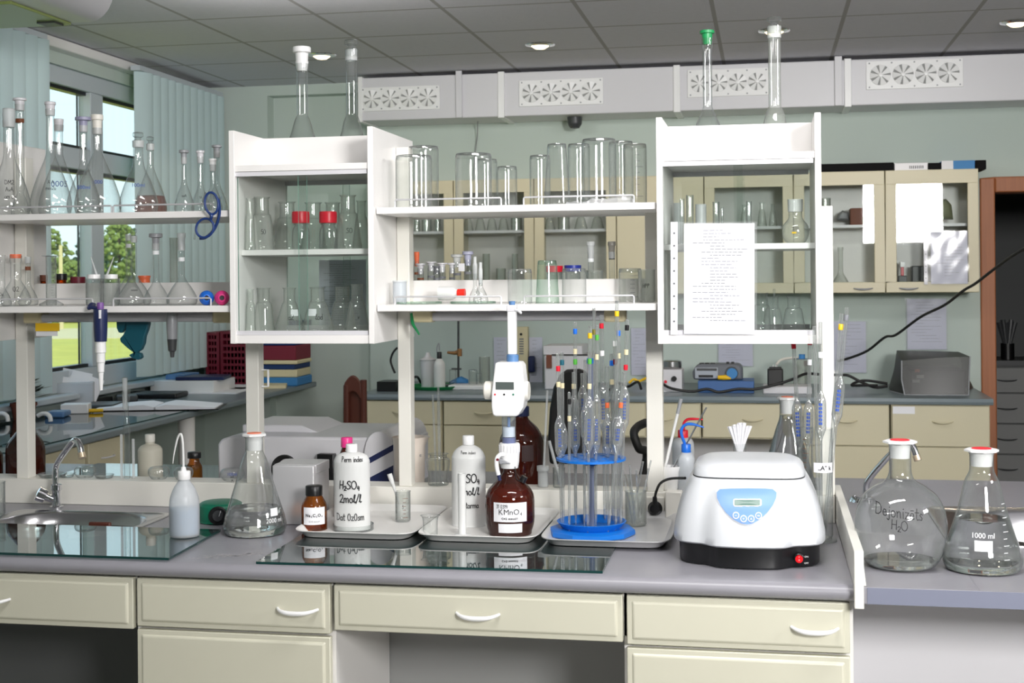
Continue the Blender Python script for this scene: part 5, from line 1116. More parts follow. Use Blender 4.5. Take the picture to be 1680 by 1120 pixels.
p = at(816, 754, Y=Y - .05); MB().lathe([(.004, 0), (.0035, .0022), (0, .0025)], (p.x, Y - .048, p.z), 14, Matrix.Rotation(math.radians(90), 4, 'X')).build('spout_mark', 'maroon', o, world=True)
a = at(818, 757, Y=Y - .03); MB().prism([(a.x, at(0, 0, Y=1).z * 0 + at(830, 751, Y=Y - .03).z), (at(838, 758, Y=Y - .03).x, at(838, 760, Y=Y - .03).z), (a.x + .003, at(820, 761, Y=Y - .03).z)], Y - .034, Y - .020, 'y').build('valve_arrow', 'grey', o, world=True, bevel=.0015)
p = at(860, 785, Y=Y - .01); q = at(866, 774, Y=Y)
MB().tube([p + Vector((-.006, 0, -.008)), p + Vector((.002, 0, .006))], [.0095, .0085], 14).build('spout_cap', 'black', o, world=True)
MB().tube(curve3([p, at(852, 789, Y=Y - .02), at(846, 780, Y=Y - .02), at(845, 765, Y=Y - .018)]), .0012, 6).build('cap_strap', 'black', o, world=True)
# -------- blue pipette stand
Y, xc = 3.60, 970; s = scl(xc, Y); X = at(xc, 800, Y=Y).x
o = thing('pipette_stand', 'blue round pipette stand with grey pole on the right tray', 'stand', (X, Y, TZ))
zz = lambda y: at(xc, y, Y=Y).z - TZ
MB().lathe([(0, .0008), (71 * s, .0008), (72 * s, .004), (71 * s, .014), (66 * s, .0175), (0, .0195)], seg=10).build('base_plate', 'blue', o, angle=25)
r = 57 * s; zb = zz(856); zu = zz(752)
MB().lathe([(0, zb - .022), (44 * s, zb - .022), (r, zb + .004), (r * .97, zb + .005), (43 * s, zb - .016), (0, zb - .016)], seg=56).build('drip_dish', 'blue', o)
def holed(rad_, holes, z0, z1):
    bm = bmesh.new(); edges = []
    def loop(cx, cy, rr, n):
        vs = [bm.verts.new((cx + rr * math.cos(2 * math.pi * k / n), cy + rr * math.sin(2 * math.pi * k / n), z0)) for k in range(n)]
        return [bm.edges.new((vs[k], vs[(k + 1) % n])) for k in range(n)]
    edges += loop(0, 0, rad_, 56)
    for hx, hy, hr in holes: edges += loop(hx, hy, hr, 10)
    bmesh.ops.triangle_fill(bm, use_beauty=True, use_dissolve=False, edges=edges)
    g = bmesh.ops.extrude_face_region(bm, geom=bm.faces[:]); bmesh.ops.translate(bm, vec=(0, 0, z1 - z0), verts=[v for v in g['geom'] if isinstance(v, bmesh.types.BMVert)])
    mb = MB(); bm.verts.index_update(); mb.add([v.co.copy() for v in bm.verts], [[v.index for v in f.verts] for f in bm.faces]); bm.free(); return mb
NO, NI = 18, 9; slots = [(49 * s * math.cos(2 * math.pi * (k + .5) / NO), 49 * s * math.sin(2 * math.pi * (k + .5) / NO)) for k in range(NO)] + [(27 * s * math.cos(2 * math.pi * k / NI + .2), 27 * s * math.sin(2 * math.pi * k / NI + .2)) for k in range(NI)]
holed(r, [(a, b, .0075) for a, b in slots] + [(0, 0, .0085)], zu - .003, zu + .003).build('holder_plate', 'blue', o, angle=30)
MB().lathe([(.0085, zz(752) - .02), (.016, zz(752) - .018), (.016, zz(752) - .003)], seg=20).build('plate_hub', 'blue', o)
MB().lathe([(0, .019), (.0080, .019), (.0080, zz(590)), (0, zz(590))], seg=20).build('pole', pm('grey_pole', c8(110, 118, 140), .35), o)
MB().lathe([(.0092, zz(596)), (.0092, zz(588)), (.007, zz(587)), (0, zz(587))], seg=20).build('pole_cap', 'blue', o)
# pipettes standing in it: px of the axis, top, bands [(y, material)], bulb (y0, y1), tube radius px
PB = [(915, 580, [(604, 'red'), (630, 'card')], (690, 745), 3, 'with red band at the left edge of the stand'), (922, 578, [(594, 'teal'), (632, 'card')], (700, 738), 3, 'with teal band second from left in the stand'),
      (934, 643, [(658, 'black'), (686, 'card')], None, 2.6, 'short, with black band, at the left of the stand'), (943.5, 528, [(543, 'blue2'), (576, 'card'), (593, 'bandgreen')], (690, 735), 2.8, 'tall, with blue band above a green one'),
      (941, 610, [(633, 'card')], (655, 735), 3.4, 'plain, with wide stem under the blue-and-green one'), (955, 612, [], (640, 700), 3, 'plain, left of the yellow-banded one'),
      (968, 535, [(550, 'yellow'), (592, 'bandgreen'), (633, 'card')], (658, 735), 3, 'with yellow band above a green one'), (974.5, 505, [(544, 'olive')], (690, 736), 2.6, 'with olive band right of the yellow-banded one'),
      (979.5, 533, [(553, 'bandgreen'), (585, 'card')], (655, 735), 2.6, 'with a green band at the top'), (986.5, 517, [(534, 'red'), (579, 'plastic')], (635, 700), 3.4, 'tall, with a bright red band'),
      (1003.5, 580, [(595, 'blue2'), (626, 'card')], (680, 735), 3, 'with blue band, low, right of the pole'), (1008.5, 560, [(563, 'plastic'), (593, 'maroon')], (645, 735), 3, 'with white tip above a dark red band'),
      (1012, 493, [(514, 'yellow')], (690, 735), 3.2, 'tallest of all, with yellow band'), (1014.5, 530, [(546, 'blue2'), (583, 'card')], (650, 712), 2.8, 'with blue band in front of the tallest one'),
      (1029, 524, [(537, 'black'), (577, 'card'), (602, 'red')], (642, 700), 3, 'with black band at the right edge of the stand'), (1024, 610, [(664, 'orange')], (690, 735), 3, 'with orange print at the right of the stand'),
      (996, 600, [(664, 'orange')], (688, 740), 3, 'with orange print right of the grey pole'), (960, 590, [], (672, 720), 2.6, 'plain and thin, behind the yellow-banded one')]
used = set()
for px, top, bands, bulb, tr, lab in PB:
    dx = (px - xc) * s
    k = min((i for i in range(len(slots)) if i not in used), key=lambda i: abs(slots[i][0] - dx) + (0 if i < NO else .003)); used.add(k)
    hx, hy = slots[k]; Yp = Y + hy; zf = TZ + zb - .0155
    bot = Vector((X + hx, Yp, zf)); tp = at(px, top, Y=Yp); ax = tp - bot; L = ax.length; R = Vector((0, 0, 1)).rotation_difference(ax.normalized()).to_matrix().to_4x4()
    sc_ = scl(px, Yp); q = thing('pipette', 'glass pipette ' + lab, 'pipette', tuple(bot), 'glass pipettes in the blue stand')
    h = lambda y: (at(px, y, Y=Yp).z - zf) / max(ax.z, .01) * L
    t = min(tr * sc_, .0052)
    pr = [(0, 0), (.0012, 0), (t * .8, .03)]
    if bulb: pr += smooth([(t * .8, h(bulb[1]) - .016), (t * 1.3, h(bulb[1]) - .006), (t * 2.5, h(bulb[1]) + .008), (t * 2.7, h(bulb[1]) + .02), (t * 2.7, h(bulb[0]) - .016), (t * 2.1, h(bulb[0]) - .003), (t, h(bulb[0]) + .012)], 2)
    pr += [(t, L - .001), (t * .75, L), (t * .6, L - .004)]
    MB().lathe(pr, seg=14, mat=R).build('tube', 'tube', q)
    for y, m in bands: MB().lathe([(t * 1.12, h(y) - .0058 - .002), (t * 1.2, h(y) - .0058), (t * 1.2, h(y) + .0058), (t * 1.05, h(y) + .0065)], seg=14, mat=R).build('colour_band', m, q)
    if bulb and bulb[1] - bulb[0] > 44:
        mb = MB(); ph = math.atan2(-Yp, -bot.x)
        for j in range(7):
            zc = h(bulb[1]) + .022 + j * .0085
            if zc > h(bulb[0]) - .02: break
            for u in (-.0025, .001): mb.add([R @ Vector((t * 2.76 * math.cos(ph + (u + e) / .011), t * 2.76 * math.sin(ph + (u + e) / .011), zc + f)) for e, f in ((0, 0), (.002, 0), (.002, .0055), (0, .0055))], [(0, 1, 2, 3)])
        mb.build('blue_print', 'inkblue', q)
o = cyl('beaker full of glass rods at the back of the right tray', 1043, 3.74, TZ, 805, 17.5, 'rod_beaker', 'beaker', None, 'glassd')
for k, (xb, xt, yt) in enumerate(((1038, 1022, 771), (1042, 1033, 762), (1046, 1030, 778), (1036, 1055, 757), (1044, 1068, 755), (1050, 1064, 768), (1048, 1044, 770))):
    a, b = at(xb, 858, Y=3.73 + .004 * k), at(xt, yt, Y=3.72 + .012 * (k % 3)); a.z = TZ + .006
    tag(MB().tube([a, b], .0026 if k != 2 else .004, 8).build('glass_rod', 'tube', loc=tuple(a), world=True), ['glass rod leaning furthest left in the rod beaker', 'glass rod with top beside the stand in the rod beaker', 'thick glass rod in the rod beaker', 'glass rod leaning right in the rod beaker', 'glass rod leaning furthest right in the rod beaker', 'low glass rod leaning right in the rod beaker', 'nearly upright glass rod in the rod beaker'][k], 'glass rod', 'glass rods in the beaker')
# -------- centrifuge
CXc, s = at(1229, 900, Y=3.40).x, scl(1229, 3.33)
o = thing('centrifuge', 'white bench centrifuge with pale blue control panel and black base', 'centrifuge', (CXc, 3.45, WT))
def bump(u): u = abs(u); return 1 if u < .40 else 0 if u > .66 else .5 + .5 * math.cos((u - .40) / .26 * math.pi)
def section(z, hw, yf, yb, amp, n=5, N=120):
    cy, hd = (yf + yb) / 2, (yb - yf) / 2; out = []
    for k in range(N):
        t = 2 * math.pi * k / N - math.pi / 2; c_, s_ = math.cos(t), math.sin(t)
        X_, Y_ = hw * math.copysign(abs(c_) ** (2 / n), c_), hd * math.copysign(abs(s_) ** (2 / n), s_)
        if s_ < 0: Y_ -= amp * bump(X_ / hw) * (1 - .35 * (X_ / hw / .5) ** 2 if abs(X_ / hw) < .66 else 1) * min(1, -s_ * 1.2)
        out.append((CXc + X_, cy + Y_, z))
    return out
SH = [(.953, .184, 3.288, 3.66, .040), (.957, .1865, 3.284, 3.665, .040), (.975, .186, 3.286, 3.665, .038), (1.01, .179, 3.292, 3.66, .034), (1.045, .170, 3.302, 3.65, .028), (1.075, .158, 3.316, 3.64, .018), (1.095, .147, 3.330, 3.63, .008), (1.104, .142, 3.338, 3.625, .0), (1.105, .135, 3.345, 3.62, 0)]
MB().loft([section(*q) for q in SH]).build('shell', 'cent', o, world=True, angle=50)
MB().loft([section(.9015, .170, 3.298, 3.65, .036), section(.905, .172, 3.294, 3.655, .038), section(.955, .173, 3.294, 3.655, .038)]).build('base', 'black', o, world=True, angle=50)
MB().loft([section(z_, hw, yf, yb, 0, n) for z_, hw, yf, yb, n in ((1.1065, .134, 3.346, 3.61, 5), (1.108, .1385, 3.340, 3.615, 5), (1.122, .1375, 3.341, 3.612, 4.6), (1.133, .130, 3.352, 3.60, 4), (1.141, .112, 3.375, 3.585, 3.6), (1.144, .09, 3.41, 3.56, 3.2), (1.1435, .05, 3.45, 3.53, 3))]).build('lid', 'cent', o, world=True, angle=50)
MB().loft([section(1.1048, .139, 3.341, 3.615, 0), section(1.1068, .139, 3.341, 3.615, 0)]).build('lid_seal', 'dkgrey', o, world=True)
def yfront(x, z):
    for q0, q1 in zip(SH, SH[1:]):
        if q0[0] <= z <= q1[0]:
            t = (z - q0[0]) / (q1[0] - q0[0]); hw, yf, am = (q0[i] + (q1[i] - q0[i]) * t for i in (1, 2, 4)); u = (x - CXc) / hw
            return yf - am * bump(u) * (1 - .35 * (u / .5) ** 2)
    return 3.3
def drape(pts, eps, rings=5):
    P = []
    for px, py in pts:
        p = at(px, py, Y=3.28)
        for _ in range(4): p = at(px, py, Y=yfront(p.x, p.z))
        P.append(p)
    cx = sum(p.x for p in P) / len(P); cz = sum(p.z for p in P) / len(P)
    R = []
    for f in [1] + [1 - k / rings for k in range(1, rings)] + [.02]:
        R.append([(cx + (p.x - cx) * f, yfront(cx + (p.x - cx) * f, cz + (p.z - cz) * f) - eps, cz + (p.z - cz) * f) for p in P])
    R.insert(0, [(a, b + eps + .002, c) for a, b, c in R[0]])
    return MB().loft(R, cap0=False)
SHL = [(1181, 802), (1200, 801), (1228, 800.5), (1256, 801), (1268, 802), (1274, 807), (1273.5, 816), (1268, 828), (1259, 840), (1247, 851), (1235, 858), (1226, 859.5), (1216, 858), (1203, 851), (1191, 840), (1182, 828), (1176.5, 816), (1176, 807)]
big = [(1225 + (x - 1225) * 1.045, 828 + (y - 828) * 1.07) for x, y in SHL]
drape(big, .0012).build('panel_bezel', 'cent', o, world=True); cp = drape(SHL, .0028).build('control_panel', 'ctrl', o, world=True)
def rr(x0, x1, y0, y1, r=2):
    return [(x + r * math.cos(a), y + r * math.sin(a)) for x, y, a0 in ((x1 - r, y1 - r, 0), (x0 + r, y1 - r, 90), (x0 + r, y0 + r, 180), (x1 - r, y0 + r, 270)) for a in [math.radians(a0 + d) for d in (0, 30, 60, 90)]]
drape(rr(1203, 1249.5, 817.5, 829.5, 3), .0042, 3).build('display_frame', 'plastic', cp, world=True); drape(rr(1205, 1247, 819, 828, 1), .0054, 3).build('display', 'lcd', cp, world=True)
for px, py in ((1207.5, 844.5), (1220, 850), (1232.5, 850), (1244.5, 845)):
    c = at(px, py, Y=3.26); y = yfront(c.x, c.z); c = at(px, py, Y=y); N = 20; s2 = scl(px, y)
    ring_ = lambda r, e: [(c.x + r * s2 * math.cos(2 * math.pi * k / N), yfront(c.x, c.z + r * s2 * math.sin(2 * math.pi * k / N)) - e, c.z + r * s2 * math.sin(2 * math.pi * k / N)) for k in range(N)]
    MB().loft([ring_(5.4, .001), ring_(5.4, .0046), ring_(4.4, .0050), ring_(4.3, .0038), ring_(.1, .0040)], cap0=False).build('button', ['ctrl'] and 'plastic', cp, world=True)
    MB().loft([ring_(4.0, .0042), ring_(3.8, .0046), ring_(.1, .0047)], cap0=False).build('button_face', 'ctrl', cp, world=True)
    sy = {1207.5: [(-2, 0), (2, 0), (2, .8), (-2, .8)], 1220: [(-2, -1), (2, -1), (0, 2.2)], 1232.5: [(-2, 1.5), (2, 1.5), (0, -1.8)], 1244.5: [(-2, -1), (2, -1), (2, 1), (-2, 1)]}[px]
    MB().add([(c.x + a * s2, yfront(c.x, c.z) - .0055, c.z - b * s2) for a, b in sy], [tuple(range(len(sy)))]).build('button_symbol', 'plastic', cp, world=True)
tx = MB()
for px, n in ((1211, 13), (1226, 5), (1241, 6)):
    c = at(px, 832, Y=3.26); y = yfront(c.x, c.z) - .0035; tx.box(c.x - n * s * .5, c.x + n * s * .5, y - .0004, y, c.z - .0007, c.z + .0007)
tx.build('printing', 'plastic', cp, world=True)
c = at(1311, 916, Y=3.294)
R = Matrix.Rotation(math.radians(90), 4, 'X')
sw = MB().lathe([(.0125, 0), (.0125, .003), (.0105, .0045), (.010, .003), (0, .003)], (c.x, 3.2938, c.z), 28, R).build('power_switch', 'black', o, world=True)
MB().lathe([(.0092, .003), (.009, .007), (0, .0078)], (c.x, 3.2938, c.z), 24, R).build('rocker', pm('lit_red_switch', c8(225, 20, 30), .25), sw, world=True)
for t_, py in (('I', 914), ('O', 919)):
    q, wd = print_text(t_, .0035); p = at(1311, py, Y=3.286); on_flat(q, wd, p.x, 3.2856, p.z - .001).build('switch_mark', 'plastic', sw, world=True)
for t_, py in (('ON', 913.5), ('OFF', 924)):
    q, wd = print_text(t_, .0042); p = at(1323, py, Y=3.293); on_flat(q, wd, p.x, 3.2925, p.z - .001).build('printing', 'plastic', o, world=True)
# -------- measuring cylinders with pipettes right of the centrifuge
def tallcyl(label, xc, Y, top, hw, z0, foot, marks=None, lab=False):
    x, s, H = place(xc, Y, z0, top); r = hw * s
    o = thing('measuring_cylinder', label, 'cylinder', (x, Y, z0), 'tall measuring cylinders right of the centrifuge')
    pr = [(0, .012), (r * .9, .012), (r, .018), (r, H - .004), (r * 1.06, H)]
    MB().lathe(pr, seg=40).build('body', 'glass2', o); MB().lathe([(0, .0005), (foot * s, .0005), (foot * s, .006), (r * .8, .011), (0, .011)], seg=32).build('foot', 'glass2', o)
    if marks:
        g = MB()
        for k in range(14):
            m2 = on_round(patch(r * (.8 if k % 5 == 0 else .5), .0012, 3), r * .6, o.location, pr, H * (.3 + .045 * k), 0); g.add(m2.v, m2.f)
        g.build('graduations', marks, o)
    if lab:
        a = at(xc, 773, Y=Y).z - z0; b = at(xc, 757, Y=Y).z - z0; on_round(patch(r * 2.1, b - a, 12), r * 2.1, o.location, pr, a, .004).build('paper_label', 'paper', o)
        q, wd = print_text('„A" k', .012, .0003); on_round(q, wd, o.location, pr, a + .007, .008, .002).build('printing', 'ink', o)
    return o
tallcyl('tall cylinder with paper label holding pipettes', 1349, 3.64, 702, 17, WT, 23, lab=True)
tallcyl('tall cylinder with brown graduations behind the labelled one', 1321, 3.80, 700, 12, WT, 17, 'inkbrown')
for (xb, Yb, xt, top, bands, bulb, lab) in ((1318, 3.80, 1301, 546, [(567, 'red')], (662, 730), 'with red band leaning left behind the centrifuge'), (1323, 3.80, 1329, 544, [(561, 'red'), (594, 'inkwhite')], (664, 725), 'with red band upright beside the cabinet edge'),
                                       (1343, 3.64, 1336, 535, [], None, 'plain and thin in front of the white post'), (1347, 3.64, 1346, 528, [(582, 'inkwhite')], (650, 712), 'with two blue prints in front of the white post'),
                                       (1352, 3.64, 1381, 514, [(536, 'yellow')], None, 'with yellow band leaning right'), (1354, 3.64, 1390, 504, [(521, 'inkgrey')], (625, 690), 'with grey top leaning furthest right')):
    bot = at(xb, 860, Y=Yb); bot.z = WT + .018; tp = at(xt, top, Y=Yb); ax = tp - bot; L = ax.length; R = Vector((0, 0, 1)).rotation_difference(ax.normalized()).to_matrix().to_4x4(); t = 3.2 * scl(xb, Yb)
    q = thing('pipette', 'glass pipette ' + lab, 'pipette', tuple(bot), 'glass pipettes in the cylinders'); h = lambda y: (at(xt, y, Y=Yb).z - bot.z) / ax.z * L
    pr = [(0, 0), (.001, 0), (t * .8, .03)]
    if bulb: pr += smooth([(t * .8, h(bulb[1]) - .016), (t * 1.3, h(bulb[1]) - .006), (t * 2.6, h(bulb[1]) + .012), (t * 2.7, h(bulb[1]) + .024), (t * 2.7, h(bulb[0]) - .018), (t * 2, h(bulb[0]) - .003), (t, h(bulb[0]) + .012)], 2)
    pr += [(t, L - .001), (t * .7, L)]
    MB().lathe(pr, seg=14, mat=R).build('tube', 'tube', q)
    for y, m in bands: MB().lathe([(t * 1.12, h(y) - .008), (t * 1.2, h(y) - .0065), (t * 1.2, h(y) + .0065), (t * 1.05, h(y) + .008)], seg=14, mat=R).build('colour_band', m, q)
    if bulb:
        ph = math.atan2(-Yb, -bot.x); mb = MB()
        for j in range(8):
            zc = h(bulb[1]) + .026 + j * .010
            if zc > h(bulb[0]) - .022: break
            for u in (-.005, 0): mb.add([R @ Vector((t * 2.78 * math.cos(ph + (u + e) / .014), t * 2.78 * math.sin(ph + (u + e) / .014), zc + f)) for e, f in ((0, 0), (.004, 0), (.004, .007), (0, .007))], [(0, 1, 2, 3)])
        mb.build('blue_print', 'inkblue', q)
# -------- socket, plug and cable on the ledge
a, b = at(1061, 850, Y=3.899), at(1091, 814, Y=3.899)
o = thing('wall_socket', 'cream power socket on the ledge beside the centrifuge', 'socket', ((a.x + b.x) / 2, 3.899, a.z)); MB().box(a.x, b.x, 3.884, 3.8995, a.z, b.z).build('plate', 'offwhite', o, world=True, bevel=.003)
a2, b2 = at(1093, 853, Y=3.899), at(1120, 803, Y=3.899)
tag(MB().box(a2.x, b2.x, 3.858, 3.8995, a2.z + .001, b2.z).build('junction_box', 'offwhite', loc=(a2.x, 3.88, a2.z), world=True, bevel=.004), 'white junction box on the ledge right of the socket', 'box')
p = at(1075, 833, Y=3.88); o = thing('power_plug', 'black power plug in the socket with a cable to the centrifuge', 'plug', tuple(p))
MB().lathe([(0, .0), (11 * scl(1075, 3.88), 0), (12 * scl(1075, 3.88), .012), (8 * scl(1075, 3.88), .024), (0, .026)], (p.x, 3.884, p.z), 24, Matrix.Rotation(math.radians(90), 4, 'X')).build('plug_body', 'black', o, world=True)
MB().tube([(p.x, 3.868, p.z), (p.x, 3.866, p.z + .035)], [.009, .006], 12).build('strain_relief', 'black', o, world=True)
MB().tube(curve3([(p.x, 3.866, p.z + .03), at(1077, 805, Y=3.85), at(1084, 792, Y=3.80), at(1100, 785, Y=3.72), at(1124, 784, Y=3.60)]), .0038, 10).build('cable', 'rubber', o, world=True)
# ================================================================ ON THE LEDGE AND THE FAR WORKTOP
LZ = .978; GW = 'small glass vessels on the ledge'
for xc, hw, top, lab in ((139.5, 17.5, 765, 'round glass weighing bottle on the ledge behind the left tap'), (260.5, 17.5, 765, 'round glass weighing bottle on the ledge before the cream bottle'), (301, 16, 766, 'round glass weighing bottle behind the wash bottle tube'), (381, 20, 768, 'round glass weighing bottle with blue print left of the large flask')):
    x, s, H = place(xc, 3.95, LZ, top); r = hw * s
    o = thing('weighing_bottle', lab, 'glass vessel', (x, 3.95, LZ), GW)
    pr = smooth([(r * .62, .0005), (r * .72, .003), (r * .95, H * .35), (r, H * .6), (r * .9, H * .86), (r * .62, H), (0, H * 1.0)], 3); MB().lathe(pr, seg=32).build('body', 'glass2', o)
    if xc > 370: scribble(o, pr, ['100ml'], .009, H * .55, 'inkblue', print_=True); scribble(o, pr, ['mA', 'M'], .008, H * .36, 'ink')
    else: scribble(o, pr, ['ma'], .006, H * .12, 'ink')
for xc, hw, lab in ((86, 30, 'flat stacked glass dish on the ledge right of the left post'), (171, 16, 'low glass dish on the ledge between weighing bottles'), (110, 12, 'small watch glass on the ledge beside the tap')):
    x, s, H = place(xc, 3.95, LZ, 777); r = min(hw * s, .046)
    tag(MB().lathe([(0, .0008), (r * .8, .0008), (r, .011), (r * .97, .0115), (r * .78, .003), (0, .003)], seg=36).build('glass_dish', 'glass2', loc=(x, 3.95, LZ)), lab, 'dish', 'glass dishes on the ledge')
x, s, H = place(208, 3.95, LZ, 640)
o = thing('dropper_column', 'tall narrow glass column with stopper on the ledge', 'glass column', (x, 3.95, LZ))
MB().lathe([(0, .001), (5 * s, .001), (5 * s, H * .62), (3.2 * s, H * .70), (3 * s, H * .78), (6.5 * s, H), (6 * s, H)], seg=24).build('column', 'glass2', o)
MB().lathe([(3 * s, H * .78), (4 * s, H * .80), (4.4 * s, H * 1.14), (0, H * 1.15)], (-.005, 0, 0), 16).build('glass_stopper', 'frost', o)
for dx, h in ((-10, .5), (11, .45)): MB().box(dx * s - .004, dx * s + .004, .0, .003, .0005, H * h).build('support_strip', 'frost', o)
bottle('plastic_bottle', 'cream plastic bottle with pale cap beyond the ledge at left', 246.5, 4.15, WT + .007, [(18, 812), (20, 808), (20, 770), (20, 745), (19, 737), (14, 731), (8, 728), (8, 722)], 'cloud', ('offwhite', 8.2, 724, 712))
bottle('brown_bottle', 'small brown bottle with black stopper beyond the ledge', 319, 4.13, WT + .007, [(12, 810), (13, 806), (13, 775), (12.5, 765), (9, 758), (8, 752), (9.5, 750)], 'amber', ('black', 11, 751, 741), capridge=False)
bottle('large_brown_bottle', 'large dark brown bottle half hidden behind the leftmost post', 42, 4.13, WT + .007, [(29, 818), (31, 812), (31, 770), (31, 745), (28, 730), (18, 715), (10, 703), (9, 690)], 'darkamber', ('black', 11, 692, 676))
bottle('large_brown_bottle', 'dark brown bottle cut by the left edge beyond the ledge', -14, 4.13, WT + .007, [(17, 818), (18, 812), (18, 760), (17, 748), (8, 735), (7, 725)], 'darkamber', ('black', 8, 727, 715))
# spectrophotometer
Y0 = 4.12; o = thing('spectrophotometer', 'pale grey benchtop spectrophotometer with blue stripes beyond the ledge', 'instrument', (at(500, 760, Y=Y0).x, Y0 + .2, WT))
x0, x1 = at(357, 760, Y=Y0).x, at(600, 760, Y=Y0).x; xr = at(647, 760, Y=Y0).x; zt = at(480, 716, Y=Y0).z
MB().prism([(x0, WT + .012), (x1 + .02, WT + .012), (x1 + .02, zt), (x0 + .05, zt), (x0 + .012, zt - .012), (x0, zt - .03)], Y0, Y0 + .42, 'y').build('housing', 'greyw', o, world=True, bevel=.008)
zr = at(480, 693, Y=Y0 + .2).z; xa, xb, xc_ = at(403, 700, Y=Y0 + .15).x, at(500, 700, Y=Y0 + .15).x, at(528, 700, Y=Y0 + .15).x
MB().prism([(xa, zt - .002), (xa, zr), (xb, zr), (xc_, zt - .002)], Y0 + .12, Y0 + .40, 'y').build('lamp_cover', 'greyw', o, world=True, bevel=.004)
pts = [(x1 - .002, WT + .012), (xr + .004, WT + .012), (xr + .004, zt - .03)] + [(x1 + (xr - x1) * (.5 + .5 * math.cos(a)), zt - .04 + .062 * math.sin(a)) for a in [math.radians(d) for d in range(10, 171, 16)]] + [(x1 - .002, zt - .04)]
MB().prism(pts, Y0 - .012, Y0 + .42, 'y').build('end_cover', 'greyw', o, world=True, bevel=.006)
for (pa, pb, pc, pd) in (((603, 752), (645, 729), (645, 739), (603, 762)), ((603, 785), (645, 763), (645, 793), (603, 794))):
    q = [at(px, py, Y=Y0 - .013) for px, py in (pa, pb, pc, pd)]
    MB().prism([(p.x, max(p.z, WT + .014)) for p in q], Y0 - .0135, Y0 - .011, 'y').build('blue_stripe', 'navy', o, world=True)
a, b = at(525, 792, Y=Y0), at(552, 743, Y=Y0); MB().box(a.x, b.x, Y0 - .03, Y0 + .001, WT + .03, b.z).build('sample_door', 'black', o, world=True, bevel=.003)
# jug, flask with rods, brown bottle
x, s, H = place(672, 4.07, WT, 716); r = 27 * s
o = thing('plastic_jug', 'cream plastic jug with spout behind the middle post', 'jug', (x, 4.07, WT))
N = 40; rings = []
for rr_, z_, sp_ in ((.84, .001, 0), (.88, .006, 0), (.96, H * .86, 0), (1.0, H * .95, .12), (1.04, H, .24)):
    rings.append([(r * rr_ * (1 + sp_ * max(0, math.cos(2 * math.pi * k / N)) ** 6) * math.cos(2 * math.pi * k / N), r * rr_ * math.sin(2 * math.pi * k / N), z_ + (.004 * sp_ * max(0, math.cos(2 * math.pi * k / N)) ** 6)) for k in range(N)])
MB().loft(rings, cap1=False).build('jug_body', pm('cream_jug', c8(226, 214, 202), .4), o)
pr = [(r * .88, 0), (r, H)]; q, wd = print_text('e:', .012); on_round(q, wd, o.location, pr, H * .72, r * .75).build('print', 'inkgrey', o)
o = erlen('conical flask with glass rods on the ledge right of the jug', 719, 3.95, LZ, 744, 17, 14, 'small vessels on the ledge', 'glass2', white=None, neck=.12)
for xb, xt, yt, r_, lab in ((716, 710, 647, .0032, 'slim glass rod with a bead standing in the ledge flask'), (722, 719, 635, .0042, 'thick glass tube standing in the ledge flask')):
    a, b = at(xb, 792, Y=3.95), at(xt, yt, Y=3.96); a.z = LZ + .004
    tag(MB().tube([a, a + (b - a) * .3, a + (b - a) * .68, b], [.0015, r_, r_ * 1.1, r_ * .8], 10).build('glass_rod', 'tube', loc=tuple(a), world=True), lab, 'glass rod', 'glass rods on the ledge')
o, pr, s = bottle('large_brown_bottle', 'large dark brown bottle with navy collar behind the dispenser', 856, 4.11, WT, [(34, 822), (37, 815), (37, 780), (37, 730), (34, 714), (26, 700), (13, 688), (10, 680)], 'darkamber', ('navy', 13, 682, 666))
label_on(o, pr, 856, 4.11, 856, 876, 726, 752, WT, mat=pm('dark_label', c8(60, 40, 40), .5))
MB().lathe([(.013, 0), (.017, .01), (.018, .07), (.012, .09), (0, .09)], (0, 0, at(856, 667, Y=4.11).z - WT), 24).build('pump_head', 'plastic', o)
o = cyl('small frosted holder with white plug on the ledge beside the brown bottle', 891, 3.95, LZ, 772, 8.5, 'pipette_holder', 'holder', None, 'frost', cap=('frost', 10, 8))
a, b = at(892, 772, Y=3.95), at(898, 640, Y=3.955); tag(MB().tube([a, b], .0035, 10).build('glass_rod', 'frost', loc=tuple(a), world=True), 'tall glass rod standing in the frosted holder', 'glass rod', 'glass rods on the ledge')
cyl('small clear beaker on the ledge left of the blue stand', 917, 3.95, LZ, 767, 10, 'small_beaker', 'beaker', None, 'glass2')
a, b = at(921, 785, Y=3.955), at(901, 723, Y=3.94); a.z = LZ + .004; tag(MB().tube([a, b], .0045, 10).build('glass_rod', 'frost', loc=tuple(a), world=True), 'thick glass rod leaning left out of the clear beaker', 'glass rod', 'glass rods on the ledge')
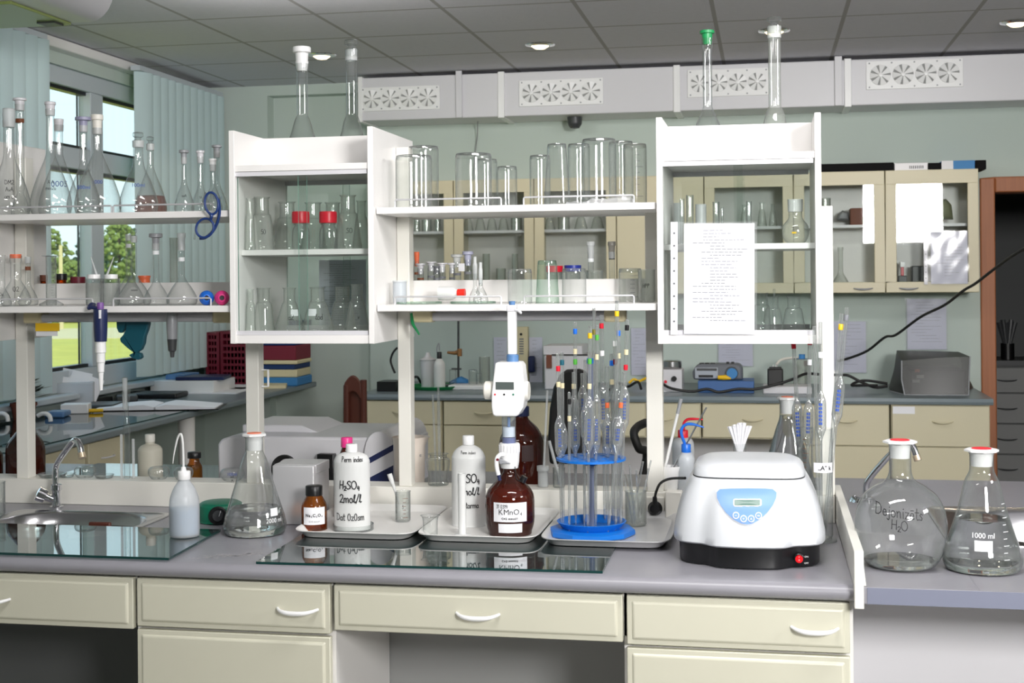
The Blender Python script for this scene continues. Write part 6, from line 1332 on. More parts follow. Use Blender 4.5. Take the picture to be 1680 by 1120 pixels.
# right of the fourth post
x, s, H = place(1099, 3.95, LZ, 764); r = 15 * s
o = thing('mixing_jug', 'white porcelain jug with spout holding stirring rods', 'jug', (x, 3.95, LZ)); rings = []
for rr_, z_, sp_ in ((.8, .001, 0), (.9, .005, 0), (1.0, H * .8, 0.1), (1.04, H, .38)): rings.append([(r * rr_ * (1 + sp_ * max(0, math.cos(2 * math.pi * k / N)) ** 5) * math.cos(2 * math.pi * k / N), r * rr_ * math.sin(2 * math.pi * k / N), z_) for k in range(N)])
MB().loft(rings, cap1=False).build('jug_body', 'plastic', o)
for xb, xt, yt, m, lab in ((1090, 1117, 655, 'milky2', 'white stirring rod with dark rubber end in the porcelain jug'), (1102, 1159, 668, 'steel', 'thin steel spatula leaning right out of the porcelain jug')):
    a, b = at(xb, 772, Y=3.95), at(xt, yt, Y=3.96); q = thing('stirring_rod', lab, 'stirring rod', tuple(a), 'rods in the porcelain jug')
    MB().tube([a, b], .0045 if xb == 1090 else .0026, 10).build('rod', m, q, world=True)
    if xb == 1090: MB().tube([a + (b - a) * .80, b + (b - a) * .01], .0055, 10).build('rubber_end', 'inkbrown' if 0 else 'grey', q, world=True)
o, pr, s = bottle('wash_bottle', 'wash bottle with red cap and red bent tube behind the porcelain jug', 1121, 4.07, WT, [(17, 812), (18, 808), (18, 750), (18, 728), (15, 720), (9, 717)], 'milky', ('red', 8.5, 718, 705), group='wash bottles beyond the ledge')
MB().tube(curve3([at(1122, 706, Y=4.07), at(1122, 694, Y=4.07), at(1128, 688, Y=4.07), at(1140, 687, Y=4.07), at(1153, 688, Y=4.07)]), [.0042] * 18 + [.0040 - .0003 * k for k in range(7)], 10).build('bent_tube', 'red', o, world=True)
o, pr, s = bottle('wash_bottle', 'wash bottle with blue cap and blue bent tube on the ledge', 1126, 3.955, LZ, [(13, 801), (14, 798), (14, 765), (13.5, 750), (10, 744), (7, 741)], 'milky', ('blue2', 7.8, 742, 728), group='wash bottles beyond the ledge')
MB().tube(curve3([at(1124, 729, Y=3.955), at(1118, 712, Y=3.95), at(1119, 702, Y=3.95), at(1126, 696, Y=3.95), at(1138, 696, Y=3.95), at(1155, 701, Y=3.95)]), [.0045] * 24 + [.0042 - .0004 * k for k in range(7)], 10).build('bent_tube', 'blue2', o, world=True)
o, pr, s = bottle('paper_bottle', 'glass bottle behind the centrifuge holding folded filter papers', 1214, 3.95, LZ, [(18, 801), (19, 798), (19, 775), (15, 760), (11, 750), (10.5, 735), (11, 727)], 'glass2')
for k, (dx, tw, yt) in enumerate(((-13, -.5, 700), (-5, .2, 697), (3, .5, 694), (12, .9, 699), (0, 1.4, 701))):
    b = at(1214 + dx * .15, 745, Y=3.95 + .002 * k); t = at(1214 + dx, yt, Y=3.94 + .006 * k); mb = MB(); rings = []
    for f, w in ((0, .003), (.5, .007), (1, .014)):
        c_ = b + (t - b) * f; rings.append([c_ + Vector((w * math.cos(a + tw) * (.5 if j % 2 else 1), w * .6 * math.sin(a + tw) * (.5 if j % 2 else 1), .002 * (j % 2))) for j, a in enumerate([2 * math.pi * i / 14 for i in range(14)])])
    mb.loft(rings, cap1=False); tag(mb.build('filter_paper', 'paper', loc=tuple(b), world=True, angle=20), 'folded white filter paper %s in the bottle neck' % ('leaning left', 'second from left', 'tallest in the middle', 'leaning right', 'lowest at the back')[k], 'filter paper', 'filter papers in the bottle')
# ================================================================ BACK OF THE ROOM
CZ = .905
def bxp(name, label, cat, x0, x1, y0, y1, Y, dep, mat, z0=None, group=None, bevel=.006):
    a, b = at(x0, (y0 + y1) / 2, Y=Y), at(x1, (y0 + y1) / 2, Y=Y); zt = at((x0 + x1) / 2, y0, Y=Y).z; zb = at((x0 + x1) / 2, y1, Y=Y).z if z0 is None else z0
    return tag(MB().box(a.x, b.x, Y, Y + dep, zb, zt).build(name, mat, loc=((a.x + b.x) / 2, Y, zb), world=True, bevel=bevel), label, cat, group)
def part(o, name, x0, x1, y0, y1, Y, dep, mat, bevel=.002, z0=None):
    a, b = at(x0, (y0 + y1) / 2, Y=Y), at(x1, (y0 + y1) / 2, Y=Y); zt = at((x0 + x1) / 2, y0, Y=Y).z; zb = at((x0 + x1) / 2, y1, Y=Y).z if z0 is None else z0
    return MB().box(a.x, b.x, Y, Y + dep, zb, zt).build(name, mat, o, world=True, bevel=bevel)
def disc(o, name, px, py, rpx, Y, h, mat, seg=24):
    p = at(px, py, Y=Y); r = rpx * scl(px, Y); return MB().lathe([(r, 0), (r * .95, h), (0, h)], (p.x, Y, p.z), seg, Matrix.Rotation(math.radians(90), 4, 'X')).build(name, mat, o, world=True)
# counter, left to right
o = thing('router', 'small black box with white lettering at the left end of the counter', 'electronics box', (at(632, 630, Y=7.95).x, 7.95, CZ)); part(o, 'case', 618, 650, 626, 638, 7.95, .16, 'black', z0=CZ)
MB().tube(curve3([at(648, 612, Y=8.3), at(643, 600, Y=8.3), at(641, 590, Y=8.3), at(645, 578, Y=8.3), at(652, 570, Y=8.3)]), .007, 8).build('cable', 'rubber', o, world=True)
MB().tube(curve3([at(650, 628, Y=8.05), at(672, 622, Y=8.05), at(684, 618, Y=8.2), at(690, 627, Y=8.3)]), .008, 8).build('cable', 'rubber', o, world=True)
p = at(712, 638, Y=8.15)
tag(MB().lathe([(0, .001), (.16, .001), (.18, .02), (.175, .022), (.155, .006), (0, .006)], seg=36).build('round_tray', 'grass_green', loc=(p.x, 8.2, CZ)), 'green round tray under two grey jugs on the back counter', 'tray')
bottle('lidded_jug', 'pale grey jug with lid on the green tray', 702, 8.22, CZ + .007, [(10, 640), (11, 636), (12, 600), (13, 592), (14, 590), (6, 586), (3, 578)], 'greyw', group='jugs on the green tray')
o, pr, s = bottle('wash_bottle', 'grey wash bottle with black cap and wire tube on the green tray', 721, 8.12, CZ + .007, [(9, 640), (9.5, 636), (9.5, 610), (9, 597), (5, 590), (4, 588)], 'milky2', ('black', 4, 589, 577), group='jugs on the green tray')
MB().tube(curve3([at(717, 578, Y=8.12), at(717, 570, Y=8.12), at(720, 563, Y=8.12), at(721, 575, Y=8.12)]), .004, 6).build('bent_tube', 'grey', o, world=True)
Y = 8.35; o = thing('lab_stand', 'tall laboratory stand with brass clamp on the back counter', 'stand', (at(752, 630, Y=Y).x, Y, CZ))
MB().tube([at(752, 632, Y=Y), at(752, 520, Y=Y)], .007, 10).build('rod', 'dkgrey', o, world=True); c = at(752, 640, Y=Y); MB().box(c.x - .09, c.x + .09, Y - .12, Y + .06, CZ, CZ + .018).build('base', 'dkgrey', o, world=True, bevel=.004)
MB().tube([at(734, 578, Y=Y), at(745, 579, Y=Y), at(757, 577, Y=Y)], [.008, .012, .02], 10).build('clamp', 'brass', o, world=True); MB().tube([at(754, 572, Y=Y - .02), at(754, 584, Y=Y - .02)], .016, 10).build('clamp_boss', 'brass', o, world=True)
MB().tube([at(741, 605, Y=Y), at(757, 605, Y=Y)], .006, 8).build('ring_clamp', 'dkgrey', o, world=True)
bxp('instrument_tray', 'white flat tray of inverted glasses on the back counter', 'tray', 735, 797, 632, 637, 8.1, .3, 'plastic', CZ)
for xc, hw, top, lab in ((743, 6, 606, 'small inverted glass at the left of the white tray'), (776, 7, 606, 'inverted glass with bright highlight on the white tray'), (786, 5, 612, 'short glass beside the highlighted one')): cyl(lab, xc, 8.2, CZ + .016, top, hw, 'inverted_beaker', 'beaker', 'glasses on the white back tray', 'glass', inv=True)
o = blob('blue_cloth', 'crumpled light blue cloth on the white back tray', 'cloth', [(737, 626), (748, 620), (757, 617), (768, 622), (769, 629), (738, 630)], 'ltblue', 8.28, .04)
cyl('tall clear jar with a narrow tube on the back counter', 795, 8.3, CZ, 585, 9, 'tall_jar', 'jar', None, 'glassd')
Y = 8.70; o = thing('intercom', 'tall beige wall intercom with a navy handset', 'intercom', tuple(at(857, 630, Y=Y))); part(o, 'back_plate', 848, 866, 536, 625, Y, .045, 'card'); part(o, 'handset', 866, 877, 584, 611, Y - .02, .05, 'navy', .012); disc(o, 'lens', 855, 548, 2, Y, .01, 'black')
bx_ = MB()
for k in range(7): a, b = at(852, 555 + k * 4, Y=Y - .001), at(859, 557 + k * 4, Y=Y - .001); bx_.box(a.x, b.x, Y - .002, Y, b.z, a.z)
bx_.build('printed_strip', 'inkgrey', o, world=True)
Yw = 8.745
sheet('wall_notice', 'white notice on the wall left of the intercom', 809, 833, 552, 628, Yw - .012, 'paper_b', False, 10, 'papers pinned to the back wall', 2)
sheet('wall_notice', 'white notice on the wall right of the intercom', 867, 891, 552, 630, Yw - .012, 'paper_b', False, 10, 'papers pinned to the back wall', 3)
sheet('wall_notice', 'printed notice on the wall left of the fourth post', 1034, 1062, 537, 616, Yw - .012, 'paper_b', True, 12, 'papers pinned to the back wall', 4, False)
sheet('wall_notice', 'printed notice in a sleeve above the radio', 1176, 1237, 540, 601, Yw - .014, 'paper_b', True, 12, 'papers pinned to the back wall', 5, False)
sheet('wall_notice', 'shiny sleeved notice right of the white post', 1362, 1423, 526, 612, Yw - .014, 'paper_b', True, 12, 'papers pinned to the back wall', 6, False)
sheet('wall_notice', 'shiny sleeved notice above the covered printer', 1485, 1555, 489, 574, Yw - .014, 'paper_b', True, 14, 'papers pinned to the back wall', 7, False)
# printer box behind the stand
Y = 8.15; o = thing('printer', 'white printer with brown card on the back counter behind the blue stand', 'printer', (at(927, 630, Y=Y).x, Y, CZ))
a, b = at(893, 600, Y=Y), at(965, 600, Y=Y); part(o, 'lower_case', 893, 966, 583, 632, Y, .4, 'greyw', .01, CZ); part(o, 'paper_feed', 891, 955, 567, 582, Y + .05, .3, 'grey' if 0 else 'greyw', .004); part(o, 'brown_card', 896, 905, 582, 604, Y - .012, .01, 'brown'); part(o, 'dark_slot', 905, 964, 581, 583, Y - .004, .01, 'black')
# wire basket of bits
tag(MB().tube(curve3([at(1000, 640, Y=8.1), at(1012, 628, Y=8.1), at(1030, 634, Y=8.2), at(1046, 626, Y=8.1), at(1052, 638, Y=8.05)]), .008, 8).build('cable_bundle', 'rubber', loc=tuple(at(1030, 640, Y=8.1)), world=True), 'bundle of black cables on the counter left of the fourth post', 'cable')
tag(MB().tube(curve3([at(1032, 628, Y=8.15), at(1040, 622, Y=8.15), at(1048, 625, Y=8.15), at(1060, 620, Y=8.2)]), .008, 8).build('yellow_cable', 'yellow', loc=tuple(at(1040, 628, Y=8.15)), world=True), 'yellow cable end lying among the black cables', 'cable')
Y = 8.05; o = thing('power_supply', 'pale grey power supply box with black knob behind the fourth post', 'power supply', (at(1103, 625, Y=Y).x, Y, CZ)); part(o, 'case', 1080, 1119, 606, 634, Y, .2, 'greyw', .004, CZ)
disc(o, 'knob', 1106, 621, 4.5, Y, .02, 'black'); disc(o, 'indicator', 1092, 626, 2.5, Y, .006, 'red'); c = at(1102, 604, Y=Y + .08); MB().lathe([(.055, 0), (.06, .01), (.06, .045), (.05, .05), (0, .05)], (c.x, Y + .08, at(1102, 606, Y=Y).z), 28).build('top_plate', 'steel', o, world=True)
Y = 8.02; o = thing('blue_box', 'blue flat box under the radio cassette player', 'box', (at(1190, 640, Y=Y).x, Y, CZ)); part(o, 'case', 1145, 1237, 625, 646, Y, .26, pm('box_blue', c8(58, 100, 158), .45), .004, CZ)
zt = at(1190, 625, Y=Y).z; Y = 8.10; o = thing('radio_cassette', 'grey radio cassette player with a pale blue disc on the blue box', 'radio', (at(1178, 620, Y=Y).x, Y, zt))
P = [at(px, py, Y=Y) for px, py in ((1137, 624), (1136, 610), (1141, 600), (1150, 597), (1212, 597), (1218, 602), (1219, 624))]
MB().prism([(p.x, max(p.z, zt + .001)) for p in P], Y, Y + .16, 'y').build('body', pm('radio_grey', c8(104, 108, 116), .4), o, world=True, bevel=.015)
part(o, 'cassette_deck', 1140, 1178, 603, 621, Y - .012, .02, pm('radio_silver', c8(170, 176, 186), .3), .004); part(o, 'tuner_scale', 1143, 1176, 604, 608, Y - .014, .006, 'dkgrey', 0); disc(o, 'speaker', 1200, 612, 11, Y, .012, 'dkgrey'); disc(o, 'blue_disc', 1201, 612.5, 9, Y - .014, .006, 'ltblue'); part(o, 'deck_window', 1146, 1170, 615, 619, Y - .015, .006, 'black', 0)
for px in (1151, 1160, 1169): part(o, 'key', px - 3.5, px + 3.5, 595, 598, Y + .02, .03, 'black')
for px in (1194, 1202): part(o, 'knob', px - 2.5, px + 2.5, 593.5, 598, Y + .02, .03, 'black')
p = at(1186, 621, Y=8.04); tag(MB().tube([at(1178, 619, Y=8.04), at(1190, 619, Y=8.035), at(1199, 621, Y=8.03)], [.012, .016, .006], 10).build('banana_plug', 'yellow', loc=(p.x, 8.04, zt), world=True), 'yellow tool lying on the blue box before the radio', 'tool')
Y = 8.08; o = thing('power_adaptor', 'black power adaptor standing on the counter right of the blue box', 'adaptor', (at(1273, 630, Y=Y).x, Y, CZ)); part(o, 'body', 1259, 1285, 605, 632, Y, .08, 'black', .008, CZ); part(o, 'pin', 1267.5, 1269.5, 598, 606, Y + .03, .01, 'steel', 0); part(o, 'pin', 1273, 1275, 598, 606, Y + .03, .01, 'steel', 0); part(o, 'shoulder', 1262, 1282, 602, 606, Y + .01, .06, 'black', .004)
bxp('flat_device', 'flat white plastic lid lying on the counter right of the adaptor', 'lid', 1252, 1332, 634, 641, 7.98, .2, 'greyw', CZ)
o = thing('cable_trailing', 'long black cable trailing over the counter before the blue box', 'cable', tuple(at(1200, 641, Y=7.93)))
MB().tube(curve3([at(1085, 628, Y=7.98), at(1102, 637, Y=7.93), at(1135, 642, Y=7.93), at(1160, 638, Y=7.93), at(1180, 643, Y=7.93), at(1210, 638, Y=7.93), at(1240, 638, Y=7.94), at(1275, 630, Y=7.97), at(1300, 622, Y=8.0), at(1322, 613, Y=8.05), at(1345, 614, Y=8.1), at(1376, 615, Y=8.2), at(1392, 616, Y=8.2), at(1412, 626, Y=8.2), at(1435, 635, Y=8.15), at(1456, 633, Y=8.15)]), .0085, 8).build('cable', 'rubber', o, world=True)
tag(MB().tube(curve3([at(1456, 629, Y=8.2), at(1420, 624, Y=8.2), at(1402, 628, Y=8.2), at(1398, 632, Y=8.15), at(1415, 632, Y=8.12), at(1440, 632, Y=8.1)]), .008, 8).build('cable_loop', 'rubber', loc=tuple(at(1420, 633, Y=8.15)), world=True), 'loop of black cable left of the covered printer', 'cable')
tag(MB().tube(curve3([at(1274, 598, Y=8.2), at(1282, 590, Y=8.25), at(1300, 587, Y=8.3), at(1318, 588, Y=8.3)]), .008, 8).build('grey_hose', 'offwhite', loc=tuple(at(1290, 590, Y=8.25)), world=True), 'pale thin hose arching behind the black adaptor', 'hose')
cyl('clear bottle with blue-topped tap behind the red-banded pipettes', 1316, 8.25, CZ, 588, 14, 'tap_bottle', 'bottle', None, 'glassd', cap=('ltblue', 5, 7))
cyl('red-capped slim bottle behind the clear tap bottle', 1325, 8.38, CZ, 600, 5, 'slim_bottle', 'bottle', None, 'glassd', cap=('maroon', 6, 8))
# covered printer
Y = 7.98; o = thing('covered_printer', 'dark printer under a smoky transparent dust cover near the doorway', 'printer', (at(1535, 640, Y=Y).x, Y, CZ))
part(o, 'printer_body', 1494, 1585, 607, 645, Y + .03, .42, pm('printer_dark', c8(58, 60, 66), .5), .01, CZ + .002)
for px, py, w, m in ((1505, 608, 4, 'orange'), (1510, 617.5, 6, 'paper'), (1503, 625, 6, 'paper')): part(o, 'sticker', px - w, px + w, py - 2.5, py + 2.5, Y + .026, .004, m, 0)
a, b = at(1484, 640, Y=Y).x, at(1589, 640, Y=Y).x; a2, b2 = at(1458, 640, Y=Y + .5).x, at(1597, 640, Y=Y + .5).x; zt = at(1540, 581, Y=Y + .1).z; rnd = random.Random(9)
def wob(p, k=.012): return tuple(Vector(p) + Vector((rnd.uniform(-k, k), rnd.uniform(-k, k), rnd.uniform(-k, k))))
low = [(a, Y, CZ + .002), ((a + b) / 2, Y - .015, CZ + .002), (b, Y, CZ + .002), (b + .03, Y + .25, CZ + .002), (b2, Y + .5, CZ + .002), ((a2 + b2) / 2, Y + .5, CZ + .002), (a2, Y + .5, CZ + .002), (a - .06, Y + .25, CZ + .002)]
up = [wob((a - .01, Y + .04, zt - .025)), wob(((a + b) / 2, Y + .03, zt - .015)), wob((b + .005, Y + .04, zt - .01)), wob((b, Y + .25, zt)), wob((b, Y + .45, zt - .01)), wob(((a + b) / 2, Y + .45, zt + .01)), wob((a, Y + .45, zt)), wob((a - .02, Y + .25, zt - .01))]
mid = [tuple(Vector(l) * .55 + Vector(u) * .45 + Vector((rnd.uniform(-.012, .012), rnd.uniform(-.012, .012), 0))) for l, u in zip(low, up)]
MB().loft([low, mid, up], cap0=False).build('dust_cover', 'cover', o, world=True, angle=20)
edge = MB()
for p, m_, q in ((low[0], mid[0], up[0]), (low[2], mid[2], up[2])): edge.tube([p, m_, q], .004, 6)
edge.tube([low[7], low[0], low[1], low[2], low[3]], .0035, 6); edge.build('cover_seam', 'grey', o, world=True)
# hanging cable on the right
tag(MB().tube(curve3([at(1376, 592, Y=8.3), at(1400, 585, Y=8.2), at(1425, 574, Y=8.1), at(1452, 553, Y=8.0), at(1470, 549, Y=7.9), at(1510, 520, Y=7.7), at(1550, 500, Y=7.5), at(1580, 477, Y=7.3), at(1600, 465, Y=7.2), at(1630, 442, Y=7.0), at(1660, 420, Y=6.8), at(1700, 396, Y=6.6), at(1800, 330, Y=6.0), (2.75, 5.6, 2.45), (3.1, 5.4, 2.92)]), .0075, 10).build('hanging_cable', 'rubber', loc=tuple(at(1376, 592, Y=8.3)), world=True), 'black cable slung across from the upper right down to the counter', 'cable')
bxp('cable_clip_box', 'small white socket box behind the yellow-banded pipette', 'socket', 1366, 1377, 608, 634, 8.70, .04, 'plastic')
# items on the cupboards
CT3 = 2.2252
for i, (x0, x1, y0, m, lab) in enumerate(((1345, 1466, 268, 'matblack', 'long black box lying on the right wall cupboards'), (1467, 1522, 267, 'greyw', 'pale grey switch box lying on the wall cupboards'), (1523, 1544, 267, 'matblack', 'small dark box right of the pale switch box'), (1545, 1600, 263, 'ltblue', 'blue and white box lying on the wall cupboards'), (1601, 1619, 262, 'matblack', 'dark box overhanging the right end of the cupboards'))):
    a, b = at(x0, 270, Y=8.46).x, at(x1, 270, Y=8.46).x; zt = max(at((x0 + x1) / 2, y0, Y=8.46).z, CT3 + .03)
    o = thing('flat_box', lab, 'box', ((a + b) / 2, 8.46, CT3), 'boxes on top of the wall cupboards'); MB().box(a, b, 8.44 + .01 * i, 8.70, CT3, zt).build('case', m, o, world=True, bevel=.003)
    if i == 1: g = MB(); [g.box(a + (b - a) * (.45 + .055 * k), a + (b - a) * (.48 + .055 * k), 8.448, 8.451, CT3 + .012, CT3 + .03) for k in range(8)]; g.build('ports', 'dkgrey', o, world=True)
    if i == 3: MB().box(a, a + (b - a) * .35, 8.468, 8.471, CT3 + .001, zt).build('white_end', 'paper', o, world=True)
# inside the wall cupboards
SZ, BZ = 1.902, 1.503
def ins(xs, z, Y=8.55):
    for xc, kind, hw, top, lab in xs:
        if kind == 'e': erlen(lab, xc, Y, z, top, hw, hw * .45, 'glassware in the wall cupboards', 'glassd', seg=20)
        else: cyl(lab, xc, Y, z, top, hw, 'glass_beaker', 'beaker', 'glassware in the wall cupboards', 'glassd')
D = 'in the cupboard '
ins([(684, 'c', 5, 352, 'slim beaker on the shelf ' + D + 'next to the left cabinet'), (700, 'c', 8, 350, 'wide beaker on the shelf ' + D + 'next to the left cabinet'), (718, 'c', 5, 354, 'right hand slim beaker ' + D + 'next to the left cabinet'),
     (768, 'e', 9, 350, 'leftmost conical flask ' + D + 'behind the vials'), (788, 'e', 9, 350, 'second conical flask ' + D + 'behind the vials'), (807, 'e', 9, 350, 'third conical flask ' + D + 'behind the vials'), (826, 'e', 9, 350, 'fourth conical flask ' + D + 'behind the vials'), (847, 'c', 9, 350, 'beaker at the right ' + D + 'behind the vials'),
     (902, 'e', 9, 350, 'left conical flask on the shelf ' + D + 'behind the tumbler'), (925, 'c', 10, 346, 'wide beaker on the shelf ' + D + 'behind the tumbler'), (953, 'e', 11, 348, 'round conical flask on the shelf ' + D + 'behind the tumbler'), (980, 'e', 11, 348, 'right conical flask on the shelf ' + D + 'behind the tumbler')], SZ)
ins([(770, 'e', 8, 418, 'conical flask at the bottom left ' + D + 'behind the vials'), (798, 'c', 6, 416, 'slim beaker at the bottom ' + D + 'behind the vials'), (822, 'c', 8, 440, 'low beaker at the bottom ' + D + 'behind the vials'), (845, 'c', 5, 416, 'slim beaker at the bottom right ' + D + 'behind the vials')], BZ)
ins([(1221, 'e', 7, 336, 'left conical flask ' + D + 'seen through the right cabinet'), (1250, 'e', 8, 332, 'brown-stoppered conical flask ' + D + 'seen through the right cabinet'), (1268, 'e', 7, 334, 'right conical flask ' + D + 'seen through the right cabinet'), (1354, 'c', 9, 325, 'glass with bent tube ' + D + 'right of the white post')], SZ)
bxp('brown_box', 'small brown cardboard box on the cupboard shelf right of the post', 'box', 1395, 1416, 341, 364, 8.52, .12, 'brown', SZ)
volflask('long-necked flask at the bottom of the cupboard right of the post', 1379, 8.55, BZ, 405, 15, 4, 0, 0, None, 'glassware in the wall cupboards', 'glassd', bh=2, ground=False)
blob('grey_bag', 'grey crumpled bag beside the brown cardboard box', 'bag', [(1372, 362), (1374, 352), (1382, 345), (1392, 348), (1394, 362)], 'grey', 8.6, .05)
blob('green_bag', 'dark and pale green bag on the shelf of the right cupboard', 'bag', [(1520, 360), (1520, 340), (1532, 331), (1552, 326), (1561, 336), (1564, 360)], pm('bag_green', c8(120, 124, 92), .6), 8.55, .06)
o = thing('drip_counter', 'small red and white instrument at the bottom of the right cupboard', 'instrument', (at(1481, 460, Y=8.55).x, 8.55, BZ)); part(o, 'stand', 1474, 1488, 452, 465, 8.55, .06, 'dkgrey', .004, BZ); part(o, 'column', 1478, 1483, 433, 452, 8.56, .03, 'red'); part(o, 'head', 1477, 1485, 429, 438, 8.55, .04, 'plastic')
bxp('dark_apparatus', 'dark apparatus beside the red and white instrument', 'instrument', 1496, 1516, 436, 466, 8.55, .10, 'dkgrey', BZ)
sheet('door_notice', 'sheet in a punched sleeve on the right wall cupboard door', 1515, 1590, 379, 466, 8.370, 'paper_b', True, 14, None, 8)
# chairs
Y = 5.9; c = at(940, 700, Y=Y); o = thing('office_chair', 'black office chair with rounded back behind the bench', 'chair', (c.x, Y, 0))
P = [(903, 760), (900, 720), (903, 670), (909, 635), (920, 613), (930, 606), (950, 605), (962, 609), (966, 625), (966, 690), (964, 760)]
MB().prism([(p.x, p.z) for p in [at(x, y, Y=Y) for x, y in P]], Y - .03, Y + .03, 'y').build('backrest', 'rubber', o, world=True, bevel=.012)
zs = .46; MB().box(c.x - .22, c.x + .24, Y + .05, Y + .5, zs - .05, zs + .03).build('seat', 'rubber', o, world=True, bevel=.03)
MB().lathe([(.028, .08), (.028, .41)], (c.x, Y + .27, 0), 12).build('column', 'black', o, world=True)
MB().tube([(c.x - .05, Y + .04, .43), (c.x - .05, Y - .02, .50), (c.x - .05, Y - .01, .72)], .02, 8).build('back_bracket', 'black', o, world=True)
for k in range(5):
    a = k * 2 * math.pi / 5 + .3; q = MB().tube([(c.x, Y + .27, .10), (c.x + .28 * math.cos(a), Y + .27 + .28 * math.sin(a), .07)], [.025, .016], 8).build('leg', 'black', o, world=True)
    MB().lathe([(0, 0), (.02, 0), (.025, .025), (.02, .05), (0, .05)], (c.x + .28 * math.cos(a), Y + .27 + .28 * math.sin(a), .001), 12).build('castor', 'black', q, world=True)
MB().tube(curve3([at(1060, 693, Y=6.2), at(1046, 700, Y=6.15), at(1040, 712, Y=6.1), at(1048, 735, Y=6.1), at(1061, 752, Y=6.15), (c.x + .22, Y + .25, zs)]), .02, 10).build('armrest', 'rubber', o, world=True)
Y = 7.15; a, b = at(560, 690, Y=Y), at(602, 690, Y=Y); o = thing('wooden_chair', 'dark red-brown wooden chair in the far left corner', 'chair', ((a.x + b.x) / 2, Y, 0))
zt = at(580, 622, Y=Y).z
for x_, dz in ((a.x + .03, -.03), (b.x - .02, 0)): MB().tube([(x_, Y + .02, .001), (x_, Y, .45), (x_ + .012, Y - .03, zt + dz)], [.02, .022, .018], 10).build('leg', 'dkwood', o, world=True)
for x_ in (a.x + .03, b.x - .02): MB().tube([(x_, Y + .40, .001), (x_, Y + .40, .43)], .02, 10).build('leg', 'dkwood', o, world=True)
MB().box(a.x, b.x, Y - .02, Y + .44, .43, .46).build('seat', 'dkwood', o, world=True, bevel=.01)
MB().loft([[(a.x + .03 + (b.x - a.x - .05) * t, Y - .03 + dy, zt - .11 + dz_ + .045 * math.sin(t * math.pi)) for dy, dz_ in ((-.012, 0), (.012, 0), (.012, .09), (-.012, .09))] for t in [k / 8 for k in range(9)]]).build('top_rail', 'dkwood', o, world=True, bevel=.006)
MB().box((a.x + b.x) / 2 - .05, (a.x + b.x) / 2 + .05, Y - .012, Y + .004, .46, zt - .06).build('back_splat', 'dkwood', o, world=True)
# ================================================================ ON THE WINDOW WORKTOP
SZ_ = .906; TZ_ = .9005
def flat(name, label, cat, cx, cy, w, d, rz, z0, h, mat, group=None, bevel=.003):
    o = MB().box(-w / 2, w / 2, -d / 2, d / 2, 0, h).build(name, mat, None, loc=(cx, cy, z0), bevel=bevel); o.rotation_euler = (0, 0, rz); return tag(o, label, cat, group)
p = at(262, 668, Z=.91); o = thing('open_notebook', 'open notebook with white pages on the window worktop', 'notebook', (p.x, p.y, TZ_ + .006), rz=.25)
MB().box(-.34, .34, -.15, .15, 0, .004).build('cover', 'black', o)
for sx in (-1, 1): MB().prism([(sx * .005, .004), (sx * .005, .018), (sx * .06, .030), (sx * .16, .024), (sx * .32, .010), (sx * .32, .004)], -.14, .14, 'y').build('page_block', 'paper', o)
for px, py, w, d, rz, lab in ((365, 640, .30, .42, .1, 'loose white sheets under the white post at the window worktop'), (395, 634, .26, .36, -.2, 'loose white sheets below the red file rack')):
    q = at(px, py, Z=.905); flat('paper_sheets', lab, 'paper', q.x, q.y, w, d, rz, TZ_, .006, 'paper', 'papers on the window worktop', 0)
q = at(322, 633, Z=.93); flat('white_box', 'flat white box beside the window under blue booklets', 'box', q.x - .02, q.y, .42, .34, 0, TZ_, .075, 'plastic', None)
flat('blue_booklet', 'dark blue booklet on the flat white box', 'booklet', q.x + .06, q.y - .02, .30, .24, .2, TZ_ + .0755, .022, 'navy', 'booklets on the white box'); flat('blue_booklet', 'grey-blue spiral booklet on the flat white box edge', 'booklet', q.x - .11, q.y + .04, .12, .24, 0, TZ_ + .0757, .030, 'steelblue', 'booklets on the white box')
# red file rack
def rack(label, px0, px1, pyt, pyb, Y):
    a, b = at(px0, pyb, Y=Y), at(px1, pyb, Y=Y); zt, zb = at(px0, pyt, Y=Y).z, max(at(px0, pyb, Y=Y).z, TZ_)
    zb = TZ_; o = thing('file_rack', label, 'file rack', ((a.x + b.x) / 2, Y, zb), 'maroon slatted file racks')
    MB().box(a.x, a.x + .02, Y, Y + .28, zb, zt).build('side', 'maroon', o, world=True); MB().box(b.x - .02, b.x, Y, Y + .28, zb, zt).build('side', 'maroon', o, world=True)
    n = 8; m = MB()
    for k in range(n + 1): z = zb + (zt - zb - .02) * k / n; MB().box(a.x + .02, b.x - .02, Y, Y + .28, z, z + .016).build('shelf', 'maroon', o, world=True)
    w = int((b.x - a.x) / .028)
    for k in range(1, w): x = a.x + .02 + (b.x - a.x - .04) * k / w; m.box(x - .003, x + .003, Y + .005, Y + .011, zb + .01, zt - .01)
    m.build('slats', 'maroonc', o, world=True)
    MB().box(a.x + .02, b.x - .02, Y + .26, Y + .275, zb + .01, zt - .01).build('back', pm('pale_contents', c8(150, 120, 130), .7) if 'pale_contents' not in bpy.data.materials else bpy.data.materials['pale_contents'], o, world=True)
rack('narrow maroon slatted file rack nearest the window', 338, 360, 545, 628, 8.40); rack('wide maroon slatted file rack behind the left post', 362, 406, 543, 628, 8.40)
q = at(500, 615, Y=8.3); Y = 8.25
x = at(455, 600, Y=Y).x; z = TZ_
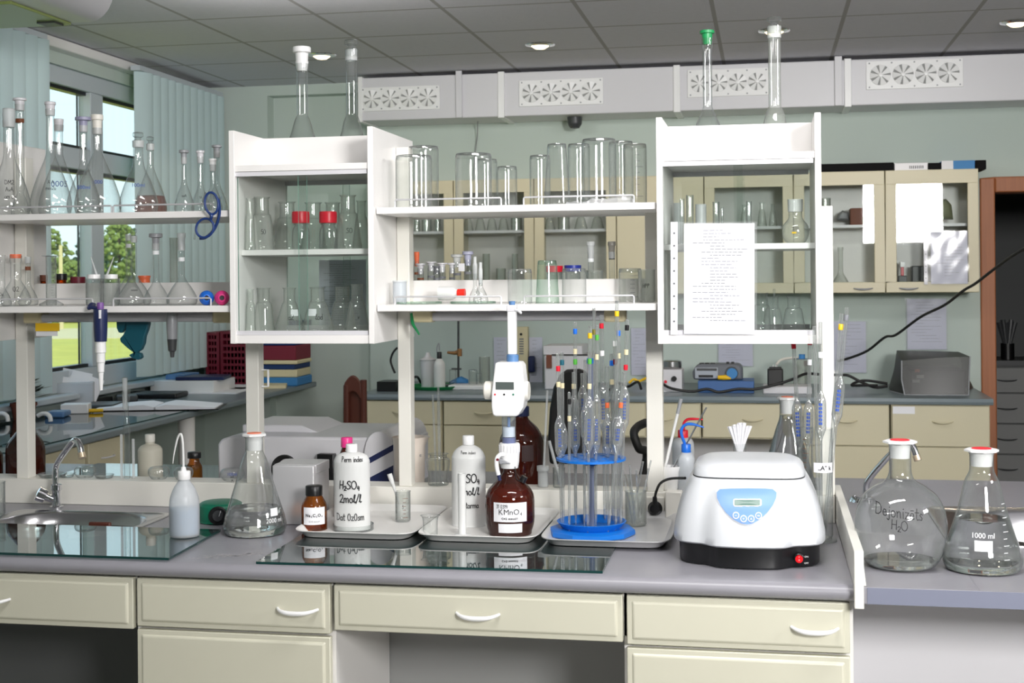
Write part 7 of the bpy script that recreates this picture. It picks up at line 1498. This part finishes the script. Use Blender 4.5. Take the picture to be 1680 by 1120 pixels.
for i, (x0, x1, h, m, rz, lab) in enumerate(((428, 520, .055, 'ltblue', 0, 'light blue folder at the bottom of the corner stack'), (430, 540, .05, 'card', .12, 'cream folder second from the bottom of the corner stack'), (432, 512, .035, 'bluecard', -.05, 'blue booklet in the middle of the corner stack'), (430, 526, .025, 'card', .05, 'thin cream folder under the maroon binder'),
                                              (425, 520, .095, 'maroonc', 0, 'maroon binder in the corner stack'), (420, 508, .10, 'bluecard', .04, 'dark blue binder in the corner stack'), (418, 514, .06, 'navy', -.04, 'navy folder on top of the corner stack'))):
    a, b = at(x0, 600, Y=Y).x, at(x1, 600, Y=Y).x
    wd = .34 - .02 * (i % 3); flat('binder', lab, 'binder', -3.19, 8.50 + .01 * (i % 3), wd, .30, rz * .3, z, h, m, 'binders stacked in the corner', .006); z += h + .0008
q = at(530, 612, Y=8.5); flat('paper_sheets', 'cream sheets at the end of the window worktop beside the stack', 'paper', -3.16, 8.25, .2, .22, .3, TZ_, .02, 'card', 'papers on the window worktop', 0)
# clutter by the window
q = at(125, 673, Z=.92); o = thing('small_box', 'small white box with yellow marker near the window', 'box', (q.x, q.y, SZ_ + .0006), rz=.3); MB().box(-.07, .07, -.05, .05, 0, .05).build('case', 'plastic', o, bevel=.004); MB().tube([(.07, -.02, .012), (.14, -.01, .012)], .01, 10).build('marker', 'yellow', o)
for px, py, w, d, h, m, rz, lab in ((168, 664, .18, .22, .03, 'dkgrey', .2, 'dark flat instrument case on the window worktop'), (150, 656, .14, .2, .04, 'black', -.3, 'black pouch among tools on the window worktop'), (254, 646, .34, .22, .03, 'black', .1, 'black folder behind the open notebook'), (208, 652, .12, .16, .035, 'dkgrey', .5, 'dark tool case beside the black folder'), (95, 679, .10, .12, .03, 'steelblue', .2, 'grey-blue case behind the white box')):
    q = at(px, py, Z=.92); flat('tool_case', lab, 'case', q.x, q.y, w, d, rz, SZ_ + .0008 if q.y < 6.7 else TZ_, h, m, 'dark cases on the window worktop', .008)
q = at(85, 664, Z=.91); o = thing('leaflet_holder', 'white leaflet holder with leaflets by the window', 'leaflet holder', (q.x + .12, q.y, SZ_ + .0006), rz=.4)
MB().box(-.12, .12, -.05, .05, 0, .13).build('holder', 'milky', o, bevel=.004)
for k, (dx, tl, h) in enumerate(((-.02, .25, .19), (.03, .4, .17), (.0, .1, .15))):
    m = MB().box(-.09, .09, 0, .004, 0, h).build('leaflet', 'paper', o); m.location = (dx, .03 - .025 * k, .012); m.rotation_euler = (-.25, tl, .1)
q = at(6, 690, Z=.91); o = thing('potted_plant', 'dark green potted plant at the left edge by the window', 'plant', (q.x + .05, q.y + .1, SZ_ + .0006)); MB().lathe([(0, 0), (.05, 0), (.06, .07), (.066, .07), (.066, .085), (.055, .085), (.055, .07), (0, .07)], seg=24).build('pot', 'pot', o)
mb = MB(); rnd = random.Random(11)
for k in range(70):
    a, e, r = rnd.random() * 6.28, rnd.uniform(.1, 1.4), rnd.uniform(.03, .11); c = Vector((r * math.cos(a) * math.cos(e), r * math.sin(a) * math.cos(e), .10 + r * math.sin(e))); d = Vector((math.cos(a), math.sin(a), .2)) * .05; n = Vector((-math.sin(a), math.cos(a), 0)) * .025
    mb.add([c - d, c + n, c + d, c - n], [(0, 1, 2, 3)])
mb.build('leaves', 'plant', o)
for px, lab in ((75, 'white bent pipe end on the window worktop right of the left post'), (5, 'white bent pipe end on the window worktop at the left edge')):
    Y_ = at(px + 8, 691, Z=.916).y; pts = [at(px - 13, 682, Y=Y_), at(px - 6, 678.5, Y=Y_), at(px + 2, 679, Y=Y_), at(px + 7, 684, Y=Y_), at(px + 8, 691, Y=Y_)]
    tag(MB().tube(curve3(pts), .011, 10).build('bent_pipe', 'plastic', loc=tuple(pts[-1]), world=True), lab, 'pipe', 'white bent pipe ends')
# handle on the post and storeroom drawers
a, b = at(434, 606, Y=3.95), at(443, 633, Y=3.95); o = thing('post_bracket', 'small white U-shaped bracket on the second post', 'bracket', tuple(b))
MB().tube([(a.x - .003, 3.935, a.z), (b.x, 3.935, a.z), (b.x, 3.935, b.z), (a.x - .003, 3.935, b.z)], .0035, 8).build('bracket_wire', 'plastic', o, world=True)
# paper table hung on the rear pane of the left cabinet
sheet('grid_sheet', 'sheet with a printed grid behind the left glass cabinet', 520, 604, 425, 540, 4.122, 'paper_b', False, 26, None, 12)
# storeroom drawers, coloured dark to stand for the missing light
Y = 10.6
for i, (y0, y1) in enumerate(((598, 622), (623, 665), (666, 702), (703, 745))): pass
o = thing('storeroom_drawers', 'drawer unit in the unlit storeroom, shade painted into its colour', 'drawers', (at(1660, 690, Y=Y).x, Y, 0)); a = 1.2; b = 2.6
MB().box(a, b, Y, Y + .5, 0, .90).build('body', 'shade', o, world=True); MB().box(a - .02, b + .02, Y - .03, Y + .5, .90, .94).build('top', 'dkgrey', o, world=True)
for z0, z1 in ((.70, .885), (.47, .69), (.24, .46), (.02, .23)):
    d = MB().box(a + .01, b - .01, Y - .02, Y - .001, z0, z1).build('drawer', 'midboard', o, world=True, bevel=.004); handle(d, at(1652, 690, Y=Y).x, (z0 + z1) / 2, Y - .02, .14, 'dkgrey')
q = at(1655, 590, Y=Y + .1); o = thing('brush_pot', 'dark pot of brushes on the storeroom drawers', 'pot', (q.x, Y + .15, .94)); MB().lathe([(0, 0), (.05, 0), (.05, .12)], seg=20).build('pot', 'black', o)
for k in range(5): MB().tube([(0, 0, .02), (.03 * (k - 2), .01, .28 + .02 * (k % 2))], [.006, .018], 8).build('brush', 'dkgrey', o)
# ================================================================ LIGHT
def area(name, loc, target, sx, sy, power, col=(1, 1, 1), spread=180):
    l = bpy.data.lights.new(name, 'AREA'); l.shape = 'RECTANGLE'; l.size = sx; l.size_y = sy; l.energy = power; l.color = col; l.spread = math.radians(spread)
    o = bpy.data.objects.new(name, l); COL.objects.link(o); o.location = loc
    o.rotation_euler = (Vector(target) - Vector(loc)).to_track_quat('-Z', 'Y').to_euler(); return o
area('softbox', (1.68, -.6, 2.36), (-.1, 8, 2.25), .95, .75, 82, (1, .985, .97), 95)
area('added_fill_lamp', (-1.6, .6, 2.90), (-1.6, .6, 0), 1.2, .3, 22, (1, .98, .96))  # added unseen lamp for general ambient fill
area('added_fill_lamp', (-.1, 2.5, 2.90), (-.2, 2.9, 0), 1.4, .3, 31, (1, .98, .96))  # added out of view to brighten the bench tops
area('added_fill_lamp', (-2.0, 5.5, 2.88), (-2.0, 8.75, 2.9), 1.2, .3, 20, (1, .98, .96))  # added unseen wash for the upper back wall
area('added_fill_lamp', (.6, 5.5, 2.88), (.9, 8.0, .8), 1.2, .3, 13, (1, .98, .96))  # added fill aimed at the back counter, no fixture there
area('added_fill_lamp', (3.4, 2.2, 2.75), (-.8, 3.9, 1.5), .9, .4, 26, (1, .98, .96), 120)  # added side fill from the right for panels facing that way
for p in [o for o in bpy.data.objects if o.name.startswith('ceiling_downlight')]:
    l = bpy.data.lights.new('downlight', 'SPOT'); l.energy = 6; l.color = (1, .82, .6); l.spot_size = 2.4; l.shadow_soft_size = .05
    o = bpy.data.objects.new('downlight', l); COL.objects.link(o); o.location = p.location - Vector((0, 0, .05))
sun = bpy.data.lights.new('sun', 'SUN'); sun.energy = 3.2; sun.angle = .01; sun.color = (1, .95, .85)
so = bpy.data.objects.new('sun', sun); COL.objects.link(so); so.rotation_euler = Vector((-.55, .55, -.62)).to_track_quat('-Z', 'Y').to_euler()
W = bpy.data.worlds.new('sky'); SC.world = W; W.use_nodes = True; t = W.node_tree; t.nodes.clear()
bg = t.nodes.new('ShaderNodeBackground'); ow = t.nodes.new('ShaderNodeOutputWorld'); t.links.new(bg.outputs[0], ow.inputs[0])
tc = t.nodes.new('ShaderNodeTexCoord'); sp = t.nodes.new('ShaderNodeSeparateXYZ'); t.links.new(tc.outputs['Generated'], sp.inputs[0])
cr = t.nodes.new('ShaderNodeValToRGB'); t.links.new(sp.outputs[2], cr.inputs[0])
cr.color_ramp.elements[0].color = (.73, .89, .93, 1); cr.color_ramp.elements[1].color = (.42, .66, .92, 1); cr.color_ramp.elements[1].position = .8
t.links.new(cr.outputs[0], bg.inputs[0]); bg.inputs[1].default_value = 1.6
SC.view_settings.view_transform = 'Standard'; SC.view_settings.look = 'None'; SC.view_settings.gamma = 1; SC.view_settings.exposure = -.05
SC.view_settings.use_curve_mapping = False
c = SC.cycles; c.max_bounces = 20; c.transparent_max_bounces = 72; c.transmission_bounces = 16; c.glossy_bounces = 6; c.diffuse_bounces = 4; c.caustics_reflective = False; c.caustics_refractive = False
c.sample_clamp_indirect = 6
